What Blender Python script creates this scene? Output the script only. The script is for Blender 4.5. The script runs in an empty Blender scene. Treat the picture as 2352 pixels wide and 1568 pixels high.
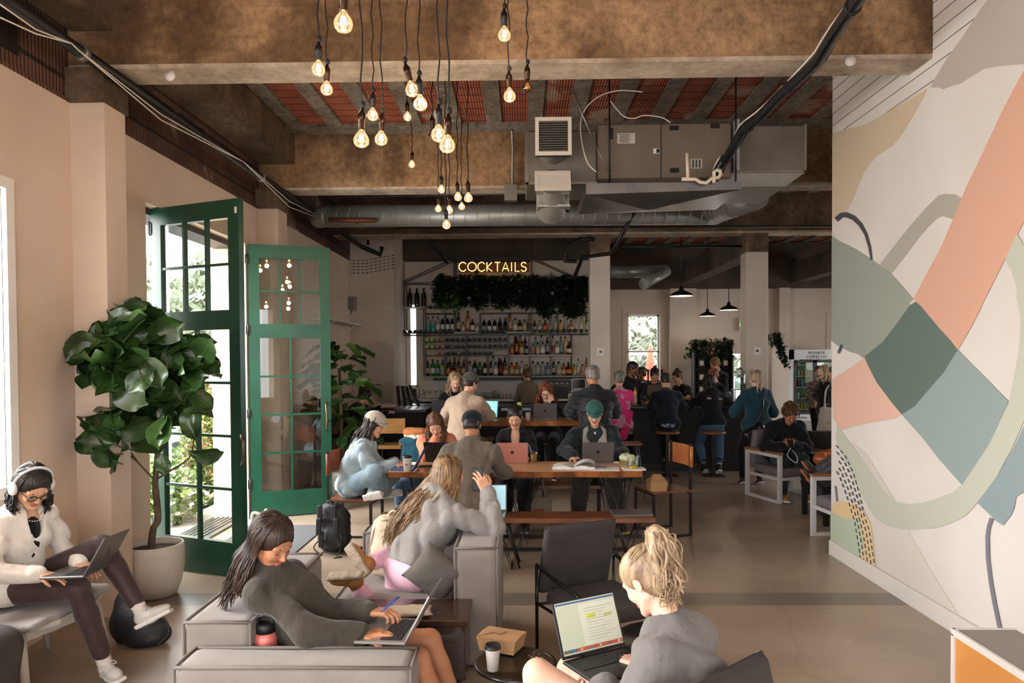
import bpy, bmesh, math, random
import numpy as np
from mathutils import Vector, Matrix
R = math.radians
S = bpy.context.scene
COL = S.collection
# ---------------------------------------------------------------- camera
W, H, FPX = 2352, 1568, 1650.0
CAM_H = 1.8
PITCH, YAW, ROLL = -1.2, 1.0, -0.35
SHX, SHY = 0.0, 0.0321
cd = bpy.data.cameras.new('camera'); cam = bpy.data.objects.new('camera', cd); COL.objects.link(cam)
cd.sensor_width = 36.0; cd.lens = FPX*36.0/W; cd.shift_x = SHX; cd.shift_y = SHY
cd.clip_start = 0.05; cd.clip_end = 300
CM = Matrix.Translation((0, 0, CAM_H)) @ Matrix.Rotation(R(YAW), 4, 'Z') @ Matrix.Rotation(R(90+PITCH), 4, 'X') @ Matrix.Rotation(R(ROLL), 4, 'Z')
cam.matrix_world = CM
cd.dof.use_dof = False
S.camera = cam
# ---------------------------------------------------------------- view
S.view_settings.view_transform = 'Standard'
S.view_settings.look = 'None'
S.view_settings.gamma = 1.0
S.view_settings.use_curve_mapping = False
S.view_settings.exposure = 0.32
# ---------------------------------------------------------------- sky: bright overcast
wd = bpy.data.worlds.new('World'); S.world = wd; wd.use_nodes = True
nt = wd.node_tree; nt.nodes.clear()
wo = nt.nodes.new('ShaderNodeOutputWorld'); bg = nt.nodes.new('ShaderNodeBackground')
tc = nt.nodes.new('ShaderNodeTexCoord'); sp = nt.nodes.new('ShaderNodeSeparateXYZ'); rp = nt.nodes.new('ShaderNodeValToRGB')
nt.links.new(tc.outputs['Generated'], sp.inputs[0]); nt.links.new(sp.outputs['Z'], rp.inputs[0])
rp.color_ramp.elements[0].position = 0.0; rp.color_ramp.elements[0].color = (0.55, 0.55, 0.55, 1)
rp.color_ramp.elements[1].position = 0.35; rp.color_ramp.elements[1].color = (1.0, 1.0, 1.02, 1)
nt.links.new(rp.outputs[0], bg.inputs[0]); bg.inputs[1].default_value = 7.5
nt.links.new(bg.outputs[0], wo.inputs[0])
# ---------------------------------------------------------------- daylight entering through the openings of the room
def area(name, loc, rot, sx, sy, power, col=(1, 0.985, 0.96)):
 l = bpy.data.lights.new(name, 'AREA'); l.shape = 'RECTANGLE'; l.size = sx; l.size_y = sy
 l.energy = power; l.color = col
 o = bpy.data.objects.new(name, l); o.location = loc; o.rotation_euler = rot; COL.objects.link(o)
 return o
DAY = 1.0
# each sits just outside a window, aimed in and a little down
area('daylight_left_window_far', (-3.75, 3.9, 2.1), (0, R(-80), 0), 1.7, 1.1, 150*DAY)
area('daylight_left_window_near', (-3.75, 0.8, 2.1), (0, R(-80), 0), 2.0, 2.4, 215*DAY)
area('daylight_front_glass', (-0.2, -3.1, 2.0), (R(86), 0, 0), 4.6, 2.4, 40*DAY)
area('daylight_doorway', (-4.2, 7.0, 3.9), (0, R(-42), 0), 1.0, 2.6, 260*DAY)
area('daylight_doorway_side', (-4.7, 5.3, 2.0), (R(90), 0, R(-42)), 1.2, 2.6, 170*DAY)
area('daylight_east_windows', (8.9, 12.0, 2.2), (0, R(82), 0), 1.6, 5.0, 50*DAY)
def ray(px, py):
 v = Vector(((px-W/2)/FPX + SHX*W/FPX, (H/2-py)/FPX + SHY*W/FPX, -1.0))
 return (CM.to_3x3() @ v)
def at_y(px, py, Y):
 r = ray(px, py); t = Y/r.y; return Vector((r.x*t, Y, CAM_H+r.z*t))
def at_z(px, py, Z=0.0):
 r = ray(px, py); t = (Z-CAM_H)/r.z; return Vector((r.x*t, r.y*t, Z))
def at_x(px, py, X):
 r = ray(px, py); t = X/r.x; return Vector((X, r.y*t, CAM_H+r.z*t))
# ---------------------------------------------------------------- materials
def lin(c):
 if isinstance(c, str):
  c = c.lstrip('#'); c = [int(c[i:i+2], 16)/255 for i in (0, 2, 4)]
 return tuple(x/12.92 if x <= .04045 else ((x+.055)/1.055)**2.4 for x in c)+(1.0,)
MATS = {}
def mat(name, col, rough=0.6, metal=0.0, col2=None, nscale=6.0, ndetail=4.0, bump=0.0, bscale=None, spec=0.5,
  emit=None, estr=0.0, trans=0.0, alpha=1.0, stretch=(1, 1, 1), sheen=0.0, contrast=(0.35, 0.65), coat=0.0, rough2=None, bdist=.01):
 if name in MATS: return MATS[name]
 m = bpy.data.materials.new(name); m.use_nodes = True; n = m.node_tree; N = n.nodes; L = n.links
 b = N['Principled BSDF']; MATS[name] = m
 b.inputs['Base Color'].default_value = lin(col); b.inputs['Roughness'].default_value = rough
 b.inputs['Metallic'].default_value = metal; b.inputs['Specular IOR Level'].default_value = spec
 b.inputs['Transmission Weight'].default_value = trans; b.inputs['Alpha'].default_value = alpha
 if sheen: b.inputs['Sheen Weight'].default_value = sheen
 if coat: b.inputs['Coat Weight'].default_value = coat
 if emit: b.inputs['Emission Color'].default_value = lin(emit); b.inputs['Emission Strength'].default_value = estr
 if col2 or bump:
  t = N.new('ShaderNodeTexCoord'); mp = N.new('ShaderNodeMapping'); mp.inputs['Scale'].default_value = stretch
  L.new(t.outputs['Object'], mp.inputs[0])
 if col2:
  x = N.new('ShaderNodeTexNoise'); x.inputs['Scale'].default_value = nscale; x.inputs['Detail'].default_value = ndetail
  L.new(mp.outputs[0], x.inputs['Vector'])
  r = N.new('ShaderNodeValToRGB'); r.color_ramp.elements[0].position = contrast[0]; r.color_ramp.elements[1].position = contrast[1]
  r.color_ramp.elements[0].color = lin(col); r.color_ramp.elements[1].color = lin(col2)
  L.new(x.outputs['Fac'], r.inputs[0]); L.new(r.outputs[0], b.inputs['Base Color'])
  if rough2 is not None:
   mr = N.new('ShaderNodeMapRange'); mr.inputs['To Min'].default_value = rough; mr.inputs['To Max'].default_value = rough2
   L.new(x.outputs['Fac'], mr.inputs[0]); L.new(mr.outputs[0], b.inputs['Roughness'])
 if bump:
  y = N.new('ShaderNodeTexNoise'); y.inputs['Scale'].default_value = bscale or nscale*4; y.inputs['Detail'].default_value = 3
  L.new(mp.outputs[0], y.inputs['Vector'])
  bp = N.new('ShaderNodeBump'); bp.inputs['Strength'].default_value = bump; bp.inputs['Distance'].default_value = bdist
  L.new(y.outputs['Fac'], bp.inputs['Height']); L.new(bp.outputs[0], b.inputs['Normal'])
 return m
# ---------------------------------------------------------------- mesh builder
def frame(d, up=(0, 0, 1)):
 d = Vector(d).normalized(); u = Vector(up)
 if abs(d.dot(u)) > .98: u = Vector((0, 1, 0)) if abs(d.y) < .9 else Vector((1, 0, 0))
 x = d.cross(u).normalized(); y = x.cross(d).normalized()
 return x, y, d
class MB:
 def __init__(s): s.v = []; s.f = []; s.m = []; s.sm = []
 def add(s, vs, fs, mi=0, smooth=False):
  o = len(s.v); s.v += [tuple(p) for p in vs]
  for f in fs: s.f.append(tuple(i+o for i in f)); s.m.append(mi); s.sm.append(smooth)
  return s
 def box(s, c, d, mi=0, M=None, bev=0.0):
  x, y, z = d[0]/2, d[1]/2, d[2]/2; c = Vector(c)
  if bev:
   b = min(bev, x*.95, y*.95, z*.95); vs = []; idx = {}
   for sx in (-1, 1):
    for sy in (-1, 1):
     for sz in (-1, 1):
      for k in range(3):
       p = [sx*x, sy*y, sz*z]
       for j in range(3):
        if j != k: p[j] -= (sx, sy, sz)[j]*b
       idx[(sx, sy, sz, k)] = len(vs); vs.append(Vector(p))
   fs = []
   for k in range(3):
    a, b2 = [(1, 2), (2, 0), (0, 1)][k]
    for sg in (-1, 1):
     q = []
     for (p1, p2) in ((-1, -1), (1, -1), (1, 1), (-1, 1)):
      t = [0, 0, 0]; t[k] = sg; t[a] = p1; t[b2] = p2; q.append(idx[(*t, k)])
     fs.append(q if sg > 0 else q[::-1])
    for p1 in (-1, 1):
     for p2 in (-1, 1):
      t0 = [0, 0, 0]; t1 = [0, 0, 0]; t0[k] = -1; t1[k] = 1; t0[a] = t1[a] = p1; t0[b2] = t1[b2] = p2
      q = [idx[(*t0, a)], idx[(*t1, a)], idx[(*t1, b2)], idx[(*t0, b2)]]
      fs.append(q if p1*p2 > 0 else q[::-1])
   for sx in (-1, 1):
    for sy in (-1, 1):
     for sz in (-1, 1):
      q = [idx[(sx, sy, sz, k)] for k in range(3)]
      fs.append(q if sx*sy*sz > 0 else q[::-1])
  else:
   vs = [Vector((i*x, j*y, k*z)) for i in (-1, 1) for j in (-1, 1) for k in (-1, 1)]
   fs = [(0, 1, 3, 2), (4, 6, 7, 5), (0, 4, 5, 1), (2, 3, 7, 6), (0, 2, 6, 4), (1, 5, 7, 3)]
  if M is not None: vs = [M @ v for v in vs]
  return s.add([v+c for v in vs], fs, mi)
 def b2(s, a, b, mi=0, bev=0.0):      # box from corner to corner
  return s.box([(a[i]+b[i])/2 for i in range(3)], [abs(b[i]-a[i]) for i in range(3)], mi, None, bev)
 def beam(s, a, b, w, h, mi=0, up=(0, 0, 1), bev=0.0):
  a = Vector(a); b = Vector(b); x, y, d = frame(b-a, up); M = Matrix((x, y, d)).transposed()
  return s.box((a+b)/2, (w, h, (b-a).length), mi, M, bev)
 def tube(s, pts, r, n=8, mi=0, cap=True, flat=1.0, up=(0, 0, 1)):
  pts = [Vector(p) for p in pts]; rs = r if hasattr(r, '__len__') else [r]*len(pts)
  vs = []; px = None
  for i, p in enumerate(pts):
   d = (pts[min(i+1, len(pts)-1)]-pts[max(i-1, 0)])
   if d.length < 1e-9: d = Vector((0, 0, 1))
   d.normalize()
   if px is None: x, y, _ = frame(d, up)
   else:
    x = px-d*px.dot(d)
    if x.length < 1e-6: x, y, _ = frame(d, up)
    x.normalize(); y = x.cross(d)
   px = x
   for k in range(n):
    a = 2*math.pi*k/n; vs.append(p+x*math.cos(a)*rs[i]+y*math.sin(a)*rs[i]*flat)
  fs = []; m = len(pts)
  for i in range(m-1):
   for k in range(n):
    fs.append((i*n+k, i*n+(k+1) % n, (i+1)*n+(k+1) % n, (i+1)*n+k))
  s.add(vs, fs, mi, True)
  if cap: s.add([vs[k] for k in range(n)], [tuple(range(n))[::-1]], mi); s.add([vs[(m-1)*n+k] for k in range(n)], [tuple(range(n))], mi)
  return s
 def lathe(s, prof, c=(0, 0, 0), n=16, mi=0, M=None, cap=True):
  c = Vector(c); vs = []; fs = []
  for (r, z) in prof:
   for k in range(n):
    a = 2*math.pi*k/n; v = Vector((r*math.cos(a), r*math.sin(a), z)); vs.append((M @ v if M is not None else v)+c)
  for i in range(len(prof)-1):
   for k in range(n): fs.append((i*n+k, i*n+(k+1) % n, (i+1)*n+(k+1) % n, (i+1)*n+k))
  s.add(vs, fs, mi, True)
  if cap:
   m = len(prof); s.add(vs[:n], [tuple(range(n))[::-1]], mi); s.add(vs[(m-1)*n:], [tuple(range(n))], mi)
  return s
 def ball(s, c, r, mi=0, n=12, M=None):
  r = r if hasattr(r, '__len__') else (r, r, r); pr = []
  vs = []; fs = []; m = n//2+1
  for i in range(m+1):
   t = math.pi*i/m
   for k in range(n):
    a = 2*math.pi*k/n; v = Vector((r[0]*math.sin(t)*math.cos(a), r[1]*math.sin(t)*math.sin(a), -r[2]*math.cos(t)))
    vs.append((M @ v if M is not None else v)+Vector(c))
  for i in range(m):
   for k in range(n): fs.append((i*n+k, i*n+(k+1) % n, (i+1)*n+(k+1) % n, (i+1)*n+k))
  return s.add(vs, fs, mi, True)
 def prism(s, poly, a, b, axis='z', mi=0):   # 2-D outline swept along an axis from a to b
  def P(u, v, w): return {'z': (u, v, w), 'y': (u, w, v), 'x': (w, u, v)}[axis]
  n = len(poly); vs = [P(u, v, a) for u, v in poly]+[P(u, v, b) for u, v in poly]
  fs = [tuple(range(n))[::-1], tuple(range(n, 2*n))]+[(i, (i+1) % n, n+(i+1) % n, n+i) for i in range(n)]
  return s.add(vs, fs, mi)
 def quad(s, a, b, c, d, mi=0): return s.add([a, b, c, d], [(0, 1, 2, 3)], mi)
 def xf(s, M): s.v = [tuple(M @ Vector(p)) for p in s.v]; return s
 def build(s, name, mats, parent=None, fixn=True):
  me = bpy.data.meshes.new(name); me.from_pydata(s.v, [], s.f)
  if not isinstance(mats, (list, tuple)): mats = [mats]
  for m in mats: me.materials.append(m)
  me.polygons.foreach_set('material_index', s.m); me.polygons.foreach_set('use_smooth', s.sm)
  if fixn:
   b = bmesh.new(); b.from_mesh(me); bmesh.ops.remove_doubles(b, verts=b.verts, dist=1e-5)
   bmesh.ops.recalc_face_normals(b, faces=b.faces); b.to_mesh(me); b.free()
  me.update()
  o = bpy.data.objects.new(name, me); COL.objects.link(o)
  if parent is not None: o.parent = parent
  return o
def tag(o, label=None, cat=None, group=None, kind=None):
 if label: o['label'] = label
 if cat: o['category'] = cat
 if group: o['group'] = group
 if kind: o['kind'] = kind
 return o
def empty(name, loc, label, cat, rz=0.0, group=None):
 o = bpy.data.objects.new(name, None); COL.objects.link(o); o.location = loc; o.rotation_euler = (0, 0, rz); o.empty_display_size = .05
 return tag(o, label, cat, group)
def rebase(o, parent):   # mesh verts are in world coordinates: bring them into the parent's frame
 bpy_m = Matrix.Translation(parent.location) @ parent.rotation_euler.to_matrix().to_4x4()
 if getattr(o, 'type', '') == 'MESH': o.data.transform(bpy_m.inverted());
 o.parent = parent
 return o
def struct(mb, name, mats, parent=None, **k):
 o = mb.build(name, mats, parent, **k)
 if parent is None: o['kind'] = 'structure'
 return o
CH = {}
def kids(o): return CH.get(o.name, None) or [c for c in COL.objects if c.parent == o]
def copy_tree(o, loc=None, rz=None, label=None, group=None, parent=None, scale=None):
 if parent is None and o.name not in CH:
  def walk(q):
   CH[q.name] = [c for c in q.children_recursive if c.parent == q]
   for c in CH[q.name]: walk(c)
  walk(o)
 c = o.copy(); COL.objects.link(c)
 if parent is not None: c.parent = parent
 if loc is not None: c.location = loc
 if rz is not None: c.rotation_euler = (0, 0, rz)
 if scale is not None: c.scale = (scale,)*3 if not hasattr(scale, '__len__') else scale
 if label: c['label'] = label
 if group: c['group'] = group
 for k in CH.get(o.name, []): copy_tree(k, parent=c)
 return c
ORD = ['leftmost', 'second from the left', 'third from the left', 'fourth from the left', 'fifth from the left', 'sixth from the left', 'seventh from the left',
       'eighth from the left', 'ninth from the left', 'tenth from the left', 'eleventh from the left', 'twelfth from the left', 'thirteenth from the left', 'fourteenth from the left',
       'fifteenth from the left', 'sixteenth from the left', 'seventeenth from the left', 'eighteenth from the left', 'nineteenth from the left', 'twentieth from the left']
def ordn(i, n):
 if i == n-1 and n > 1: return 'rightmost'
 if i >= n/2 and n-1-i < 12 and i > 0: return ORD[n-1-i].replace('left', 'right')
 return ORD[i] if i < len(ORD) else 'near the middle'
# ---------------------------------------------------------------- implicit surfaces (numpy) for bodies, clothes, cushions, hair
class SDF:
 """list of primitives blended with a smooth union and meshed with surface nets"""
 def __init__(s, k=0.02): s.p = []; s.k = k; s.cuts = []; s.noise = None; s.subs = []
 def cone(s, a, b, ra, rb, mi=0, k=None): s.p.append(('c', np.array(a, float), np.array(b, float), ra, rb, mi, s.k if k is None else k)); return s
 def ell(s, c, r, Mx=None, mi=0, k=None):
  r = np.array(r if hasattr(r, '__len__') else (r, r, r), float)
  s.p.append(('e', np.array(c, float), r, None if Mx is None else np.array(Mx.to_3x3()), 0, mi, s.k if k is None else k)); return s
 def rbox(s, c, h, rr, Mx=None, mi=0, k=None):
  s.p.append(('b', np.array(c, float), np.array(h, float), None if Mx is None else np.array(Mx.to_3x3()), rr, mi, s.k if k is None else k)); return s
 def sub(s, c, r, Mx=None, k=0.01): s.subs.append((np.array(c, float), np.array(r if hasattr(r, '__len__') else (r, r, r), float), None if Mx is None else np.array(Mx.to_3x3()), k)); return s
 def cut(s, p, n): s.cuts.append((np.array(p, float), np.array(Vector(n).normalized(), float))); return s   # removes the side n points to
 def bb(s, q):
  if q[0] == 'c':
   r = max(q[3], q[4]); return np.minimum(q[1], q[2])-r, np.maximum(q[1], q[2])+r
  if q[0] == 'e': r = q[2].max(); return q[1]-r, q[1]+r
  r = np.linalg.norm(q[2])+q[4]; return q[1]-r, q[1]+r
 @staticmethod
 def ev(q, X, Y, Z):
  if q[0] == 'c':
   a, b, ra, rb = q[1:5]; ba = b-a; l2 = float(ba@ba)+1e-12
   px, py, pz = X-a[0], Y-a[1], Z-a[2]
   t = np.clip((px*ba[0]+py*ba[1]+pz*ba[2])/l2, 0, 1)
   return np.sqrt((px-ba[0]*t)**2+(py-ba[1]*t)**2+(pz-ba[2]*t)**2)-(ra+(rb-ra)*t)
  c, r, Mx = q[1], q[2], q[3]
  px, py, pz = X-c[0], Y-c[1], Z-c[2]
  if Mx is not None:
   px, py, pz = (px*Mx[0, 0]+py*Mx[1, 0]+pz*Mx[2, 0], px*Mx[0, 1]+py*Mx[1, 1]+pz*Mx[2, 1], px*Mx[0, 2]+py*Mx[1, 2]+pz*Mx[2, 2])
  if q[0] == 'e':
   k0 = np.sqrt((px/r[0])**2+(py/r[1])**2+(pz/r[2])**2); k1 = np.sqrt((px/r[0]**2)**2+(py/r[1]**2)**2+(pz/r[2]**2)**2)+1e-9
   return k0*(k0-1)/k1
  rr = q[4]; qx, qy, qz = np.abs(px)-(r[0]-rr), np.abs(py)-(r[1]-rr), np.abs(pz)-(r[2]-rr)
  return np.sqrt(np.maximum(qx, 0)**2+np.maximum(qy, 0)**2+np.maximum(qz, 0)**2)+np.minimum(np.maximum(qx, np.maximum(qy, qz)), 0)-rr
 def mesh(s, h):
  lo = np.min([s.bb(q)[0] for q in s.p], 0)-3*h; hi = np.max([s.bb(q)[1] for q in s.p], 0)+3*h
  n = np.ceil((hi-lo)/h).astype(int)+1
  ax = [(lo[i]+h*np.arange(n[i])).astype(np.float32) for i in range(3)]
  F = np.full(n, 1.0, np.float32); I = np.zeros(n, np.uint8); D = np.full(n, 1.0, np.float32)
  for q in s.p:
   l, u = s.bb(q); mg = max(.03, q[6]*1.6)+2*h
   sl = tuple(slice(max(0, int((l[i]-mg-lo[i])/h)), min(n[i], int((u[i]+mg-lo[i])/h)+2)) for i in range(3))
   X = ax[0][sl[0]][:, None, None]; Y = ax[1][sl[1]][None, :, None]; Z = ax[2][sl[2]][None, None, :]
   d = s.ev(q, X, Y, Z).astype(np.float32)
   f = F[sl]; k = q[6]
   if k > 0:
    hh = np.maximum(k-np.abs(f-d), 0)/k; g = np.minimum(f, d)-hh*hh*k*.25
   else: g = np.minimum(f, d)
   F[sl] = g
   dd = D[sl]; mk = d < dd; D[sl] = np.where(mk, d, dd); I[sl] = np.where(mk, q[5], I[sl])
  X = ax[0][:, None, None]; Y = ax[1][None, :, None]; Z = ax[2][None, None, :]
  if s.noise is not None: F = F+s.noise(X, Y, Z).astype(np.float32)*(np.abs(F) < .08)
  for (c, r, Mx, k) in s.subs:
   d = -s.ev(('e', c, r, Mx), X, Y, Z); hh = np.maximum(k-np.abs(F-d), 0)/k; F = np.maximum(F, d)+hh*hh*k*.25
  for (p, nn) in s.cuts:
   F = np.maximum(F, (X-p[0])*nn[0]+(Y-p[1])*nn[1]+(Z-p[2])*nn[2])
  return nets(F.astype(np.float32), I, lo, h)
def nets(F, I, lo, h):
 n = np.array(F.shape); s = F < 0; c = n-1
 acc = np.zeros((3,)+tuple(c), np.float32); cnt = np.zeros(tuple(c), np.float32)
 base = np.indices(tuple(c), dtype=np.float32)
 for a in range(3):
  b, d = [i for i in range(3) if i != a]
  for ob in (0, 1):
   for od in (0, 1):
    s0 = [slice(None)]*3; s1 = [slice(None)]*3
    s0[a] = slice(0, -1); s1[a] = slice(1, None)
    for ax_, o in ((b, ob), (d, od)):
     sl = slice(o, n[ax_]-1+o); s0[ax_] = sl; s1[ax_] = sl
    f0 = F[tuple(s0)]; f1 = F[tuple(s1)]; m = (f0 < 0) != (f1 < 0)
    t = np.where(m, f0/np.where(m, f0-f1, 1), 0)
    acc[a] += t; acc[b] += ob*m; acc[d] += od*m; cnt += m
 act = cnt > 0; idx = np.full(tuple(c), -1, np.int64); idx[act] = np.arange(act.sum())
 V = np.stack([(base[i][act]+acc[i][act]/cnt[act])*h+lo[i] for i in range(3)], 1)
 mi = I[:-1, :-1, :-1][act]
 Q = []
 for a in range(3):
  b, d = (a+1) % 3, (a+2) % 3
  sl0 = [slice(1, -1)]*3; sl1 = [slice(1, -1)]*3; sl0[a] = slice(0, -1); sl1[a] = slice(1, None)
  f0 = s[tuple(sl0)]; f1 = s[tuple(sl1)]; m = f0 != f1
  w = np.argwhere(m); w[:, b] += 1; w[:, d] += 1
  if not len(w): continue
  def g(ob, od):
   q = w.copy(); q[:, b] -= ob; q[:, d] -= od; return idx[q[:, 0], q[:, 1], q[:, 2]]
  quad = np.stack([g(1, 1), g(0, 1), g(0, 0), g(1, 0)], 1)
  flip = ~f0[m]
  quad[flip] = quad[flip][:, ::-1]; Q.append(quad)
 Q = np.concatenate(Q) if Q else np.zeros((0, 4), int)
 Q = Q[(Q >= 0).all(1)]
 return V, Q, mi
def sdf_obj(name, sdfs, mats, parent=None, h=0.01, smooth=2):
 """several fields, each meshed at its own grid size, joined as one mesh"""
 if not isinstance(sdfs, list): sdfs = [(sdfs, h)]
 VV, QQ, MI, o = [], [], [], 0
 for s, hh in sdfs:
  V, Q, mi = s.mesh(hh)
  if not len(Q): continue
  for _ in range(smooth):      # one Laplacian pass evens out the grid steps
   A = np.zeros_like(V); C = np.zeros(len(V), V.dtype)
   for j in range(4):
    np.add.at(A, Q[:, j], V[Q[:, (j+1) % 4]]); np.add.at(C, Q[:, j], 1)
    np.add.at(A, Q[:, j], V[Q[:, (j+3) % 4]]); np.add.at(C, Q[:, j], 1)
   V = V*.5+.5*A/np.maximum(C, 1)[:, None]
  VV.append(V); QQ.append(Q+o); MI.append(mi[Q[:, 0]]); o += len(V)
 V = np.concatenate(VV); Q = np.concatenate(QQ); M = np.concatenate(MI)
 me = bpy.data.meshes.new(name)
 me.vertices.add(len(V)); me.vertices.foreach_set('co', V.astype(np.float32).ravel())
 me.loops.add(len(Q)*4); me.loops.foreach_set('vertex_index', Q.astype(np.int32).ravel())
 me.polygons.add(len(Q)); me.polygons.foreach_set('loop_start', np.arange(0, len(Q)*4, 4, dtype=np.int32))
 me.polygons.foreach_set('loop_total', np.full(len(Q), 4, np.int32))
 if not isinstance(mats, (list, tuple)): mats = [mats]
 for m in mats: me.materials.append(m)
 me.polygons.foreach_set('material_index', np.minimum(M, len(mats)-1).astype(np.int32))
 me.update(calc_edges=True); me.validate()
 me.polygons.foreach_set('use_smooth', np.ones(len(me.polygons), bool))
 ob = bpy.data.objects.new(name, me); COL.objects.link(ob)
 if parent is not None: ob.parent = parent
 return ob
def wrinkle(amp=.004, f=30, seed=0, st=(1, 1, 1)):
 rg = np.random.RandomState(seed); a = rg.randn(4, 3)*f/1.7*np.array(st); ph = rg.rand(4)*6.28
 def fn(X, Y, Z):
  w = 0; r = 0
  for i in range(4):
   t = np.sin(a[i, 0]*X+a[i, 1]*Y+a[i, 2]*Z+ph[i]+w*1.1); w = w+t*.6; r = r+(.55-np.abs(t))*(.9 if i else .5)
  return amp*(w*.3+r*.75)
 return fn
# ---------------------------------------------------------------- room materials
M_wall = mat('wall_plaster', '#d8c4b1', .85, col2='#cdb7a3', nscale=1.3, bump=.12, bscale=25)
M_wallB = mat('wall_plaster_far', '#cfc3b6', .85, col2='#c2b5a8', nscale=1.5, bump=.1, bscale=25)
M_white = mat('white_paint', '#d9d4cd', .7)
M_beam = mat('old_concrete', '#74593b', .9, col2='#b3906a', nscale=1.7, ndetail=12, bump=1.0, bscale=11, contrast=(.42, .58))
M_beamd = mat('stained_concrete', '#5f4d3c', .9, col2='#87715a', nscale=2.2, ndetail=9, bump=.6, bscale=16)
M_soffit = mat('pale_plaster', '#c3b4a0', .85, col2='#94816c', nscale=3.2, ndetail=8, contrast=(.5, .72), bump=.3, bscale=20)
M_rib = mat('ceiling_rib_concrete', '#7d7466', .9, col2='#a0968a', nscale=4, ndetail=8, bump=.6, bscale=18)
M_black = mat('black_paint', '#151312', .5)
M_blackm = mat('black_metal', '#1a1918', .4, .3)
M_blackp = mat('matte_black_panel', '#100f0f', .7, col2='#151414', nscale=3)
def brickmat(name, c1, c2, c3, scale, rough=.9, gro=40.0, axis='X'):
 if name in MATS: return MATS[name]
 m = mat(name, c1, rough, col2=c2, nscale=2.0, ndetail=8, contrast=(.35, .6)); n = m.node_tree; N = n.nodes; L = n.links
 b = N['Principled BSDF']; t = N.new('ShaderNodeTexCoord'); wv = N.new('ShaderNodeTexWave'); wv.bands_direction = axis
 wv.inputs['Scale'].default_value = gro; wv.inputs['Distortion'].default_value = .3; L.new(t.outputs['Object'], wv.inputs['Vector'])
 w2 = N.new('ShaderNodeTexWave'); w2.bands_direction = 'Y' if axis == 'X' else 'Z'; w2.inputs['Scale'].default_value = scale; w2.inputs['Distortion'].default_value = .6; L.new(t.outputs['Object'], w2.inputs['Vector'])
 r = N.new('ShaderNodeValToRGB'); r.color_ramp.elements[0].position = .12; r.color_ramp.elements[1].position = .3; r.color_ramp.elements[0].color = lin(c3); r.color_ramp.elements[1].color = (1, 1, 1, 1)
 L.new(wv.outputs['Fac'], r.inputs[0])
 r2 = N.new('ShaderNodeValToRGB'); r2.color_ramp.elements[0].position = .01; r2.color_ramp.elements[1].position = .04; r2.color_ramp.elements[0].color = lin(c3); r2.color_ramp.elements[1].color = (1, 1, 1, 1)
 L.new(w2.outputs['Fac'], r2.inputs[0])
 src = b.inputs['Base Color'].links[0].from_socket
 def mul(a, c):
  q = N.new('ShaderNodeMix'); q.data_type = 'RGBA'; q.blend_type = 'MULTIPLY'; q.inputs[0].default_value = .85; L.new(a, q.inputs[6]); L.new(c, q.inputs[7]); return q.outputs[2]
 x = N.new('ShaderNodeTexNoise'); x.inputs['Scale'].default_value = 1.8; x.inputs['Detail'].default_value = 7; L.new(t.outputs['Object'], x.inputs['Vector'])
 r3 = N.new('ShaderNodeValToRGB'); r3.color_ramp.elements[0].position = .6; r3.color_ramp.elements[1].position = .66; L.new(x.outputs['Fac'], r3.inputs[0])
 q = N.new('ShaderNodeMix'); q.data_type = 'RGBA'; L.new(r3.outputs[0], q.inputs[0]); L.new(mul(mul(src, r.outputs[0]), r2.outputs[0]), q.inputs[6]); q.inputs[7].default_value = lin('#a08872' if axis == 'X' else '#8d7766')
 L.new(q.outputs[2], b.inputs['Base Color'])
 bp = N.new('ShaderNodeBump'); bp.inputs['Strength'].default_value = .5; bp.inputs['Distance'].default_value = .01; L.new(wv.outputs['Fac'], bp.inputs['Height']); L.new(bp.outputs[0], b.inputs['Normal'])
 return m
M_tile = brickmat('red_clay_tile', '#8e4a33', '#b4654a', '#3a1d14', 1.6, gro=11)
M_brick = brickmat('dark_clay_wall', '#4a3126', '#6d4b3a', '#2a1a14', 1.0, gro=9, axis='Y')
def grit(m, sc, amt, dark='#6a5a48', pits=True):
 n = m.node_tree; N = n.nodes; L = n.links; b = N['Principled BSDF']; src = b.inputs['Base Color'].links[0].from_socket; t = N.new('ShaderNodeTexCoord')
 for (s_, lo, hi, c, f) in ((sc, .35, .62, dark, amt), (sc*.12, .4, .6, '#8c7f6a', amt*.8)):
  x = N.new('ShaderNodeTexNoise'); x.inputs['Scale'].default_value = s_; x.inputs['Detail'].default_value = 14; x.inputs['Roughness'].default_value = .72; L.new(t.outputs['Object'], x.inputs['Vector'])
  r = N.new('ShaderNodeValToRGB'); r.color_ramp.elements[0].position = lo; r.color_ramp.elements[1].position = hi; r.color_ramp.elements[0].color = lin(c); r.color_ramp.elements[1].color = (1, 1, 1, 1); L.new(x.outputs['Fac'], r.inputs[0])
  q = N.new('ShaderNodeMix'); q.data_type = 'RGBA'; q.blend_type = 'MULTIPLY'; q.inputs[0].default_value = f; L.new(src, q.inputs[6]); L.new(r.outputs[0], q.inputs[7]); src = q.outputs[2]
 L.new(src, b.inputs['Base Color'])
grit(M_beam, 15, .6); grit(M_beamd, 14, .6); grit(M_rib, 16, .6); grit(M_soffit, 12, .45, '#8f8070')
M_steel = mat('galvanised_steel', '#8f8f8c', .32, .9, col2='#77777a', nscale=3)
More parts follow.
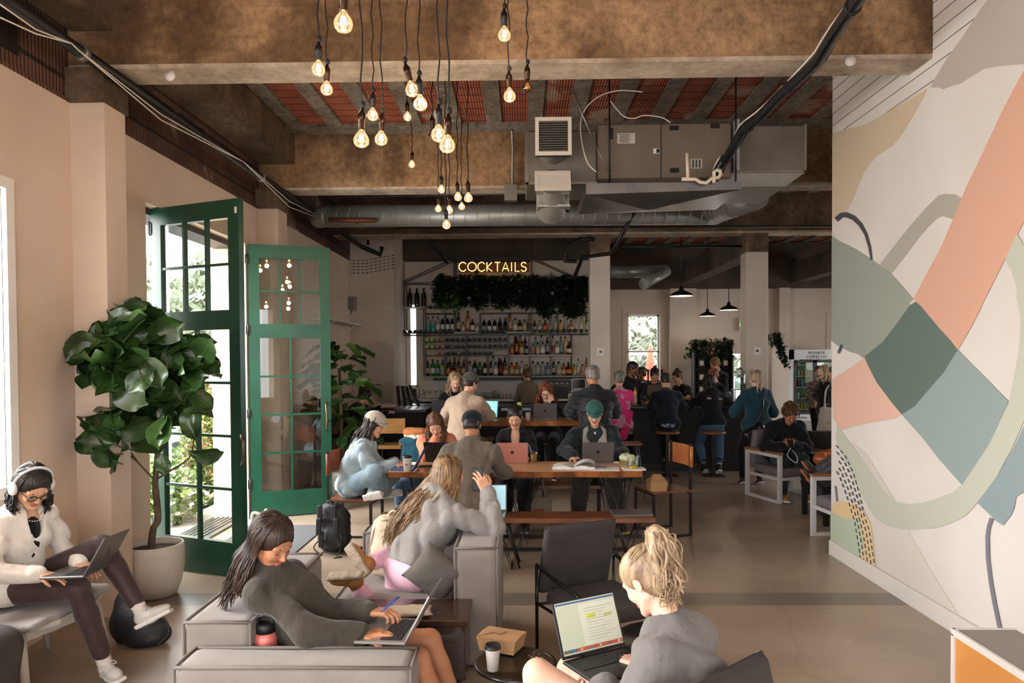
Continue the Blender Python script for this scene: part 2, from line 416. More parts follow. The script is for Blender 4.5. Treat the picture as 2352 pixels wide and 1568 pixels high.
def glassmat(name, tint='#ffffff', fac=.12, rough=.0, op=0.0):
 if name in MATS: return MATS[name]
 m = bpy.data.materials.new(name); m.use_nodes = True; n = m.node_tree; n.nodes.clear(); N = n.nodes; L = n.links; MATS[name] = m
 o = N.new('ShaderNodeOutputMaterial'); mx = N.new('ShaderNodeMixShader'); tr = N.new('ShaderNodeBsdfTransparent'); gl = N.new('ShaderNodeBsdfGlossy')
 fr = N.new('ShaderNodeLayerWeight'); fr.inputs[0].default_value = .5; pw = N.new('ShaderNodeMath'); pw.operation = 'POWER'; pw.inputs[1].default_value = 5
 mm = N.new('ShaderNodeMath'); mm.operation = 'MULTIPLY_ADD'; mm.inputs[1].default_value = .8; mm.inputs[2].default_value = .03+op; mm.use_clamp = True
 tr.inputs[0].default_value = lin(tint); gl.inputs['Roughness'].default_value = rough
 L.new(fr.outputs['Facing'], pw.inputs[0]); L.new(pw.outputs[0], mm.inputs[0]); L.new(mm.outputs[0], mx.inputs[0]); L.new(tr.outputs[0], mx.inputs[1]); L.new(gl.outputs[0], mx.inputs[2]); L.new(mx.outputs[0], o.inputs[0])
 return m
M_glass = glassmat('window_glass')
# polished concrete floor with one darker patched strip
M_floor = mat('polished_concrete', '#7d6c5b', .2, col2='#b5a38e', nscale=.9, ndetail=9, contrast=(.25, .75), bump=.05, bscale=8, rough2=.42)
n = M_floor.node_tree; N = n.nodes; L = n.links; b = N['Principled BSDF']
src = b.inputs['Base Color'].links[0].from_socket; t = N.new('ShaderNodeTexCoord'); sx = N.new('ShaderNodeSeparateXYZ'); L.new(t.outputs['Object'], sx.inputs[0])
def mth(op, a, c):
 q = N.new('ShaderNodeMath'); q.operation = op
 for i, v in enumerate((a, c)):
  if hasattr(v, 'is_linked'): L.new(v, q.inputs[i])
  else: q.inputs[i].default_value = v
 return q.outputs[0]
stripe = mth('MULTIPLY', mth('GREATER_THAN', sx.outputs['Y'], 5.22), mth('LESS_THAN', sx.outputs['Y'], 5.5))
x2 = N.new('ShaderNodeTexNoise'); x2.inputs['Scale'].default_value = 7; x2.inputs['Detail'].default_value = 6; L.new(t.outputs['Object'], x2.inputs['Vector'])
q = N.new('ShaderNodeMix'); q.data_type = 'RGBA'; L.new(mth('MULTIPLY', stripe, .75), q.inputs[0]); L.new(src, q.inputs[6]); q.inputs[7].default_value = lin('#6b6660')
vz = N.new('ShaderNodeTexNoise'); vz.inputs['Scale'].default_value = 5.5; vz.inputs['Detail'].default_value = 2
mpv = N.new('ShaderNodeMapping'); mpv.inputs['Scale'].default_value = (1, 1.5, 1); L.new(t.outputs['Object'], mpv.inputs[0]); L.new(mpv.outputs[0], vz.inputs['Vector'])
rv = N.new('ShaderNodeValToRGB'); rv.color_ramp.elements[0].position = .72; rv.color_ramp.elements[1].position = .76; L.new(vz.outputs['Fac'], rv.inputs[0])
q2 = N.new('ShaderNodeMix'); q2.data_type = 'RGBA'; L.new(rv.outputs[0], q2.inputs[0]); L.new(q.outputs[2], q2.inputs[6]); q2.inputs[7].default_value = lin('#b5a795')
vc = N.new('ShaderNodeTexVoronoi'); vc.feature = 'DISTANCE_TO_EDGE'; vc.inputs['Scale'].default_value = .55
nv = N.new('ShaderNodeTexNoise'); nv.inputs['Scale'].default_value = 1.7; nv.inputs['Detail'].default_value = 8; mxv = N.new('ShaderNodeMix'); mxv.data_type = 'RGBA'; mxv.inputs[0].default_value = .25
L.new(t.outputs['Object'], nv.inputs['Vector']); L.new(t.outputs['Object'], mxv.inputs[6]); L.new(nv.outputs['Color'], mxv.inputs[7]); L.new(mxv.outputs[2], vc.inputs['Vector'])
rc = N.new('ShaderNodeValToRGB'); rc.color_ramp.elements[0].position = .0; rc.color_ramp.elements[1].position = .006; rc.color_ramp.elements[0].color = (.45, .42, .4, 1); L.new(vc.outputs['Distance'], rc.inputs[0])
q3 = N.new('ShaderNodeMix'); q3.data_type = 'RGBA'; q3.blend_type = 'MULTIPLY'; q3.inputs[0].default_value = .22; L.new(q2.outputs[2], q3.inputs[6]); L.new(rc.outputs[0], q3.inputs[7]); L.new(q3.outputs[2], b.inputs['Base Color'])
# ---------------------------------------------------------------- shell
XL, XR = -3.15, 2.8
def panel(mb, fn, u0, u1, z0, z1, holes, mi=0):
 """wall slab in (u,z) with rectangular holes; fn(u0,u1,z0,z1) -> two corners"""
 us = sorted({u0, u1, *[h[0] for h in holes], *[h[1] for h in holes]})
 for a, c in zip(us, us[1:]):
  if c <= u0 or a >= u1: continue
  hs = sorted([(h[2], h[3]) for h in holes if h[0] <= a+1e-6 and h[1] >= c-1e-6]); z = z0
  for (h0, h1) in hs:
   if h0 > z: mb.b2(*fn(a, c, z, min(h0, z1)), mi)
   z = max(z, h1)
  if z < z1: mb.b2(*fn(a, c, z, z1), mi)
mb = MB(); mb.b2((XL-.4, -2.9, -.2), (9.3, 17.6, 0)); struct(mb, 'floor', M_floor)
fl = lambda u0, u1, z0, z1: ((XL-.4, u0, z0), (XL, u1, z1))
DY0, DY1 = 5.96, 8.1
mb = MB(); holesL = [(2.9, 4.3, 1.05, 2.85), (-.2, 1.9, 1.0, 2.9), (DY0, DY1, 0, 3.13)]
panel(mb, fl, -2.6, 13.4, 0, 3.6, holesL)
mb.b2((XL-.4, -2.6, 3.6), (XL-.03, 13.4, 4.7), 1)
mb.b2((XL-.03, -2.6, 3.6), (XL+.0, 13.4, 3.63), 1)
struct(mb, 'wall_left', [M_wall, M_brick])
mb = MB()
for (y0, y1) in ((4.98, 5.24), (8.5, 8.82)):
 mb.b2((XL, y0, 0), (XL+.24, y1, 3.6)); mb.b2((XL-.02, y0-.02, 3.6), (XL+.25, y1+.03, 3.84), 1)
mb.b2((XL, 1.3-.0, 0), (XL+.22, 1.5, 3.6)) if False else None
struct(mb, 'trim_1', [M_wall, M_beamd])
# beams across the room
def beamobj(nm, y0, y1, x0, x1, z0=3.84, m=M_beam):
 mb = MB(); mb.b2((x0, y0, z0+.03), (x1, y1, 4.6), 0); mb.b2((x0, y0+.004, z0), (x1, y1-.004, z0+.035), 1)
 for i in range(3):
  mb.b2((x0, y0-.003, z0+.2+.21*i), (x1, y0, z0+.2+.21*i+.004), 0)
 return struct(mb, nm, [m, M_soffit])
beamobj('trim_2', 5.0, 5.3, XL-.02, XR)
beamobj('trim_3', 8.6, 8.9, XL-.02, 9.0)
beamobj('trim_4', 11.95, 12.3, XL-.02, 9.0, 3.86, M_beamd)
mb = MB(); mb.b2((XL, 5.3, 4.15), (XL+.42, 8.6, 4.53)); mb.b2((XL, -2.6, 4.1), (XL+.3, 5.0, 4.53)); struct(mb, 'trim_5', M_beamd)
mb = MB(); mb.b2((3.72, 12.3, 3.55), (4.05, 17.3, 4.0)); mb.b2((6.25, 12.3, 3.55), (6.55, 17.3, 4.0)); mb.b2((1.3, 17.0, 3.45), (9, 17.35, 4.5))
mb.b2((-3.15, 14.0, 3.75), (1.35, 14.35, 4.5)); struct(mb, 'trim_6', mat('dark_concrete', '#51463b', .9, col2='#3d352d', nscale=2, bump=.3))
# ceiling: clay tile strips between concrete ribs
mb = MB(); mb.b2((XL-.4, -2.9, 4.55), (9.3, 17.6, 4.75), 0)
x = XL-.02; rr = random.Random(3)
while x < 9.0:
 mb.b2((x, -2.6, 4.5), (x+.17, 17.3, 4.56), 0)
 mb.b2((x+.17, -2.6, 4.525), (x+.46, 5.0, 4.56), 1); mb.b2((x+.17, 5.55, 4.525), (x+.46, 8.32, 4.56), 1); mb.b2((x+.17, 9.1, 4.525), (x+.46, 17.3, 4.56), 1)
 x += .46
for (y0, y1) in ((5.3, 5.56), (8.3, 8.6)): mb.b2((XL, y0, 4.495), (9, y1, 4.56), 0)
struct(mb, 'ceiling', [M_rib, M_tile])
q_ = at_x(-30, 20, XL); q2_ = at_x(50, 135, XL); mb = MB(); mb.b2((XL-.06, q_.y, q2_.z+.02), (XL-.02, q2_.y, 4.1)); struct(mb, 'opening_shade_slab', M_black)  # black slab paints in the darkness of a small opening in the wall
# right mural wall (X = 2.8)
WT = 2.8
mb = MB(); mb.b2((WT, -2.6, 0), (WT+.3, 6.6, 4.6), 0)
for i in range(9): mb.b2((WT-.0012, -2.6, 3.68+.105*i), (WT+.01, 6.602, 3.685+.105*i), 1)
M_mural = mat('mural_white', '#dcd6cf', .75, col2='#d3ccc4', nscale=1.2)
def c4(pts): return [(1880+.4465*x, .4465*y) for x, y in pts]
def c5(pts): return [(1880+.5535*x, 700+.5535*y) for x, y in pts]
mats_m = [M_mural, mat('groove_shadow_gap', '#3c362f', .9)]; lay = [0.0015]
def shape(px, col, name):
 m = mat('mural_'+name, col, .75)
 if m not in mats_m: mats_m.append(m)
 vs = []
 for (x, y) in px:
  x = max(x, WT_edge(y)); p = at_x(x, y, WT-lay[0]); p.y = max(min(p.y, 6.598), .6); p.z = max(0.003, min(4.5, p.z)); vs.append(tuple(p))
 mb.add(vs, [tuple(range(len(vs)))], mats_m.index(m)); lay[0] += .0004
def WT_edge(y): return 0
shape(c4([(60, 690), (112, 672), (240, 640), (330, 590), (450, 520), (560, 455), (545, 490), (490, 590), (430, 690), (380, 750), (290, 810), (230, 890), (190, 990), (150, 1080), (60, 1130)]), '#c9b79c', 'sand')
shape(c4([(575, 450), (600, 400), (660, 300), (740, 190), (830, 50), (870, 0), (900, -60), (1300, -60), (1300, 330), (1057, 330), (930, 340), (850, 355), (800, 385), (730, 430), (690, 440), (640, 460), (620, 450)]), '#b5aba1', 'taupe')
shape(c4([(315, 1360), (400, 1250), (480, 1150), (560, 1060), (620, 1003), (650, 996), (705, 1000), (760, 1040), (700, 1130), (640, 1112), (615, 1118), (560, 1170), (510, 1230), (450, 1310), (375, 1408), (345, 1385)]), '#a9a497', 'olive')
# sage loop
outer = c5([(78, 490), (70, 560), (110, 650), (160, 750), (200, 830), (240, 890), (290, 920), (350, 933), (400, 932), (490, 925), (560, 900), (610, 875), (660, 820), (740, 710), (800, 600), (853, 480), (885, 380), (905, 250), (900, 100)])+c4([(1100, 1400), (1075, 1290), (1020, 1200)])
inner = c4([(958, 1335), (990, 1390), (1020, 1480)])+c5([(820, -40), (838, 60), (835, 140), (825, 220), (790, 400), (740, 510), (660, 650), (600, 740), (560, 775), (500, 800), (430, 820), (380, 826), (320, 815), (270, 770), (230, 710), (150, 600), (95, 525)])
shape(c5([(370, 930), (470, 1110), (610, 1330), (400, 1230), (245, 1140), (225, 960), (200, 830), (290, 900)]), '#d3ccc2', 'shade_grey')
shape(c5([(130, 560), (200, 620), (250, 700), (320, 815), (230, 740)]), '#cdc6bb', 'pale_stone')
lt = c4([(60, 1215), (104, 1238), (190, 1280), (275, 1335), (375, 1410), (430, 1470), (487, 1537), (465, 1560)])+c5([(380, 0), (330, 70), (280, 140), (230, 190), (185, 220), (165, 205), (130, 195), (80, 170), (40, 150)])
shape(lt, '#949b90', 'grey_green')
shape(c5([(30, 310), (75, 295), (130, 262), (190, 220), (240, 320), (300, 400), (345, 455), (320, 470), (230, 485), (140, 505), (95, 522), (60, 470)]), '#dcb3a0', 'blush')
shape(c4([(1250, 0), (1100, 270), (1057, 360), (1000, 465), (940, 580), (870, 730), (800, 880), (760, 960), (735, 1020), (690, 1130), (630, 1270), (560, 1400), (487, 1537)])+c5([(425, 5), (500, 95), (550, 150), (578, 187), (640, 80), (680, 0)])+c4([(840, 1568), (900, 1450), (960, 1330), (1025, 1200), (1057, 1140), (1150, 940), (1300, 700)]), '#d3a48d', 'peach')
shape(outer+inner, '#bcbfae', 'sage')
shape(c5([(380, 0), (402, -12), (425, 5), (500, 95), (550, 150), (578, 187), (520, 280), (450, 360), (400, 420), (345, 455), (300, 400), (240, 320), (190, 215), (265, 155), (330, 70)]), '#5f7068', 'deep_green')
shape(c5([(578, 187), (640, 250), (700, 310), (788, 400), (740, 510), (700, 590), (660, 650), (595, 747), (500, 640), (430, 550), (345, 455), (400, 420), (450, 360), (520, 280)]), '#8f9f9c', 'blue_grey')
shape(c5([(660, 822), (700, 765), (740, 710), (800, 610), (853, 500), (900, 420), (900, 760), (853, 775), (820, 795), (812, 840), (800, 870), (765, 915), (735, 895), (700, 860)]), '#8b9c9e', 'blue_grey_tail')
shape(c5([(60, 820), (100, 815), (150, 825), (190, 860), (215, 900), (225, 960), (235, 1060), (245, 1165), (140, 1105), (40, 1045), (40, 900)]), '#dcc193', 'mustard')
shape(c5([(50, 860), (110, 885), (140, 890), (165, 880), (172, 900), (180, 950), (190, 1000), (178, 1035), (150, 1050), (100, 1050), (66, 1012), (40, 1000)]), '#b6c2a9', 'mint')
def stroke(pts, w, col, name):
 L_, R_ = [], []
 for i, p in enumerate(pts):
  a = Vector(pts[max(i-1, 0)]); c = Vector(pts[min(i+1, len(pts)-1)]); d = (c-a).normalized(); nn = Vector((-d.y, d.x)); ww = w[i] if hasattr(w, '__len__') else w
  L_.append(tuple(Vector(p)+nn*ww/2)); R_.append(tuple(Vector(p)-nn*ww/2))
 for i in range(len(pts)-1): shape([L_[i], L_[i+1], R_[i+1], R_[i]], col, name); lay[0] -= .0004
 lay[0] += .0004
stroke(c4([(90, 1130), (118, 1106), (142, 1104), (180, 1120), (215, 1155), (243, 1205), (262, 1270), (272, 1337)]), [12, 12, 12, 11, 9, 7, 6, 4], '#4c474b', 'ink')
stroke(c5([(718, 884), (706, 920), (700, 960), (702, 1050), (714, 1150), (730, 1240), (752, 1345)]), 9, '#77787f', 'slate_ink')
stroke(c5([(70, 750), (76, 815)]), 4, '#6a6d78', 'slate_ink'); stroke(c5([(96, 165), (82, 200)]), 6, '#4f5360', 'slate_ink2')
oA = [(72, 582), (110, 625), (145, 700), (170, 790), (187, 868), (210, 935), (222, 1010), (232, 1080), (238, 1150)]
oB = [(62, 665), (88, 715), (112, 780), (132, 840), (150, 900), (160, 960), (168, 1010), (175, 1065), (182, 1115)]
for k in range(5):
 row = [((1-k/4)*a[0]+k/4*b_[0], (1-k/4)*a[1]+k/4*b_[1]) for a, b_ in zip(oA, oB)]
 pts = []
 for a, c in zip(row, row[1:]):
  for j in range(8): pts.append((a[0]+(c[0]-a[0])*j/8, a[1]+(c[1]-a[1])*j/8))
 i = 0; acc = 0; st = 0; cum = [0]
 for a, c in zip(pts, pts[1:]): cum.append(cum[-1]+math.dist(a, c))
 d = (k % 2)*8
 while d < cum[-1]-14:
  q = [np.interp(d, cum, [p[j] for p in pts]) for j in (0, 1)]; q2_ = [np.interp(d+17, cum, [p[j] for p in pts]) for j in (0, 1)]
  if q[0] > 70: stroke(c5([q, q2_]), 2.3, '#3d4046', 'dash_ink'); lay[0] -= .0004
  d += 28
struct(mb, 'wall_right', mats_m, fixn=False)
mb = MB(); mb.b2((WT-.02, -2.6, 0), (WT-.0075, 6.6, .13)) ; struct(mb, 'baseboard_right', M_white)
# the walls behind the camera and on the far side
mb = MB(); fb = lambda u0, u1, z0, z1: ((u0, -2.9, z0), (u1, -2.6, z1))
panel(mb, fb, XL, WT, 0, 4.6, [(-2.6, 2.2, .8, 3.2)]); struct(mb, 'wall_front', M_wall)
mb = MB(); mb.b2((XL, 13.0, 0), (-2.36, 14.4, 4.6), 0)
M_blob = mat('grey_mural_blob', '#b8aea4', .8); M_blob2 = mat('grey_mural_blob_dark', '#a39a91', .8)
def face_poly(px, m, Y=12.998): mb.add([tuple(at_y(x, y, Y)) for x, y in px], [tuple(range(len(px)))], m)
cr = lambda pts: [(760+.2933*x, 500+.2933*y) for x, y in pts]
face_poly(cr([(210, 1150), (240, 1080), (300, 990), (380, 970), (440, 978), (490, 1010), (490, 1290), (420, 1300), (290, 1355), (230, 1250)]), 1, 12.997)
face_poly(cr([(290, 1355), (420, 1300), (490, 1280), (490, 1465), (430, 1470), (370, 1440)]), 2, 12.996)
for k in range(5):
 for j in range(11):
  x = 135+j*34; dy = -18*max(0, (x-270)/100)-8*max(0, (x-400)/60)*0
  dy2 = -18*max(0, (x+22-270)/100)
  if x < 490: face_poly(cr([(x, 330+25*k+dy), (x+22, 330+25*k+dy2), (x+22, 336+25*k+dy2), (x, 336+25*k+dy)]), 3, 12.997)
struct(mb, 'wall_alcove', [M_wallB, M_blob, M_blob2, M_black], fixn=False)
fk = lambda u0, u1, z0, z1: ((u0, 14.3, z0), (u1, 14.6, z1))
mb = MB(); panel(mb, fk, -2.36, 1.6, 0, 4.6, [(-2.33, -2.13, 1.25, 2.95)]); mb.b2((1.3, 14.6, 0), (1.6, 17.3, 4.6)); struct(mb, 'wall_bar', M_wallB)
fB = lambda u0, u1, z0, z1: ((u0, 17.3, z0), (u1, 17.6, z1))
M_wallC = M_wallB
w1a = at_y(1441, 722, 17.3); w1b = at_y(1516, 905, 17.3); w2a = at_y(1909, 727, 17.3); w2b = at_y(1962, 905, 17.3)
d1a = at_y(1676, 812, 17.3); d1b = at_y(1712, 1000, 17.3)
mb = MB(); panel(mb, fB, 1.3, 9.0, 0, 4.6, [(w1a.x, w1b.x, w1b.z, w1a.z), (w2a.x, w2b.x, w2b.z, w2a.z), (d1a.x, d1b.x+.3, 0, d1a.z)]); struct(mb, 'wall_back', M_wallB)
fE = lambda u0, u1, z0, z1: ((9.0, u0, z0), (9.3, u1, z1))
mb = MB(); panel(mb, fE, 6.3, 17.3, 0, 4.6, [(9.4, 10.8, 1, 3), (12.4, 14.6, 1, 3)]); mb.b2((3.1, 6.3, 0), (9.0, 6.6, 4.6)); struct(mb, 'wall_east', M_wallB)
# square columns, bare concrete above the paint line
for (xa, xb, nm) in ((at_y(1356, 700, 11.95).x, at_y(1402, 700, 11.95).x, 'a'), (at_y(1714, 700, 11.95).x, at_y(1765, 700, 11.95).x, 'b')):
 mb = MB(); mb.b2((xa, 11.95, 0), (xb, 12.28, 3.55), 0, .012); mb.b2((xa, 11.955, 3.55), (xb, 12.275, 3.86), 1)
 c_ = ((xa+xb)/2)
 mb.b2((c_-.06, 11.944, 1.85), (c_+.06, 11.95, 1.98), 2); mb.b2((c_-.02, 11.941, 1.9), (c_+.02, 11.944, 1.93), 3)
 struct(mb, 'trim_7' if nm == 'a' else 'trim_8', [M_wallB, M_beamd, M_white, M_blackm])
# pilasters on the back wall
mb = MB()
for (pa, pb) in ((1537, 1597), (1787, 1812)):
 a = at_y(pa, 700, 17.2); b_ = at_y(pb, 700, 17.2); mb.b2((a.x, 17.1, 0), (b_.x, 17.3, 3.45))
struct(mb, 'trim_9', M_wallB)
# ---------------------------------------------------------------- windows
M_frame = mat('white_window_frame', '#e6e2dc', .5); M_green = mat('dark_green_paint', '#0c3c29', .3, col2='#0f4430', nscale=4)
M_green2 = M_green
def window_x(n, x, y0, y1, z0, z1, inx=.03):
 mb = MB(); t = .07
 for (a, b_) in (((y0-t, z0-t), (y1+t, z0)), ((y0-t, z1), (y1+t, z1+t)), ((y0-t, z0), (y0, z1)), ((y1, z0), (y1+t, z1))):
  mb.b2((x-.005, a[0], a[1]), (x+inx, b_[0], b_[1]))
 f = MB(); zc = (z0+z1)/2
 for (a, b_) in (((y0, z0), (y1, z0+.05)), ((y0, z1-.05), (y1, z1)), ((y0, z0), (y0+.05, z1)), ((y1-.05, z0), (y1, z1)), ((y0, zc-.025), (y1, zc+.025))):
  f.b2((x-.2, a[0], a[1]), (x-.15, b_[0], b_[1]))
 o = struct(f, f'window_{n}', M_frame); mb.build('window_trim', M_frame, o)
 g = MB(); g.b2((x-.178, y0+.05, z0+.05), (x-.172, y1-.05, z1-.05)); g.build('pane', M_glass, o); return o
window_x(1, XL, 2.9, 4.3, 1.05, 2.85); window_x(2, XL, -.2, 1.9, 1.0, 2.9)
def window_y(n, y, x0, x1, z0, z1, mid=True):
 f = MB(); t = .045
 bars = [((x0, z0), (x1, z0+t)), ((x0, z1-t), (x1, z1)), ((x0, z0), (x0+t, z1)), ((x1-t, z0), (x1, z1))]
 if mid: bars.append(((x0, (z0+z1)/2+.05), (x1, (z0+z1)/2+.09)))
 for (a, b_) in bars: f.b2((a[0], y+.1, a[1]), (b_[0], y+.15, b_[1]))
 o = struct(f, f'window_{n}', M_frame)
 mb = MB(); w = .12
 for (a, b_) in (((x0-w, z1), (x1+w, z1+w)), ((x0-w, z0), (x0, z1)), ((x1, z0), (x1+w, z1))): mb.b2((a[0], y-.02, a[1]), (b_[0], y, b_[1]))
 mb.build('window_trim', M_wallB, o)
 g = MB(); g.b2((x0+t, y+.122, z0+t), (x1-t, y+.128, z1-t)); g.build('pane', M_glass, o)
window_y(3, 17.3, w1a.x, w1b.x, w1b.z, w1a.z); window_y(4, 17.3, w2a.x, w2b.x, w2b.z, w2a.z)
window_y(5, 14.3, -2.33, -2.13, 1.25, 2.95, False)
# ---------------------------------------------------------------- tall green doors, both leaves standing open
M_brass = mat('aged_brass', '#6d5a44', .35, .8)
def leaf(n, hinge, free, flip=1, hgt=3.12):
 hinge = Vector((*hinge, 0)); free = Vector((*free, 0)); w = (free-hinge).length
 M = Matrix.Translation(hinge) @ Matrix.Rotation(math.atan2((free-hinge).y, (free-hinge).x), 4, 'Z'); t = .028
 z0, sw = .012, .115; zb, zm0, zm1, zt = .30, 2.06, 2.22, 2.97
 fr = MB()
 fr.b2((0, -t, z0), (sw, t, hgt)); fr.b2((w-sw, -t, z0), (w, t, hgt)); fr.b2((sw, -t, z0), (w-sw, t, zb)); fr.b2((sw, -t, zm0), (w-sw, t, zm1)); fr.b2((sw, -t, zt), (w-sw, t, hgt))
 o = struct(fr.xf(M), f'door_{n}', M_green)
 m = MB(); s = .011
 for i in (1, 2): x = sw+(w-2*sw)*i/3; m.b2((x-s, -.02, zm1), (x+s, .02, zt))
 m.b2((sw, -.02, (zm1+zt)/2-s), (w-sw, .02, (zm1+zt)/2+s)); m.b2((w/2-s, -.02, zb), (w/2+s, .02, zm0))
 for i in (1, 2, 3): z = zb+(zm0-zb)*i/4; m.b2((sw, -.02, z-s), (w-sw, .02, z+s))
 m.xf(M).build('muntins', M_green, o)
 g = MB(); g.b2((sw, -.003, zb), (w-sw, .003, zm0)); g.b2((sw, -.003, zm1), (w-sw, .003, zt)); g.xf(M).build('glass', M_doorglass, o)
 for k, z in enumerate((.35, 1.15, 2.1, 2.9)):
  h = MB(); h.b2((-.035, -.035, z), (.012, -.029*0-.028, z+.1)); h.tube([(-.01, -.03, z-.01), (-.01, -.03, z+.11)], .01); h.xf(M).build('hinge', M_black, o)
 return o, M, w
M_doorglass = glassmat('door_glass', '#f2f5f3', op=.03)
d1, Md1, wd1 = leaf(1, (-3.22, 6.22), (-2.30, 5.83))
d2, Md2, wd2 = leaf(2, (-3.12, 8.1), (-2.29, 8.44))
hd = MB(); sg = -1
hd.tube([(wd2-.06, -.03, .98), (wd2-.06, -.075, 1.0), (wd2-.055, -.085, 1.1), (wd2-.06, -.085, 1.2), (wd2-.065, -.08, 1.28), (wd2-.06, -.03, 1.31)], [.012, .013, .012, .013, .014, .012]); hd.ball((wd2-.045, -.05, 1.11-.02), .02)
hd.xf(Md2).build('door_handle', M_brass, d2)
hd = MB(); hd.tube([(wd1+.0, -.03, .95), (wd1+.03, -.04, 1.0), (wd1+.03, -.04, 1.15), (wd1+.0, -.03, 1.2)], .012); hd.xf(Md1).build('door_handle', M_brass, d1)
hd = MB(); hd.b2((wd1-.035, -.035, 3.0), (wd1-.015, -.028, 3.05)); hd.xf(Md1).build('door_sensor', M_white, d1)
hd = MB(); hd.b2((-.02, -.03, 0), (wd2, .03, .012)); hd.xf(Md2).build('door_sweep', M_blackm, d2)
mb = MB(); mb.b2((XL-.36, DY0, 3.07), (XL-.1, DY1, 3.13)); mb.b2((XL-.36, DY0, 0), (XL-.28, DY0+.05, 3.1)); struct(mb, 'trim_10', M_black)
mb = MB(); mb.b2((XL-.42, DY0, 0), (XL-.05, DY1, .02))
for i in range(5): mb.b2((XL-.36+.055*i, DY0, .02), (XL-.34+.055*i, DY1, .028))
struct(mb, 'trim_11', M_steel)
mb = MB(); mb.b2((-3.0, 6.5, 0), (-2.15, 7.75, .012)); tag(mb.build('door_mat', mat('grey_carpet_mat', '#5d5f60', .95, col2='#4a4c4d', nscale=120)), 'grey ribbed entrance mat on the floor inside the green doors', 'mat')
# ---------------------------------------------------------------- pendant bulbs on black cords
def bulbglass():
 m = bpy.data.materials.new('bulb_glass'); m.use_nodes = True; n = m.node_tree; n.nodes.clear(); N = n.nodes; L = n.links
 o = N.new('ShaderNodeOutputMaterial'); a = N.new('ShaderNodeAddShader'); mx = N.new('ShaderNodeMixShader'); tr = N.new('ShaderNodeBsdfTransparent'); gl = N.new('ShaderNodeBsdfGlossy'); em = N.new('ShaderNodeEmission')
 fr = N.new('ShaderNodeLayerWeight'); fr.inputs[0].default_value = .35; tr.inputs[0].default_value = (.9, .76, .6, 1); gl.inputs['Roughness'].default_value = .05
 em.inputs[0].default_value = lin('#ffd2a0'); em.inputs[1].default_value = .26
 L.new(fr.outputs['Fresnel'], mx.inputs[0]); L.new(tr.outputs[0], mx.inputs[1]); L.new(gl.outputs[0], mx.inputs[2]); L.new(mx.outputs[0], a.inputs[0]); L.new(em.outputs[0], a.inputs[1]); L.new(a.outputs[0], o.inputs[0])
 return m
M_bulb = bulbglass(); M_bulboff = glassmat('clear_bulb_glass', '#d8c8b4', op=.05)
M_fil = mat('filament', '#ffd9a0', emit='#ffe0b0', estr=34); M_filoff = mat('dim_filament', '#c08a50', emit='#ff9a40', estr=1.2)
M_cord = mat('black_cord', '#171412', .7); M_socket = mat('bronze_socket', '#3b2a1e', .3, .8)
BULBS = [(373, 150, 128, 'largest and nearest glowing pendant bulb, at the top of the picture above the others'),
 (207, 458, 90, 'glowing pendant bulb furthest left of the whole cluster'), (262, 592, 82, 'glowing pendant bulb just right of and below the furthest left one'),
 (493, 930, 105, 'big glowing pendant bulb hanging low on the left, left of a close neighbour'), (569, 765, 72, 'glowing pendant bulb above the low left pair, in front of the clay tiles'),
 (625, 925, 86, 'glowing pendant bulb hanging low, right one of the low left pair'), (831, 597, 92, 'glowing pendant bulb tilted on a bent cord at the lower edge of the near beam'),
 (888, 690, 92, 'glowing pendant bulb touching the tilted one from below right'), (801, 778, 44, 'small far pendant bulb just beneath the tilted bulb'),
 (830, 1095, 42, 'small far pendant bulb hanging alone in front of the second beam'), (1009, 895, 100, 'upper left bulb of the bright overlapping pair in the middle'),
 (1068, 965, 104, 'lower right bulb of the bright overlapping pair in the middle'), (970, 893, 62, 'unlit looking bulb partly hidden behind the bright overlapping pair'),
 (1447, 230, 86, 'glowing pendant bulb highest on the right of the cluster'), (1482, 638, 82, 'glowing pendant bulb under a pale collar at the right end of the cluster'),
 (1600, 580, 66, 'clear pendant bulb with a dim filament, furthest right of all'), (1027, 1262, 48, 'small far pendant bulb, highest of the lower far group'),
 (1138, 1312, 52, 'small far pendant bulb left of its twin at the same height on the right'), (1207, 1318, 58, 'small far pendant bulb furthest right in the lower far group'),
 (1163, 1376, 40, 'tiny far pendant bulb just below the right hand twins'), (1006, 1391, 36, 'tiny far pendant bulb furthest left in the lower far group'),
 (1080, 1399, 50, 'small far pendant bulb in the centre of the lower far group'), (1061, 1498, 56, 'lowest pendant bulb of all, hanging alone beneath the far group')]
def bulb_profile():
 return [(.012, .058), (.0135, .05), (.014, .04), (.02, .03), (.03, .018), (.0365, .004), (.0375, -.008), (.034, -.022), (.025, -.032), (.012, -.038), (.001, -.0395)]
rb = random.Random(5)
